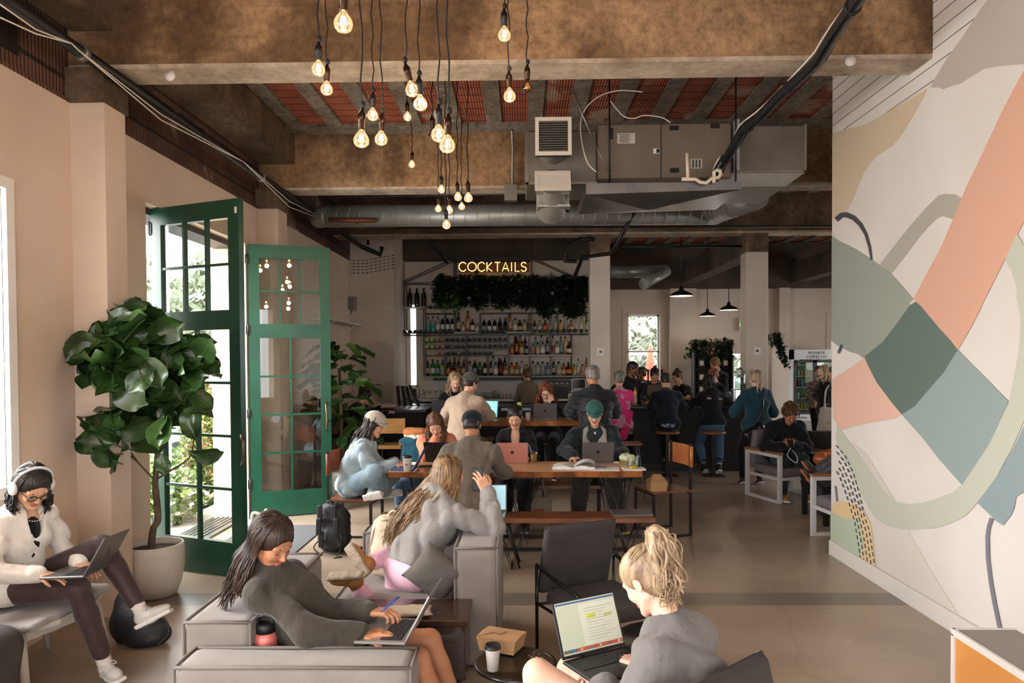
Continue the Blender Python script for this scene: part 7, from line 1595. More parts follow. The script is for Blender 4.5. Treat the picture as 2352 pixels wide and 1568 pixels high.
# ---------------------------------------------------------------- far right: fridge, shelves, dispensers
fp0 = at_y(1818, 803, 16.3); fp1 = at_y(1925, 803, 16.3); e = empty('drinks_fridge', ((fp0.x+fp1.x)/2, 16.6, 0), 'white upright glass door drinks fridge by the mural wall', 'fridge'); w = fp1.x-fp0.x; hh = fp0.z
M_fr = mat('fridge_white', '#c4c6c6', .4); M_gl2 = glassmat('fridge_glass', '#dfe8e2', op=.03)
b = MB(); b.b2((-w/2, .1, .05), (w/2, .5, hh)).b2((-w/2, -.3, .05), (-w/2+.06, .1, hh)).b2((w/2-.06, -.3, .05), (w/2, .1, hh)).b2((-w/2, -.3, hh-.22), (w/2, .1, hh)).b2((-w/2, -.3, .05), (w/2, .1, .52)); b.build('cabinet', M_fr, e)
MB().b2((-w/2+.06, -.28, .5), (w/2-.06, .098, hh-.22)).build('interior', mat('fridge_inside', '#9fb8a8', .5, emit='#bfe0cc', estr=.25), e) if False else None
MB().b2((-w/2+.06, .08, .52), (w/2-.06, .1, hh-.22)).build('back_panel', mat('fridge_inside', '#8fa898', .5), e)
for sx in (-1, 1):
 b = MB(); x0, x1 = (sx*w/2-sx*.06, sx*.0); xa, xb = min(x0, x1), max(x0, x1); z0, z1 = .54, hh-.24; b.b2((xa, -.32, z0), (xb, -.3, z0+.05)).b2((xa, -.32, z1-.05), (xb, -.3, z1)).b2((xa, -.32, z0), (xa+.045, -.3, z1)).b2((xb-.045, -.32, z0), (xb, -.3, z1)); o = b.build('door', M_black, e); MB().b2((xa+.04, -.312, z0+.05), (xb-.04, -.308, z1-.05)).build('door_glass', M_gl2, o)
for k in range(5): z = .62+.25*k; MB().b2((-w/2+.06, -.25, z), (w/2-.06, .08, z+.015)).build('wire_shelf', M_white, e)
for k in range(5): MB().b2((-w/2+.08, -.305, .14+.05*k), (w/2-.35, -.3, .165+.05*k)).build('vent_slat', M_sg, e)
def txt(s_, size, m, loc, rot, par, name='lettering', ext=.002, align='CENTER'):
 cu = bpy.data.curves.new(name, 'FONT'); cu.body = s_; cu.size = size; cu.extrude = ext; cu.align_x = align; cu.align_y = 'CENTER'; o = bpy.data.objects.new(name, cu); COL.objects.link(o); dg = bpy.context.evaluated_depsgraph_get(); me = bpy.data.meshes.new_from_object(o.evaluated_get(dg)); bpy.data.objects.remove(o); bpy.data.curves.remove(cu)
 me.materials.clear(); me.materials.append(m); q = bpy.data.objects.new(name, me); COL.objects.link(q); q.location = loc; q.rotation_euler = rot
 if par is not None: q.parent = par
 return q
txt('MONIKER', .085, M_blackm, (.04, -.303, hh-.075), (R(90), 0, 0), e); txt('COFFEE CO', .085, M_blackm, (.04, -.303, hh-.165), (R(90), 0, 0), e); txt('Avantco', .09, M_blackm, (-w/2+.2, -.303, .45), (R(90), 0, R(0)), e)
l = bpy.data.lights.new('fridge_light', 'AREA'); l.shape = 'RECTANGLE'; l.size = w*.7; l.size_y = .05; l.energy = 5; l.color = (.75, 1, .85); lo = bpy.data.objects.new('fridge_light', l); COL.objects.link(lo); lo.location = e.location+V(0, -.2, hh-.26)
CC = ['#8fb0a8', '#b98d3c', '#c9c9c4', '#4d6a58', '#7a3f35', '#5f86a0']; CANP = {}
for k in range(5):
 for j in range(12):
  ci = (j//2+k*2) % 6; key = ci; p = (e.location.x-w/2+.11+j*(w-.22)/11, e.location.y-.2, .635+.25*k); lab = f'drink can, {ordn(j, 12)} on fridge shelf {["lowest", "second lowest", "middle", "second highest", "highest"][k]}'
  if key not in CANP: o = MB().lathe([(.022, 0), (.032, .008), (.032, .112), (.026, .122), (0, .12)], n=12).build('drink_can', mat('can_%d' % ci, CC[ci], .35, .3)); o.location = p; tag(o, lab, 'can', 'drink cans in the fridge'); CANP[key] = o
  else: copy_tree(CANP[key], p, None, lab, 'drink cans in the fridge', scale=(1, 1, 1.35 if k in (2, 4) else 1.0))
# coffee rack with bags
rx0, rx1 = at_y(1592, 780, 16.4).x, at_y(1680, 780, 16.4).x; zt = at_y(1640, 784, 16.4).z
e = empty('merchandise_rack', ((rx0+rx1)/2, 16.6, 0), 'dark wooden merchandise rack between the window and the square column', 'shelf'); rebase(MB().b2((rx0, 16.55, 0), (rx1, 16.6, zt)).build('back_panel', mat('dark_slats', '#3b2c24', .7, col2='#2b201a', nscale=2, stretch=(12, 1, 1))), e)
for x in (rx0, rx1-.04): rebase(MB().b2((x, 16.3, 0), (x+.04, 16.6, zt)).build('side', M_blackm), e)
zs = [at_y(1640, y, 16.35).z for y in (905, 877, 845, 815)]
for z in zs: rebase(MB().b2((rx0, 16.3, z-.02), (rx1, 16.56, z)).build('shelf_board', M_blackm), e)
BGP = None
for k, z in enumerate(zs[:2]+zs[1:3]):
 if k == 1: continue
 for j in range(3):
  p = (rx0+.18+j*.27, 16.4, z); lab = f'black coffee bag with white label, {ordn(j, 3)} on the {["", "lowest", "", "middle", "upper"][k+1] if k else "lowest"} rack shelf'
  if BGP is None:
   BGP = MB().b2((-.09, -.05, 0), (.09, .05, .24), 0, .015).build('coffee_bag', M_black); MB().b2((-.045, -.054, .06), (.045, -.05, .17)).build('bag_label', LB['white'], BGP); BGP.location = p; tag(BGP, lab, 'coffee bag', 'coffee bags on the rack')
  else: copy_tree(BGP, p, None, lab, 'coffee bags on the rack')
for j, (x, y) in enumerate(((1622, 812), (1634, 812), (1644, 812), (1638, 803))):
 p = at_y(x, y, 16.4); o = MB().box((0, 0, .045), (.085, .06, .09), 0, None, .004).build('tea_box', mat('red_tin', '#7d2f2a', .5) if j else LB['cream']); MB().box((0, -.032, .05), (.04, .002, .045)).build('box_label', LB['cream'] if j else LB['black'], o); o.location = (p.x, 16.4, zs[3]+(0 if j < 3 else .092)); tag(o, ['cream box standing left of the stacked red boxes', 'lower left red box of the little stack', 'lower right red box of the little stack', 'top red box of the little stack'][j], 'box')
leafcloud('hanging_plant', [((at_y(1612+dx, 778, 16.3).x, 16.3, zt+.05), (at_y(1600+dx*1.1, 800+abs(dx)*1.3, 16.2).x, 16.25, at_y(1600, 800+abs(dx)*1.3, 16.2).z)) for dx in (-18, -12, -6, 0, 6, 12, 16, -14, 4, 9)], M_pothos, .1, 'dark trailing plant on the left top of the merchandise rack', 'plant', 7, 60)
leafcloud('hanging_plant', [((at_y(1662+dx, 778, 16.3).x, 16.3, zt+.05), (at_y(1662+dx*1.1, 800+abs(dx)*2.6, 16.2).x, 16.25, at_y(1662, 790+abs(dx)*2.6, 16.2).z)) for dx in (-16, -12, -6, 0, 6, 12, 14, 14, -14, 4, 9)], M_pothos, .1, 'dark trailing plant on the right top of the merchandise rack', 'plant', 8, 60)
leafcloud('hanging_plant', [((at_y(1775+dx, 765, 15.2).x, 15.2, at_y(1775, 765, 15.2).z), (at_y(1778+dx*1.9, 790+max(0, dx)*3.6, 15.1).x, 15.1, at_y(1775, 790+max(0, dx)*3.6, 15.1).z)) for dx in (-10, -4, 0, 5, 10, 14, 16, 12, 8, 15)], M_pothos, .1, 'dark trailing plant hanging from the tall white cabinet right of the column', 'plant', 9, 50)
a = at_y(1770, 790, 15.4); b_ = at_y(1812, 790, 15.4); e = empty('tall_cabinet', ((a.x+b_.x)/2, 15.7, 0), 'tall off white cabinet between the square column and the fridge', 'cabinet'); rebase(MB().b2((a.x, 15.4, .08), (b_.x, 16.0, a.z)).build('body', M_wallB), e); rebase(MB().b2((a.x+.02, 15.38, .15), (b_.x-.02, 15.4, a.z-.05)).build('door', M_wallB), e); rebase(MB().b2((a.x+.03, 15.43, 0), (b_.x-.03, 15.95, .08)).build('plinth', M_black), e)
# exit sign, junctions on the back wall
p = at_y(1706, 746, 17.25); e = empty('exit_sign', (p.x, 17.2, p.z), 'white exit box with green lettering beside the square column', 'sign'); MB().box((0, 0, 0), (.2, .06, .3), 0, None, .01).build('box', M_white, e)
txt('E\nX\nI\nT' if False else 'EXIT', .1, mat('green_exit', '#1f9a4c', .5, emit='#27c864', estr=2), (0, -.033, 0), (R(90), 0, 0), e)
# water jars and taps on the bar
def jar(x, y0, y1, Y, r, lab):
 a = at_y(x, y1, Y); b = at_y(x, y0, Y); e = empty('drink_dispenser', (a.x, Y, a.z), lab, 'drink dispenser'); H_ = b.z-a.z; MB().lathe([(r*.95, 0), (r, .01), (r, H_*.8), (r*.6, H_*.93), (r*.6, H_*.95)], n=28, cap=False).build('jar', M_cupg, e); MB().lathe([(r*.93, .005), (r*.96, H_*.55), (0, H_*.55)], n=24).build('iced_water', glassmat('iced_water', '#cdd6d2', op=.12, rough=.25), e); MB().lathe([(r*.7, H_*.93), (r*.72, H_*.97), (r*.2, H_), (.02, H_*1.04)], n=20).build('lid', M_steel, e); MB().tube([(0, -r, .05), (0, -r-.05, .045), (0, -r-.055, .02)], .01, 8).build('tap', M_steel, e)
jar(1700, 845, 893, 11.65, .085, 'large glass water dispenser on the stand at the right end of the bar')
p = at_y(1700, 893, 11.65); e = empty('dispenser_stand', (p.x, 11.65, 1.05), 'chrome wire stand under the large water dispenser', 'stand')
for sx in (-1, 1):
 for sy in (-1, 1): MB().tube([(sx*.11, sy*.1, 0), (sx*.11, sy*.1, p.z-1.06)], .008, 6).build('leg', M_steel, e)
MB().b2((-.13, -.12, p.z-1.065), (.13, .12, p.z-1.055)).build('shelf', M_steel, e)
for k, (x, y, s_) in enumerate(((1672, 860, 1.3), (1682, 858, 1.4), (1676, 883, 1.1), (1660, 905, .9), (1600, 905, .9), (1607, 905, .9), (1589, 905, .9), (1703, 925, 1.3))):
 Yc = 11.7; p = at_y(x, 925, Yc); glassware('pint', (p.x+.0, 11.62+.03*(k % 3), 1.05 if k not in (0, 1, 2) else 1.05), ['upturned pint glass left of the dispenser', 'second upturned pint glass left of the dispenser', 'pint glass under the tall stacked ones', 'pint glass beside the black hoodie', 'pint glass before the side on server', 'middle pint glass before the side on server', 'left pint glass before the side on server', 'pint glass under the water dispenser'][k], 'pint glasses on the bar', s_)
e = empty('beer_tap', (at_y(1468, 900, 12.6).x, 12.55, 1.03), 'chrome beer tap tower with dark handles on the back bar', 'beer tap'); MB().tube([(0, 0, 0), (0, 0, .35)], .04, 14).tube([(-.25, 0, .36), (.45, 0, .36)], .035, 14).build('tower', M_steel, e)
for k in range(6): MB().tube([(-.22+.12*k, -.05, .38), (-.22+.12*k, -.055, .58)], [.012, .02], 8).build('tap_handle', M_black if k % 2 else M_seatw, e); MB().tube([(-.22+.12*k, -.03, .35), (-.22+.12*k, -.09, .33), (-.22+.12*k, -.1, .28)], .009, 6).build('spout', M_steel, e)
p = at_y(1458, 930, 11.6); bottle('slim', 'yellow', 'cream', (p.x, 11.55, 1.05), 'pale glass bottle standing on the bar before the pink jacket', 'bottles on the bar', False, 1.0)
# high table things
HZ = 1.03
p = at_y(1022, 950, 9.25); laptop((p.x, 9.3, HZ), 92, 'black laptop open on the high table before the blond person', mat('black_laptop', '#1c1b1d', .4), ang=100, w=.33, d=.25, logo=False)
p = at_y(1252, 962, 9.2); laptop((p.x, 9.3, HZ), 90, 'dark grey laptop open on the high table before the curly haired person', M_sg, ang=102, w=.3, d=.2)
p = at_y(1213, 962, 9.1); papercup((p.x, 9.08, HZ), 'plain white paper cup on the high table', .11, lid=False)
p = at_y(1193, 962, 9.25); e = empty('water_bottle', (p.x, 9.3, HZ), 'teal water bottle with a lime cap on the high table', 'bottle'); MB().lathe([(.036, 0), (.038, .01), (.038, .15), (.03, .17)], n=20).build('body', mat('teal_plastic', '#167f86', .3), e); MB().lathe([(.03, .17), (.03, .2), (.02, .215), (.0, .215)], n=16).build('lid', mat('lime_lid', '#c3cf6a', .5), e)
p = at_y(1127, 960, 9.05); tag(MB().ball((0, 0, .014), (.055, .032, .014)).build('computer_mouse', M_white), 'white computer mouse on the high table', 'computer mouse').location = (p.x, 9.06, HZ)
p = at_y(1117, 955, 9.3); e = laptop((p.x+.01, 9.32, HZ), 250, 'teal screened tablet computer right of the beige jacket', M_silver, w=.2, d=.22, ang=100, logo=False, scr=mat('teal_screen', '#3aa3a0', .3, emit='#4cc0bb', estr=.7))
# tote hung from the long table, sits on the floor
p = at_y(1238, 1165, 7.3); e = empty('tote_bag', (p.x, 7.42, 0), 'pale canvas tote with faded print hanging below the long table', 'bag'); M_t = mat('tote_canvas', '#8d8272', .95, col2='#7f7565', nscale=6)
s = SDF(.02); s.rbox((0, 0, .2), (.13, .05, .17), .045); s.noise = wrinkle(.008, 24, 6); sdf_obj('body', s, M_t, e, .01, 1)
for sx in (-1, 1): MB().tube([(sx*.07, 0, .36), (sx*.02, -.02, .68)], .009, 6, flat=.4).build('strap', M_t, e)
MB().b2((-.06, -.06, .22), (.05, -.052, .26)).b2((-.05, -.06, .15), (.06, -.052, .18), 1).build('faded_print', [mat('print_red', '#8f4a3c', .9), mat('print_green', '#4f6f5a', .9)], e)
# cushion on the side counter, wicker
pillow('floor_cushion', (at_y(886, 960, 11.5).x, 11.45, 1.07), Matrix.Rotation(R(90), 3, 'X'), .2, .16, .04, mat('cream_pattern', '#cfc6b6', .9, col2='#a99f90', nscale=20, contrast=(.49, .51)), 'cream patterned cushion lying on the side counter')
# ---------------------------------------------------------------- the people
A = at_y
C_wht = cloth('white_quilt', '#d8cfc4', '#cfc5b9'); C_plum = cloth('dark_plum', '#3a2a28', '#443130', .5, .1); C_olive = cloth('dark_olive', '#423c33', '#39342c'); C_hood = cloth('heather_grey', '#8c8884', '#807c79'); C_pink = cloth('pale_pink', '#e0b3c4', '#d8a9bb', .6, .1)
C_grey2 = cloth('mid_grey', '#75716e', '#6b6765'); C_denim = cloth('washed_denim', '#93a5ad', '#a8b5b9'); C_jean = cloth('blue_jean', '#3d566e', '#4a6480'); C_ljean = cloth('light_jean', '#8ba0ab', '#7c929f'); C_orange = cloth('coral_jacket', '#d88a6c', '#cf7f60'); C_taupe = cloth('taupe_jacket', '#6d6458', '#62594e')
C_blk = cloth('black', '#0e0d0f', '#141315'); C_navy = cloth('navy', '#141c27', '#111822'); C_navyg = cloth('dark_green_black', '#1e2a2c', '#172022', .6); C_beige = cloth('beige_jacket', '#a8907c', '#b29b87'); C_khaki = cloth('khaki', '#7f735f', '#6f6452'); C_mag = cloth('magenta', '#d8327a', '#c42a6c'); C_teal = cloth('teal', '#1e4450', '#17343f'); C_capg = cloth('green_cap', '#2c5450', '#36605b'); C_capn = cloth('navy_cap', '#1a1d27'); C_capc = cloth('cream_cap', '#bdb3a5'); C_capo = cloth('olive_cap', '#4d4b42')
M_shoe = mat('white_sneaker', '#cfcac3', .6, col2='#bdb7b0', nscale=20); M_dshoe = mat('dark_shoe', '#2a2724', .6); M_tansh = mat('tan_boot', '#a3713f', .8, col2='#93632f', nscale=12)
def bit(par, name, mb, m): return rebase(mb.build(name, m), par)
# 1 white jacket, headphones, left edge
ob, J = person('person in white quilted jacket with white headphones typing on a laptop, left edge', (-2.9, 4.0), -16, lean=(4, 17), k=.93, legl=1.17, head=(-18, 38, 0), near=True, seat=.435, gh=.0085, hands={'L': (-2.56, 4.06, .645), 'R': (-2.64, 3.84, .65)}, elbows={'L': (0, .6, -1), 'R': (-.5, -.8, -.8)},
  feet={'L': (-2.22, 4.08, .36), 'R': (-2.36, 3.95, .11)}, knees={'L': (.9, .2, .8), 'R': (.9, -.2, .9)}, palms={'Ld': (.9, -.4, -.3), 'Rd': (.9, .2, -.25)}, curl=(.45, .4), top=dict(m=C_wht, g=1.9, arml=1.4, wr=.009, wf=34, vneck=True, name='quilted_jacket', h=.0075), bottom=dict(m=C_plum, g=.3, w=1.0, leg=1.85, wr=.0015, name='leggings'), shoe=dict(m=M_shoe, laces=True, sock=MATS['cloth_white_quilt'], dirL=(1, .1, -.1), dirR=(.75, -.5, -.2), name='sneaker'), skin='asian', hairm='black', hs='long', hk=dict(length=.14, n=240, face=62, frontlen=.1, wave=.008, lockr=.007))
glasses(ob, J); headphones(ob, J, mat('headphone_white', '#d9d6d2', .4)); T_ = lambda v: v-J['O']
bit(ob, 'undershirt', MB().ball((J['chest']+J['F2']*.075+J['U2']*.02)+J['O'], (.06, .07, .15)), C_blk)
M_pearl = mat('pearl', '#d8cfc0', .3); b = MB(); nb_ = J['N']+J['O']
for i in range(19): a_ = math.pi*(i/18); b.ball(nb_+J['F2']*(.03+.075*math.sin(a_))+J['R2']*.075*math.cos(a_)+J['U2']*(.01-.045*math.sin(a_)), .0042, 0, 6)
bit(ob, 'necklace', b, M_pearl)
laptop((-2.5, 3.93, .63), 187, 'space grey laptop on the lap of the white jacket, lid toward the room', M_sg, w=.32, d=.225, ang=118, tilt=-4)
# 2 dark haired, olive sweatshirt on the near sofa
ob, J = person('person with long dark hair in olive sweatshirt slouching on the near sofa with laptop', (-.86, 3.2), -8, lean=(-50, -36), k=.95, head=(-22, 30, 0), near=True, seat=.40, gh=.0085, hands={'L': (-.70, 3.22, .66), 'R': (-.70, 3.03, .625)}, elbows={'L': (-.4, .5, -1), 'R': (-.4, -.8, -.9)},
  feet={'L': (-.30, 3.32, .12), 'R': (-.33, 3.12, .12)}, knees={'L': (.5, .1, 1), 'R': (.5, -.1, 1)}, palms={'Ld': (.9, -.3, .1), 'Rd': (.9, .15, .1)}, curl=(.9, .5), top=dict(m=C_olive, g=1.6, arml=1.42, wr=.011, wf=20, name='sweatshirt', h=.0075, hood=False, collar=True), bottom=dict(m=cloth('black_shorts', '#23211f'), g=1, leg=.35, w=1.15, name='shorts'), shoe=dict(m=M_shoe), skin='tan', hairm='dark', hs='long', hk=dict(length=.27, n=330, face=66, frontlen=.2, volume=1.04, wave=.007, fall=(-.4, -.1, -1), lockr=.007))
b = MB(); T = J['MH']
for sd in (-1, 1): b.tube(catmull([T @ V(.02*sd-.0, -.1, .085), T @ V(.035*sd-.0, -.135, .07), T @ V(.03*sd, -.125, .03), T @ V(.008*sd, -.12, .02)], 5), .008, 6)
b.v = [tuple(V(v)+J['O']) for v in b.v]; bit(ob, 'hair_claw', b, mat('claw_clip', '#b9b2a2', .3))
laptop((-.60, 3.11, .61), 176, 'silver laptop on the lap of the olive sweatshirt, lid seen edge on', M_silver, w=.31, d=.22, ang=118, tilt=-2, keym=M_keys)
tag(MB().tube([(-.64, 3.14, .69), (-.57, 3.2, .735)], .005, 8).build('pen', mat('blue_pen', '#27468c', .4)), 'blue pen held in the left hand of the olive sweatshirt', 'pen')
# 3 grey hoodie, pink leggings, back to the camera
ob, J = person('person with long light brown hair in grey hoodie leaning over the sofa arm, back turned', (-.72, 4.38), 42, lean=(30, 38), k=.97, head=(6, 8, -6), near=True, seat=.41, gh=.0085, hands={'R': (-.24, 4.52, .97), 'L': (-.33, 4.72, .77)}, elbows={'R': (1.2, -.1, -.9), 'L': (-.5, .5, -1)},
  feet={'L': (-1.0, 4.2, .47), 'R': (-.95, 4.35, .56)}, knees={'L': (.9, .9, -.2), 'R': (.7, .9, 0)}, palms={'Rd': (-.5, -.1, 1), 'R': (-.5, .6, .2)}, curl=(.4, .55), top=dict(m=C_hood, g=2.0, arml=1.5, wr=.010, wf=20, hood=True, hem=-.03, name='hoodie', h=.0075), bottom=dict(m=C_pink, g=.6, w=1.05, wr=.001, leg=1.9, name='leggings'), shoe=dict(m=M_tansh, dirL=(-.75, -.1, .55), dirR=(-.6, .2, .7), name='boot', sole=mat('rubber_sole_tan', '#a59480', .8, col2='#8d7c68', nscale=60), shoek=1.12), skin='light', hairm='lightbrown', hs='long', hk=dict(length=.46, n=420, face=74, fall=(-.8, -.2, -1), wave=.012, lockr=.007, volume=1.03, out=.06))
tag(MB().box((-.30, 4.53, 1.04), (.075, .01, .15), 0, Matrix.Rotation(R(-25), 4, 'Z'), .004).build('mobile_phone', M_black), 'black phone held up to the ear of the grey hoodie', 'phone')
# 4 blond ponytail foreground
ob, J = person('person with messy blond ponytail in grey sweatshirt seen from behind, lower right', (.46, 2.53), 140, lean=(-34, 16), k=.92, legl=1.14, head=(-2, 36, 0), near=True, seat=.36, gh=.0085, hands={'L': (.27, 2.52, .64), 'R': (.44, 2.66, .66)}, elbows={'L': (-.4, -.8, -1), 'R': (.8, .2, -.8)},
  feet={'L': (.02, 2.5, .24), 'R': (.12, 2.72, .14)}, knees={'L': (-.8, .3, 2), 'R': (-.8, .9, .9)}, palms={'Ld': (-.3, .9, 0), 'Rd': (-.7, .6, 0)}, top=dict(m=C_grey2, g=2.0, arml=1.5, wr=.010, wf=18, name='sweatshirt', h=.0075), bottom=dict(m=C_blk, g=.8, leg=.3, name='shorts'), shoe=dict(m=M_shoe), skin='fair', hairm='blonde', hs='pony', hk=dict(length=.19, base=(0, -.085, .095), bundle=330, fall=(.15, -.3, -1), volume=1.03, lockr=.0045))
def docscr(sc, w, d, sm):
 sm[0] = mat('doc_screen', '#b9bfa8', .3, emit='#c3c9b0', estr=.15)
 def r_(x0, z0, x1, z1, c): m = mat('doc_'+c, '#'+c, .4, emit='#'+c, estr=.15); (m in sm) or sm.append(m); sc.add([(x*w, -.0058, z*d) for x, z in ((x0, z0), (x1, z0), (x1, z1), (x0, z1))], [(0, 1, 2, 3)], sm.index(m))
 r_(-.46, .08, .46, .14, 'b5563c'); r_(-.46, .08, -.25, .14, '3f8a9a'); r_(-.46, .9, .46, .93, '3c5a8a'); r_(-.12, .16, .46, .86, 'c9ccb8')
 for i in range(12): r_(-.04, .78-.05*i, .4-.08*(i % 3), .772-.05*i, '8d917f')
 r_(-.02, .6, .12, .68, 'd4dc3a'); r_(.25, .58, .38, .63, 'd4dc3a')
 for i in range(12): r_(-.43+.074*i, .09, -.39+.074*i, .13, ('d9824a', '4a7fb0', 'c94f48', 'd8d0c0')[i % 4])
laptop((.32, 2.68, .645), 300, 'laptop with document on screen on the lap of the grey sweatshirt', mat('black_laptop', '#1c1b1d', .4), w=.30, d=.215, ang=112, logo=False, scrfn=docscr)
# 5 cream cap, denim jacket, cross legged at the table's left end
ob, J = person('person in cream cap and pale denim jacket sitting cross legged at the table end', (-1.72, 7.02), 6, lean=(16, 24), k=.95, head=(0, 22, 0), near=True, seat=.475, gh=.0105, hands={'L': (-1.28, 7.05, .80), 'R': (-1.26, 6.9, .80)}, elbows={'L': (-.3, .6, -1), 'R': (-.3, -.7, -1)},
  feet={'L': (-1.45, 6.78, .53), 'R': (-1.38, 7.05, .50)}, knees={'L': (.6, .9, .3), 'R': (.8, -.6, .5)}, palms={'Ld': (1, 0, -.2), 'Rd': (1, .1, -.2)}, top=dict(m=C_denim, g=1.9, arml=1.5, wr=.010, name='denim_jacket'), bottom=dict(m=C_ljean, g=1.2, w=1.35, name='jeans'), shoe=dict(m=M_shoe, dirR=(1, .3, 0), dirL=(.6, -.6, .1), name='sneaker'), skin='light', hairm='dark', hs='long', hk=dict(length=.3, n=90, face=60, fall=(-.5, 0, -1)))
hat(ob, J, C_capc); headphones(ob, J, M_black)
# 6 coral jacket
ob, J = person('person with brown bob in coral jacket resting face on a hand at the long table', (-.98, 7.78), 285, lean=(14, 30), k=.95, head=(-8, 34, 10), near=True, seat=.46, gh=.0105, hands={'R': (-.93, 7.5, .98), 'L': (-.8, 7.42, .80)}, elbows={'R': (-.7, -.3, -1), 'L': (.7, 0, -1)}, palms={'Rd': (.1, .1, 1), 'R': (0, 1, .1), 'Ld': (0, -1, 0)},
  feet={'L': (-1.0, 7.3, .1), 'R': (-1.25, 7.4, .1)}, knees={'R': (-.9, -.5, 1), 'L': (0, -.3, 1)}, top=dict(m=C_orange, g=2.3, arml=1.5, wr=.009, name='jacket'), bottom=dict(m=C_jean), shoe=dict(m=M_dshoe), skin='light', hairm='brown', hs='long', hk=dict(length=.2, n=80, face=48, fall=(0, -.2, -1)))
# 7 olive jacket, navy cap, back
ob, J = person('broad person in taupe jacket and navy cap at the long table, back to camera', (-.50, 6.28), 86, lean=(10, 26), k=1.04, fem=False, head=(0, 28, 0), near=True, seat=.455, gh=.0105, hands={'L': (-.68, 6.78, .82), 'R': (-.34, 6.78, .82)}, elbows={'L': (-.7, .1, -.9), 'R': (.7, .1, -.9)}, feet={'L': (-.62, 6.72, .1), 'R': (-.4, 6.75, .1)}, top=dict(m=C_taupe, g=1.9, arml=1.55, wr=.010, wf=17, name='jacket', hem=.1, collar=True), bottom=dict(m=C_blk), shoe=dict(m=M_dshoe), skin='tan', hairm='black', hs='short')
hat(ob, J, C_capn); s = SDF(.0);
# 8 black blouse
ob, J = person('person in open black blouse with tied dark hair behind the rose laptop', (-.10, 7.85), 268, lean=(4, 14), k=.97, head=(0, 26, 0), near=True, seat=.46, gh=.0105, hands={'L': (.0, 7.38, .80), 'R': (-.22, 7.38, .80)}, feet={'L': (.0, 7.4, .1), 'R': (-.2, 7.4, .1)}, top=dict(m=C_blk, g=1.3, vneck=True, name='blouse'), bottom=dict(m=C_blk, w=1.3), shoe=dict(m=M_dshoe), skin='asian', hairm='black', hs='bun', hk=dict(base=(0, -.1, .0)))
# 9 green cap man
ob, J = person('older person in green cap and dark windbreaker behind the dark grey laptop', (.76, 7.88), 266, lean=(8, 18), k=1.03, fem=False, head=(0, 26, 0), near=True, seat=.46, gh=.0105, hands={'L': (.86, 7.4, .80), 'R': (.5, 7.36, .80)}, elbows={'L': (1, 0, -.8), 'R': (-1.2, 0, -.6)}, feet={'L': (.98, 7.45, .1), 'R': (.56, 7.6, .1)}, top=dict(m=C_navyg, g=2.6, arml=1.6, wr=.011, name='windbreaker', collar=True), bottom=dict(m=cloth('dark_trouser', '#2e2925'), w=1.5), shoe=dict(m=M_dshoe, dirL=(.2, -1, 0), sole=mat('yellow_sole', '#b8a02c', .6)), skin='light', hairm='grey', hs='short')
hat(ob, J, C_capg); b = MB()
for sd in (-1, 1): b.ball(J['MH'] @ V(sd*.034, .072, .066)+J['O'], (.03, .018, .017))
bit(ob, 'sunglasses', b, mat('black_lens', '#0c0c0e', .1)); F2, R2, U2 = J['F2'], J['R2'], J['U2']; cc = J['N']+J['O']+F2*.045
b = MB()
for sd in (-1, 1): b.add([cc+R2*sd*.06+U2*.05, cc+R2*sd*.02+F2*.1-U2*.12, cc+R2*sd*.13+F2*.13-U2*.11, cc+R2*sd*.12+F2*.02+U2*.01], [(0, 1, 2, 3)]); b.add([cc+R2*sd*.062+U2*.044, cc+R2*sd*.022+F2*.096-U2*.126, cc+R2*sd*.132+F2*.126-U2*.116, cc+R2*sd*.122+F2*.016+U2*.004], [(3, 2, 1, 0)])
bit(ob, 'grey_collar', b, cloth('grey_fleece', '#8d8881')); bit(ob, 'white_tee', MB().ball(cc+F2*.03-U2*.05, (.05, .045, .075)), MATS['white_paint'])
# 10-14 around the high table
def P3(px, Y): return A(px, 900, Y).x
ob, J = person('person in beige jacket and backward olive cap on a stool at the high table', (P3(1062, 8.55), 8.55), 74, lean=(8, 22), k=1.02, fem=False, head=(-25, 22, 0), seat=.76, hands={'L': (-.85, 9.05, 1.08), 'R': (-.5, 9.05, 1.08)}, elbows={'L': (-1, 0, -.8), 'R': (1, 0, -.8)}, feet={'L': (-.85, 8.8, .34), 'R': (-.55, 8.8, .34)}, top=dict(m=C_beige, g=2.2, arml=1.5, name='jacket'), bottom=dict(m=C_khaki), shoe=dict(m=M_dshoe), skin='light', hairm='dark', hs='short'); hat(ob, J, C_capo, back=True)
ob, J = person('person with wavy blond hair in black top behind the black laptop at the high table', (P3(1042, 9.95), 9.95), 280, lean=(4, 10), k=.97, head=(6, 28, 0), seat=.78, hands={'L': (-.8, 9.5, 1.07), 'R': (-1.1, 9.5, 1.07)}, feet={'L': (-.9, 9.6, .3), 'R': (-1.1, 9.6, .3)}, top=dict(m=C_blk), bottom=dict(m=C_blk), shoe=dict(m=M_dshoe), skin='fair', hairm='blonde', hs='long', hk=dict(length=.17, n=70, face=45))
ob, J = person('person with curly auburn hair and glasses covering mouth with hand at the high table', (P3(1258, 9.95), 9.95), 262, lean=(6, 20), k=.97, head=(0, 24, 0), seat=.64, hands={'L': (.36, 9.55, 1.22), 'R': (.2, 9.5, 1.07)}, elbows={'L': (1, -.2, -1), 'R': (-1, 0, -1)}, palms={'Ld': (-.2, .3, 1), 'L': (0, 1, 0)}, feet={'L': (.4, 9.6, .3), 'R': (.2, 9.6, .3)}, top=dict(m=C_blk, g=2), bottom=dict(m=C_blk), shoe=dict(m=M_dshoe), skin='fair', hairm='auburn', hs='long', hk=dict(length=.2, n=80, face=40, wave=.03, volume=1.08)); glasses(ob, J)
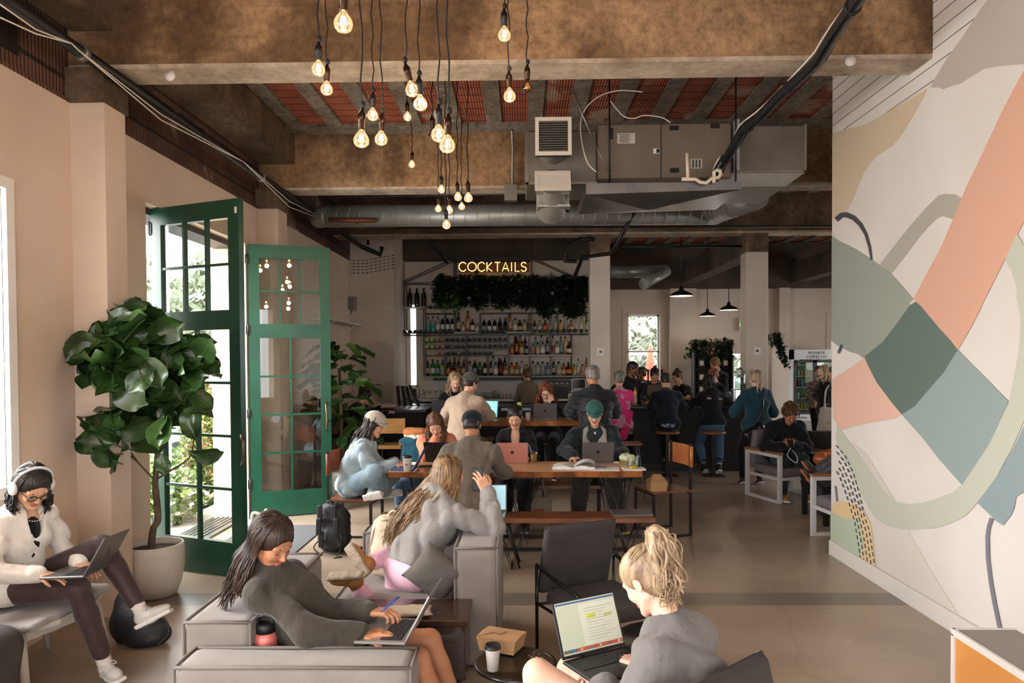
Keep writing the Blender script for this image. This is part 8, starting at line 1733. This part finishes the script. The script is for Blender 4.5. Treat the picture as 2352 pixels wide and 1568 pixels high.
ob, J = person('person in olive shirt with tied brown hair working at the white back counter', (P3(1216, 13.0), 13.0), 100, lean=(10, 18), k=.95, head=(10, 20, 0), seat=.80, hands={'L': (-.05, 13.4, 1.1), 'R': (.2, 13.4, 1.1)}, feet={'L': (0, 13.0, .09), 'R': (.18, 13.0, .09)}, top=dict(m=C_khaki, g=1.8), bottom=dict(m=C_blk), shoe=dict(m=M_dshoe), hairm='brown', hs='bun')
ob, J = person('broad person in black quilted jacket with short grey hair at the high table, back turned', (P3(1368, 8.4), 8.4), 92, lean=(8, 16), k=1.1, fem=False, head=(15, 16, 0), seat=.78, near=True, gh=.011, hands={'L': (.62, 8.98, 1.08), 'R': (1.0, 8.98, 1.08)}, elbows={'L': (-1.2, 0, -.8), 'R': (1.2, 0, -.8)}, feet={'L': (.7, 8.7, .3), 'R': (1.0, 8.7, .3)}, top=dict(m=cloth('black_quilt', '#1d1d20', '#252529', .45), g=2.6, arml=1.6, wr=.009, wf=34, ws=(.3, .3, 2.2), name='quilted_jacket'), bottom=dict(m=C_blk), shoe=dict(m=M_dshoe), skin='tan', hairm='grey', hs='short'); glasses(ob, J)
# 15-22 at the bar
ob, J = person('person in bright pink and patterned jacket with grey blond bun at the bar', (P3(1420, 10.6), 10.6), 70, lean=(4, 12), k=1.0, head=(25, 10, 0), seat=.74, hands={'L': (1.35, 11.1, 1.1), 'R': (1.6, 11.15, 1.12)}, feet={'L': (1.4, 10.9, .3), 'R': (1.6, 10.9, .3)}, top=dict(m=mat('pink_pattern', '#b98a9a', .8, col2='#d8327a', nscale=4.5, contrast=(.5, .52), bump=.2), g=2.2, arml=1.6, name='jacket'), bottom=dict(m=C_blk), shoe=dict(m=M_dshoe), hairm='grey', hs='bun', hk=dict(base=(0, -.11, .0)))
q = J['O']+J['pel']; b = SDF(.02); b.rbox(q+V(.1, -.1, .0), (.06, .05, .22), .04, Matrix.Rotation(R(14), 4, 'Y')); rebase(sdf_obj('jacket_tail', b, C_mag, None, .014, 1), ob)
ob, J = person('person in black tee with cropped hair behind the bar beside the pink jacket', (P3(1443, 12.35), 12.35), 300, lean=(2, 8), k=1.02, fem=False, head=(30, 20, 0), seat=.86, hands={'L': (2.0, 12.1, 1.08), 'R': (1.6, 12.1, 1.08)}, feet={'L': (1.9, 12.3, .09), 'R': (1.7, 12.3, .09)}, top=dict(m=C_blk, arm=.6), bottom=dict(m=C_blk), shoe=dict(m=M_dshoe), skin='brown', hairm='black', hs='short')
ob, J = person('barista with high black bun and brown apron looking down behind the bar', (P3(1502, 12.4), 12.5), 270, lean=(8, 14), k=.96, head=(0, 30, 0), seat=.80, near=True, gh=.012, hands={'L': (2.5, 12.0, 1.12), 'R': (2.05, 12.0, 1.08)}, feet={'L': (2.3, 12.5, .09), 'R': (2.15, 12.5, .09)}, top=dict(m=C_blk), bottom=dict(m=C_blk), shoe=dict(m=M_dshoe), skin='tan', hairm='black', hs='bun', hk=dict(base=(0, -.05, .13)))
s = SDF(.01); s.rbox(J['O']+J['chest']+V(0, -.13, -.06), (.13, .02, .22), .015); rebase(sdf_obj('apron', s, cloth('apron_brown', '#5f4c38'), None, .012, 1), ob)
person('person seen in profile just left of the barista with the bun', (P3(1481, 13.2), 13.2), 190, lean=(2, 8), k=.95, head=(0, 10, 0), seat=.80, hands={'L': (2.0, 13.1, 1.1), 'R': (2.0, 13.3, 1.1)}, feet={'L': (2.1, 13.1, .09), 'R': (2.1, 13.3, .09)}, top=dict(m=C_blk), bottom=dict(m=C_blk), shoe=dict(m=M_dshoe), skin='tan', hairm='dark', hs='bun')
ob, J = person('person in navy sweater over plaid shirt on a bar stool, back turned', (P3(1533, 11.0), 11.0), 88, lean=(6, 18), k=1.02, fem=False, head=(0, 20, 0), seat=.70, near=True, gh=.012, hands={'L': (2.1, 11.5, 1.08), 'R': (2.5, 11.5, 1.08)}, feet={'L': (2.2, 11.3, .28), 'R': (2.4, 11.3, .28)}, top=dict(m=C_navy, g=1.7, name='sweater', hem=.0), bottom=dict(m=C_blk), shoe=dict(m=M_dshoe), skin='light', hairm='dark', hs='short')
s = SDF(.02); p = J['O']+J['pel']; s.ell(p+V(0, -.03, .0), (.155, .125, .07)); rebase(sdf_obj('shirt_tail', s, mat('blue_plaid', '#3f5876', .9, col2='#9aa6b4', nscale=26, contrast=(.5, .52)), None, .012, 1), ob)
ob, J = person('server in dark headscarf and black tee bending left behind the bar', (P3(1580, 13.0), 13.0), 215, lean=(20, 30), k=.95, head=(0, 22, 0), seat=.80, hands={'L': (2.7, 12.4, 1.12), 'R': (2.6, 12.6, 1.15)}, feet={'L': (3.0, 13.0, .09), 'R': (2.9, 13.1, .09)}, top=dict(m=C_blk, arm=.6), bottom=dict(m=C_blk), shoe=dict(m=M_dshoe), hairm='dark', hs='bun', hk=dict(base=(0, -.06, .12)))
ob, J = person('tall person in brown beanie standing behind the server near the rack', (P3(1657, 14.6), 14.6), 200, lean=(2, 12), k=1.06, fem=False, head=(0, 26, 0), seat=.88, hands={'L': (3.7, 14.3, 1.1), 'R': (3.7, 14.7, 1.1)}, feet={'L': (3.9, 14.5, .09), 'R': (3.9, 14.7, .09)}, top=dict(m=C_blk), bottom=dict(m=C_blk), shoe=dict(m=M_dshoe), skin='tan', hairm='dark', hs='short')
s = SDF(.01); M = J['MH']; s.ell(M @ V(0, -.02, .06)+J['O'], (.092, .105, .09), M.to_3x3()); s.cone(M @ V(-.06, .03, .035)+J['O'], M @ V(.06, .03, .035)+J['O'], .04, .04); rebase(sdf_obj('beanie', s, cloth('brown_beanie', '#7a5536'), None, .011, 1), ob)
ob, J = person('person in black printed hoodie and jeans leaning on the bar beside a stool', (P3(1638, 11.3), 11.32), 92, lean=(14, 20), k=.98, head=(10, 22, 0), seat=.70, near=True, gh=.012, hands={'L': (2.7, 11.6, 1.08), 'R': (3.2, 11.6, 1.08)}, elbows={'L': (-1, 0, -.8), 'R': (1, 0, -.8)}, feet={'L': (2.82, 11.3, .1), 'R': (3.02, 11.2, .1)}, knees={'L': (-.3, 1, 0), 'R': (.3, 1, 0)}, top=dict(m=C_blk, g=2.2, arml=1.5, hood=True, name='hoodie'), bottom=dict(m=C_jean, leg=1.75, w=1.15, name='jeans'), shoe=dict(m=M_dshoe), hairm='black', hs='long', hk=dict(length=.12, n=50))
b = MB(); p = J['O']+J['chest']-J['F2']*.175+J['U2']*.02
for i in range(6): b.box(p+V(-.11+.012*i, -.0, .012*math.sin(i*2)), (.011, .006, .012)); b.box(p+V(.07+.012*i, 0, -.01), (.006, .006, .012))
bit(ob, 'hoodie_print', b, MATS['white_paint'])
person('person with auburn hair facing left right behind the black hoodie', (P3(1655, 12.7), 12.7), 200, lean=(8, 14), k=.95, head=(0, 20, 0), seat=.78, hands={'L': (3.2, 12.4, 1.12), 'R': (3.2, 12.6, 1.12)}, feet={'L': (3.4, 12.7, .09), 'R': (3.4, 12.9, .09)}, top=dict(m=C_blk), bottom=dict(m=C_blk), shoe=dict(m=M_dshoe), hairm='auburn', hs='bun')
# 23 teal jacket ponytail
ob, J = person('person with wavy blond ponytail in dark teal jacket standing with a black bag', (P3(1757, 9.9), 10.25), 92, lean=(2, 6), k=1.0, head=(0, 8, 0), near=True, gh=.012, seat=.74, hands={'L': (3.1, 10.55, 1.05), 'R': (3.4, 10.55, 1.05)}, elbows={'L': (-.7, 0, -1), 'R': (.7, 0, -1)}, feet={'L': (3.12, 10.3, .09), 'R': (3.36, 10.3, .09)}, top=dict(m=C_teal, g=2.6, arml=1.8, hood=True, name='jacket'), bottom=dict(m=C_blk), shoe=dict(m=M_dshoe), skin='fair', hairm='blonde', hs='pony', hk=dict(length=.27, base=(0, -.11, .01), bundle=40, n=60, lockr=.009))
s = SDF(.03); p = A(1738, 1000, 9.95); s.rbox((p.x, 9.98, p.z), (.16, .07, .13), .05, Matrix.Rotation(R(-28), 4, 'Y')); s.noise = wrinkle(.008, 22, 3); e = sdf_obj('shoulder_bag', s, MATS['black_leather'], None, .011, 1); tag(e, 'black leather bag hanging on the back of the teal jacket', 'handbag'); MB().tube(catmull([(p.x-.05, 9.98, p.z+.1), (p.x+.08, 9.98, p.z+.35), (p.x+.12, 10.05, p.z+.5)], 5), .012, 6).build('strap', MATS['black_leather'], e)
# 24 phone man
ob, J = person('person with curly brown hair in black sweater looking at a phone in the white armchair', (P3(1790, 9.5), 9.45), 270, lean=(16, 36), k=1.02, fem=False, head=(0, 42, 0), near=True, gh=.011, seat=.42, hands={'L': (3.34, 8.98, .70), 'R': (3.22, 8.98, .70)}, elbows={'L': (.9, 0, -.9), 'R': (-.9, 0, -.9)}, palms={'Ld': (-.6, -.4, .4), 'Rd': (.6, -.4, .4), 'L': (-.3, .6, .6), 'R': (.3, .6, .6)}, feet={'L': (3.52, 9.0, .1), 'R': (3.22, 9.0, .1)}, top=dict(m=C_blk, g=2.2, arml=1.6, name='sweater', collar=True), bottom=dict(m=cloth('dark_green_trouser', '#243330')), shoe=dict(m=mat('tan_work_boot', '#9a6f42', .8), name='boot'), skin='tan', hairm='curly', hs='curly', hk=dict(n=150, lockr=.009, volume=1.08))
tag(MB().box((3.28, 8.91, .75), (.075, .012, .14), 0, Matrix.Rotation(R(-35), 4, 'X'), .004).build('mobile_phone', M_black), 'dark phone held in both hands in the white armchair', 'phone')
pipe('earphone_cable', catmull([(3.28, 8.9, .69), (3.22, 8.85, .6), (3.3, 8.78, .52), (3.33, 8.85, .6), (3.3, 9.1, .7)], 6), .005, M_cable, 'white earphone cable hanging from the phone in the armchair', 'earphones', 5)
# 25 crossed feet person beside the mural wall
person('person mostly hidden behind the mural wall, brown soled shoes crossed in the air', (3.62, 7.35), 172, lean=(-8, 6), k=1.0, fem=False, head=(0, 20, 0), seat=.42, hands={'L': (3.4, 7.2, .66), 'R': (3.4, 7.5, .66)}, feet={'L': (3.0, 7.42, .56), 'R': (3.06, 7.55, .62)}, knees={'L': (0, 0, 1), 'R': (0, 0, 1)}, top=dict(m=cloth('grey_leather', '#4a474a', None, .4)), bottom=dict(m=cloth('grey_leather2', '#3f3c40', None, .35)), shoe=dict(m=M_dshoe, dirL=(-.5, -.1, 1), dirR=(-.5, 0, 1), sole=mat('brown_rubber', '#a2603c', .7), shoek=1.15), hairm='dark', hs='short')
p = A(1900, 1050, 8.3); lump('handbag', [('e', (p.x, 8.3, p.z-.02), (.16, .1, .1)), ('e', (p.x+.06, 8.25, p.z+.06), (.12, .08, .05))], mat('cognac_leather', '#9a4e22', .3), 'glossy cognac leather bag beside the mural wall edge', 'handbag', .011)
tag(MB().box((p.x+.02, 8.3, (p.z-.12)/2), (.3, .25, p.z-.12), 0, None, .02).build('pouffe', M_chairf), 'low black pouffe under the cognac leather bag', 'pouffe')
# 26 three by the fridge
person('blond person with glasses in black top standing left in front of the fridge', (P3(1896, 12.6), 12.6), 195, lean=(0, 4), k=.97, head=(0, 6, 0), seat=.80, hands={'L': (5.2, 12.4, 1.0), 'R': (5.2, 12.7, 1.0)}, feet={'L': (5.35, 12.5, .09), 'R': (5.35, 12.7, .09)}, top=dict(m=C_blk), bottom=dict(m=C_blk), shoe=dict(m=M_dshoe), skin='fair', hairm='blonde', hs='long', hk=dict(length=.3, n=50))
ob, J = person('person in patterned blouse and blue face mask before the fridge', (P3(1880, 13.6), 13.6), 250, lean=(0, 2), k=.94, head=(0, 4, 0), seat=.80, hands={'L': (5.7, 13.4, 1.0), 'R': (5.4, 13.4, .95)}, feet={'L': (5.6, 13.6, .09), 'R': (5.5, 13.6, .09)}, top=dict(m=mat('floral_blouse', '#5a4a44', .9, col2='#9a8a80', nscale=26, contrast=(.5, .53))), bottom=dict(m=C_blk), shoe=dict(m=M_dshoe), hairm='dark', hs='bun')
s = SDF(.01); M = J['MH']; s.ell(M @ V(0, .055, -.055)+J['O'], (.058, .055, .042), M.to_3x3()); rebase(sdf_obj('face_mask', s, mat('mask_blue', '#5fa3bd', .8), None, .009, 1), ob)
ob, J = person('dark haired person with a cream tote on the shoulder by the mural wall', (P3(1922, 11.8), 11.8), 150, lean=(0, 4), k=.97, head=(0, 4, 0), seat=.80, hands={'L': (5.0, 11.9, 1.0), 'R': (5.2, 12.1, 1.0)}, feet={'L': (5.1, 11.8, .09), 'R': (5.15, 12.0, .09)}, top=dict(m=C_blk), bottom=dict(m=C_blk), shoe=dict(m=M_dshoe), hairm='dark', hs='long', hk=dict(length=.35, n=50))
p = A(1905, 965, 11.5); s = SDF(.02); s.rbox((p.x, 11.5, p.z), (.17, .05, .2), .04, Matrix.Rotation(R(6), 4, 'Y')); s.noise = wrinkle(.01, 18, 2); e = sdf_obj('tote_bag', s, cloth('tote_cream', '#b5ada0'), None, .012, 1); tag(e, 'cream cotton tote carried beside the mural wall edge', 'bag'); MB().tube(catmull([(p.x-.08, 11.5, p.z+.18), (p.x-.04, 11.55, p.z+.45), (p.x+.03, 11.6, p.z+.55)], 5), .014, 6).build('strap', MATS['cloth_tote_cream'], e)
# 27 dark figure left, behind the second fig
person('dark clothed person bent over at the side counter by the alcove wall', (P3(800, 10.6)-.0, 10.6), 40, lean=(10, 30), k=1.0, head=(0, 30, 0), seat=.55, hands={'L': (-2.25, 11.1, 1.06), 'R': (-2.1, 10.95, 1.0)}, feet={'L': (-2.4, 10.9, .1), 'R': (-2.2, 10.8, .1)}, top=dict(m=C_blk, g=2.2), bottom=dict(m=C_blk), shoe=dict(m=M_dshoe), hairm='black', hs='bun')
stool((P3(800, 10.6), 10.55), 'rod legged stool under the dark clothed person at the left', .54, .15)
# sleeping dog on a chair with a teal blanket
p = A(962, 998, 8.9); dz = p.z; e = empty('chair', (p.x, 8.9, 0), 'small chair carrying the curled dog, draped with teal cloth', 'chair')
MB().b2((-.22, -.18, dz-.12), (.22, .18, dz-.08), 0, .01).build('seat', M_seatw, e)
for sx in (-1, 1):
 for sy in (-1, 1): MB().tube([(sx*.19, sy*.15, dz-.1), (sx*.21, sy*.17, 0)], .009, 6).build('leg', M_blackm, e)
s = SDF(.03); s.rbox((p.x+.02, 8.78, dz-.17), (.2, .05, .14), .03, Matrix.Rotation(R(6), 4, 'Y')); s.rbox((p.x, 8.88, dz-.065), (.22, .17, .02), .015); s.noise = wrinkle(.012, 26, 7); tag(sdf_obj('blanket', s, cloth('teal_cloth', '#1c4654', '#235566'), None, .011, 1), 'dark teal cloth hanging over the chair under the dog', 'blanket')
s = SDF(.03); q = V(p.x, 8.85, dz)
for i in range(9): a = R(20+i*34); s.ell(q+V(.12*math.cos(a), .07*math.sin(a), .02+.004*i), (.07, .065, .06-.003*abs(4-i)), mi=0 if i not in (3, 4) else 1)
s.ell(q+V(.15, -.07, .03), (.055, .045, .042), mi=0); s.cone(q+V(.17, -.1, .02), q+V(.2, -.13, .0), .024, .014, 1)
for sd in (0, .05): s.cone(q+V(.12+sd, -.06+sd*.6, .07), q+V(.125+sd, -.05+sd*.6, .1), .016, .005, 0)
s.cone(q+V(-.14, -.04, 0), q+V(-.02, -.13, -.02), .025, .016, 1); s.cone(q+V(.02, -.11, -.02), q+V(.1, -.14, -.03), .02, .016, 1)
tag(sdf_obj('dog', s, [mat('tan_fur', '#b0703f', .9, col2='#a0602f', nscale=30, bump=.6, bscale=150), mat('white_fur', '#cfc2b2', .9, bump=.6, bscale=150)], None, .008, 1), 'small tan and white dog curled asleep on the teal cloth', 'dog')
# ---------------------------------------------------------------- outside the doors and windows
M_conc = mat('pavement', '#b9b2a8', .85, col2='#a8a198', nscale=3, bump=.2); M_asph = mat('asphalt', '#8b8a88', .9, col2='#7c7b79', nscale=5)
mb = MB(); mb.b2((-5.6, 4.0, -.3), (XL-.4, 7.5, -.04)); mb.b2((-4.0, 7.5, -.3), (XL-.4, 9.5, -.04)); mb.b2((-60, -20, -.5), (-3.55, 60, -.15), 1); mb.b2((-3.55, 17.6, -.5), (60, 60, -.15), 1); mb.b2((-3.2, -12, -.5), (14, -2.9, -.15), 1); mb.b2((9.3, -2.9, -.5), (30, 17.6, -.15), 1); struct(mb, 'ground', [M_conc, M_asph])
def bush(name, c, r, n, size, ms, label, cat='shrub', seed=1, group=None, kern=None):
 rg = np.random.RandomState(seed); d = rg.randn(n, 3); d /= np.linalg.norm(d, axis=1)[:, None]; rad = rg.uniform(.55, 1.0, n)**.5; P = np.array(c)+d*rad[:, None]*np.array(r)*(1+.15*np.sin(d[:, :1]*7+d[:, 2:]*5))
 P[:, 2] = np.maximum(P[:, 2], -.1); a = rg.randn(n, 3)*size; b = rg.randn(n, 3)*size; Vv = np.stack([P-a, P+b*.6, P+a, P-b*.6], 1).reshape(-1, 3)
 me = bpy.data.meshes.new(name); me.from_pydata(Vv.tolist(), [], [(4*i, 4*i+1, 4*i+2, 4*i+3) for i in range(n)]); [me.materials.append(m) for m in ms]; me.polygons.foreach_set('material_index', rg.randint(0, len(ms), n)); o = bpy.data.objects.new(name, me); COL.objects.link(o); return tag(o, label, cat, group)
L1, L2, L3, L4 = mat('hedge_green', '#5f7a3c', .6), mat('hedge_light', '#8fa55c', .6), mat('blossom_white', '#d8d5c4', .7), mat('hedge_red', '#a3654a', .7)
def trunk(par, a, b, r): rebase(MB().tube([a, b], [r, r*.6], 8).build('trunk', M_trunk), par)
for i, (x, y, r) in enumerate(((-4.35, 8.1, .6), (-4.9, 8.9, .65), (-4.6, 9.9, .7))): o = bush('flowering_shrub', (x, y, .15), (r, r, .45), 5200, .028, [L1, L2, L1, L3], ['low white flecked shrub nearest to the green doors outside', 'low white flecked shrub in the middle outside the doors', 'low white flecked shrub furthest back outside the doors'][i], seed=i, group='low shrubs outside the doors')
o = bush('tall_shrub', (-4.25, 9.7, .65), (.36, .4, .85), 6500, .026, [L2, L4, L1, L2], 'upright green and reddish shrub outside behind the door glass', seed=8); trunk(o, (-4.25, 9.7, -.1), (-4.25, 9.7, .8), .03)
tag(MB().prism([(-5.2, -.1), (-4.5, -.1), (-4.55, .25), (-4.9, .5), (-5.2, .3)], 7.0, 7.5, 'y').build('planter', M_conc), 'grey concrete planter wedge outside at the foot of the shrubs', 'planter')
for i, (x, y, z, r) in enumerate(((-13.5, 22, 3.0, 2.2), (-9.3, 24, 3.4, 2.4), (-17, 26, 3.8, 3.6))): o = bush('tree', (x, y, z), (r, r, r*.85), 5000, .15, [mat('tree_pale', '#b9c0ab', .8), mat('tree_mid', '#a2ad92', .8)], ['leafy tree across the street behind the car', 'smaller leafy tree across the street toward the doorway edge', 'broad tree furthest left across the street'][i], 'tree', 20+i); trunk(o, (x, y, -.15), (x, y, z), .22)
# white suv parked nose toward the building
e = empty('car', (-6.2, 11.4, -.15), 'white sport utility car parked outside beyond the shrubs', 'car'); M_car = mat('car_white', '#cfd0d2', .25, coat=.5); pr = [(-2.3, .35), (-2.35, .9), (-2.2, 1.15), (-1.95, 1.78), (.1, 1.8), (.85, 1.2), (1.7, 1.08), (1.85, .85), (1.88, .4), (1.6, .32)]
MB().prism(pr, -.95, .95, 'y').build('body', M_car, e)
b = MB()
for y in (-.955, .955): b.prism([(-1.9, 1.2), (-1.75, 1.65), (-.85, 1.68), (-.85, 1.2)], y-.004, y+.004, 'y'); b.prism([(-.75, 1.2), (-.75, 1.68), (.05, 1.68), (.65, 1.2)], y-.004, y+.004, 'y')
b.beam((.14, 0, 1.76), (.83, 0, 1.235), 1.6, .02, up=(0, 1, 0)) if False else b.add([(.13, -.85, 1.785), (.13, .85, 1.785), (.86, .85, 1.215), (.86, -.85, 1.215)], [(0, 1, 2, 3)]); b.build('car_window', mat('car_glass', '#5d6a70', .1), e)
for x in (-1.55, 1.15):
 for y in (-.9, .9): MB().lathe([(.15, -.11), (.37, -.1), (.39, -.05), (.39, .05), (.37, .1), (.15, .11)], n=28, M=Matrix.Rotation(R(90), 3, 'X'), c=(x, y, .39)).build('tyre', mat('tyre', '#2b2b2c', .9), e); MB().lathe([(.26, -.115), (.2, -.1), (.05, -.12), (0, -.12)], n=20, M=Matrix.Rotation(R(90), 3, 'X'), c=(x, y, .39)).lathe([(.26, .115), (.2, .1), (.05, .12), (0, .12)], n=20, M=Matrix.Rotation(R(90), 3, 'X'), c=(x, y, .39)).build('wheel_rim', M_steel, e)
for y in (-.75, .75): MB().box((1.8, y, .92), (.16, .32, .18), 0, None, .03).build('headlight', mat('headlight', '#dfe3e6', .15), e)
MB().box((1.87, 0, .78), (.05, 1.1, .26), 0, None, .02).build('grille', M_black, e); MB().box((1.86, 0, .45), (.1, 1.7, .18), 0, None, .03).build('bumper', mat('bumper_grey', '#6b6d6f', .5), e)
# beyond the back window
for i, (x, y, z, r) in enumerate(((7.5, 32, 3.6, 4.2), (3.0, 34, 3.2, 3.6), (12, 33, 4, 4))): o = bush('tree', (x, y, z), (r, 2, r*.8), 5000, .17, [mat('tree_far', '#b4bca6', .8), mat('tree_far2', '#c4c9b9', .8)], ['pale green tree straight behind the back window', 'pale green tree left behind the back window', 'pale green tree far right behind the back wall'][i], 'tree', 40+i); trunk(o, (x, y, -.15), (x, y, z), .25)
o = MB().b2((2.5, 22.0, 1.9), (6.5, 24.5, 2.05)).build('awning', M_white); tag(o, 'white flat canopy outside beyond the back window', 'awning')
for x in (2.6, 4.3, 6.3): MB().b2((x, 22.0, -.15), (x+.08, 22.1, 1.9)).build('post', M_blackm, o)
p = at_y(1494, 830, 21); e = empty('closed_parasol', (p.x, 21, -.15), 'closed coral red parasol outside beyond the back window', 'parasol'); MB().tube([(0, 0, 0), (0, 0, 2.4)], .025).build('pole', M_white, e); MB().lathe([(.16, .9), (.2, 1.1), (.14, 1.7), (.04, 2.35)], n=10).build('canopy', mat('coral_canvas', '#c9573f', .8), e)
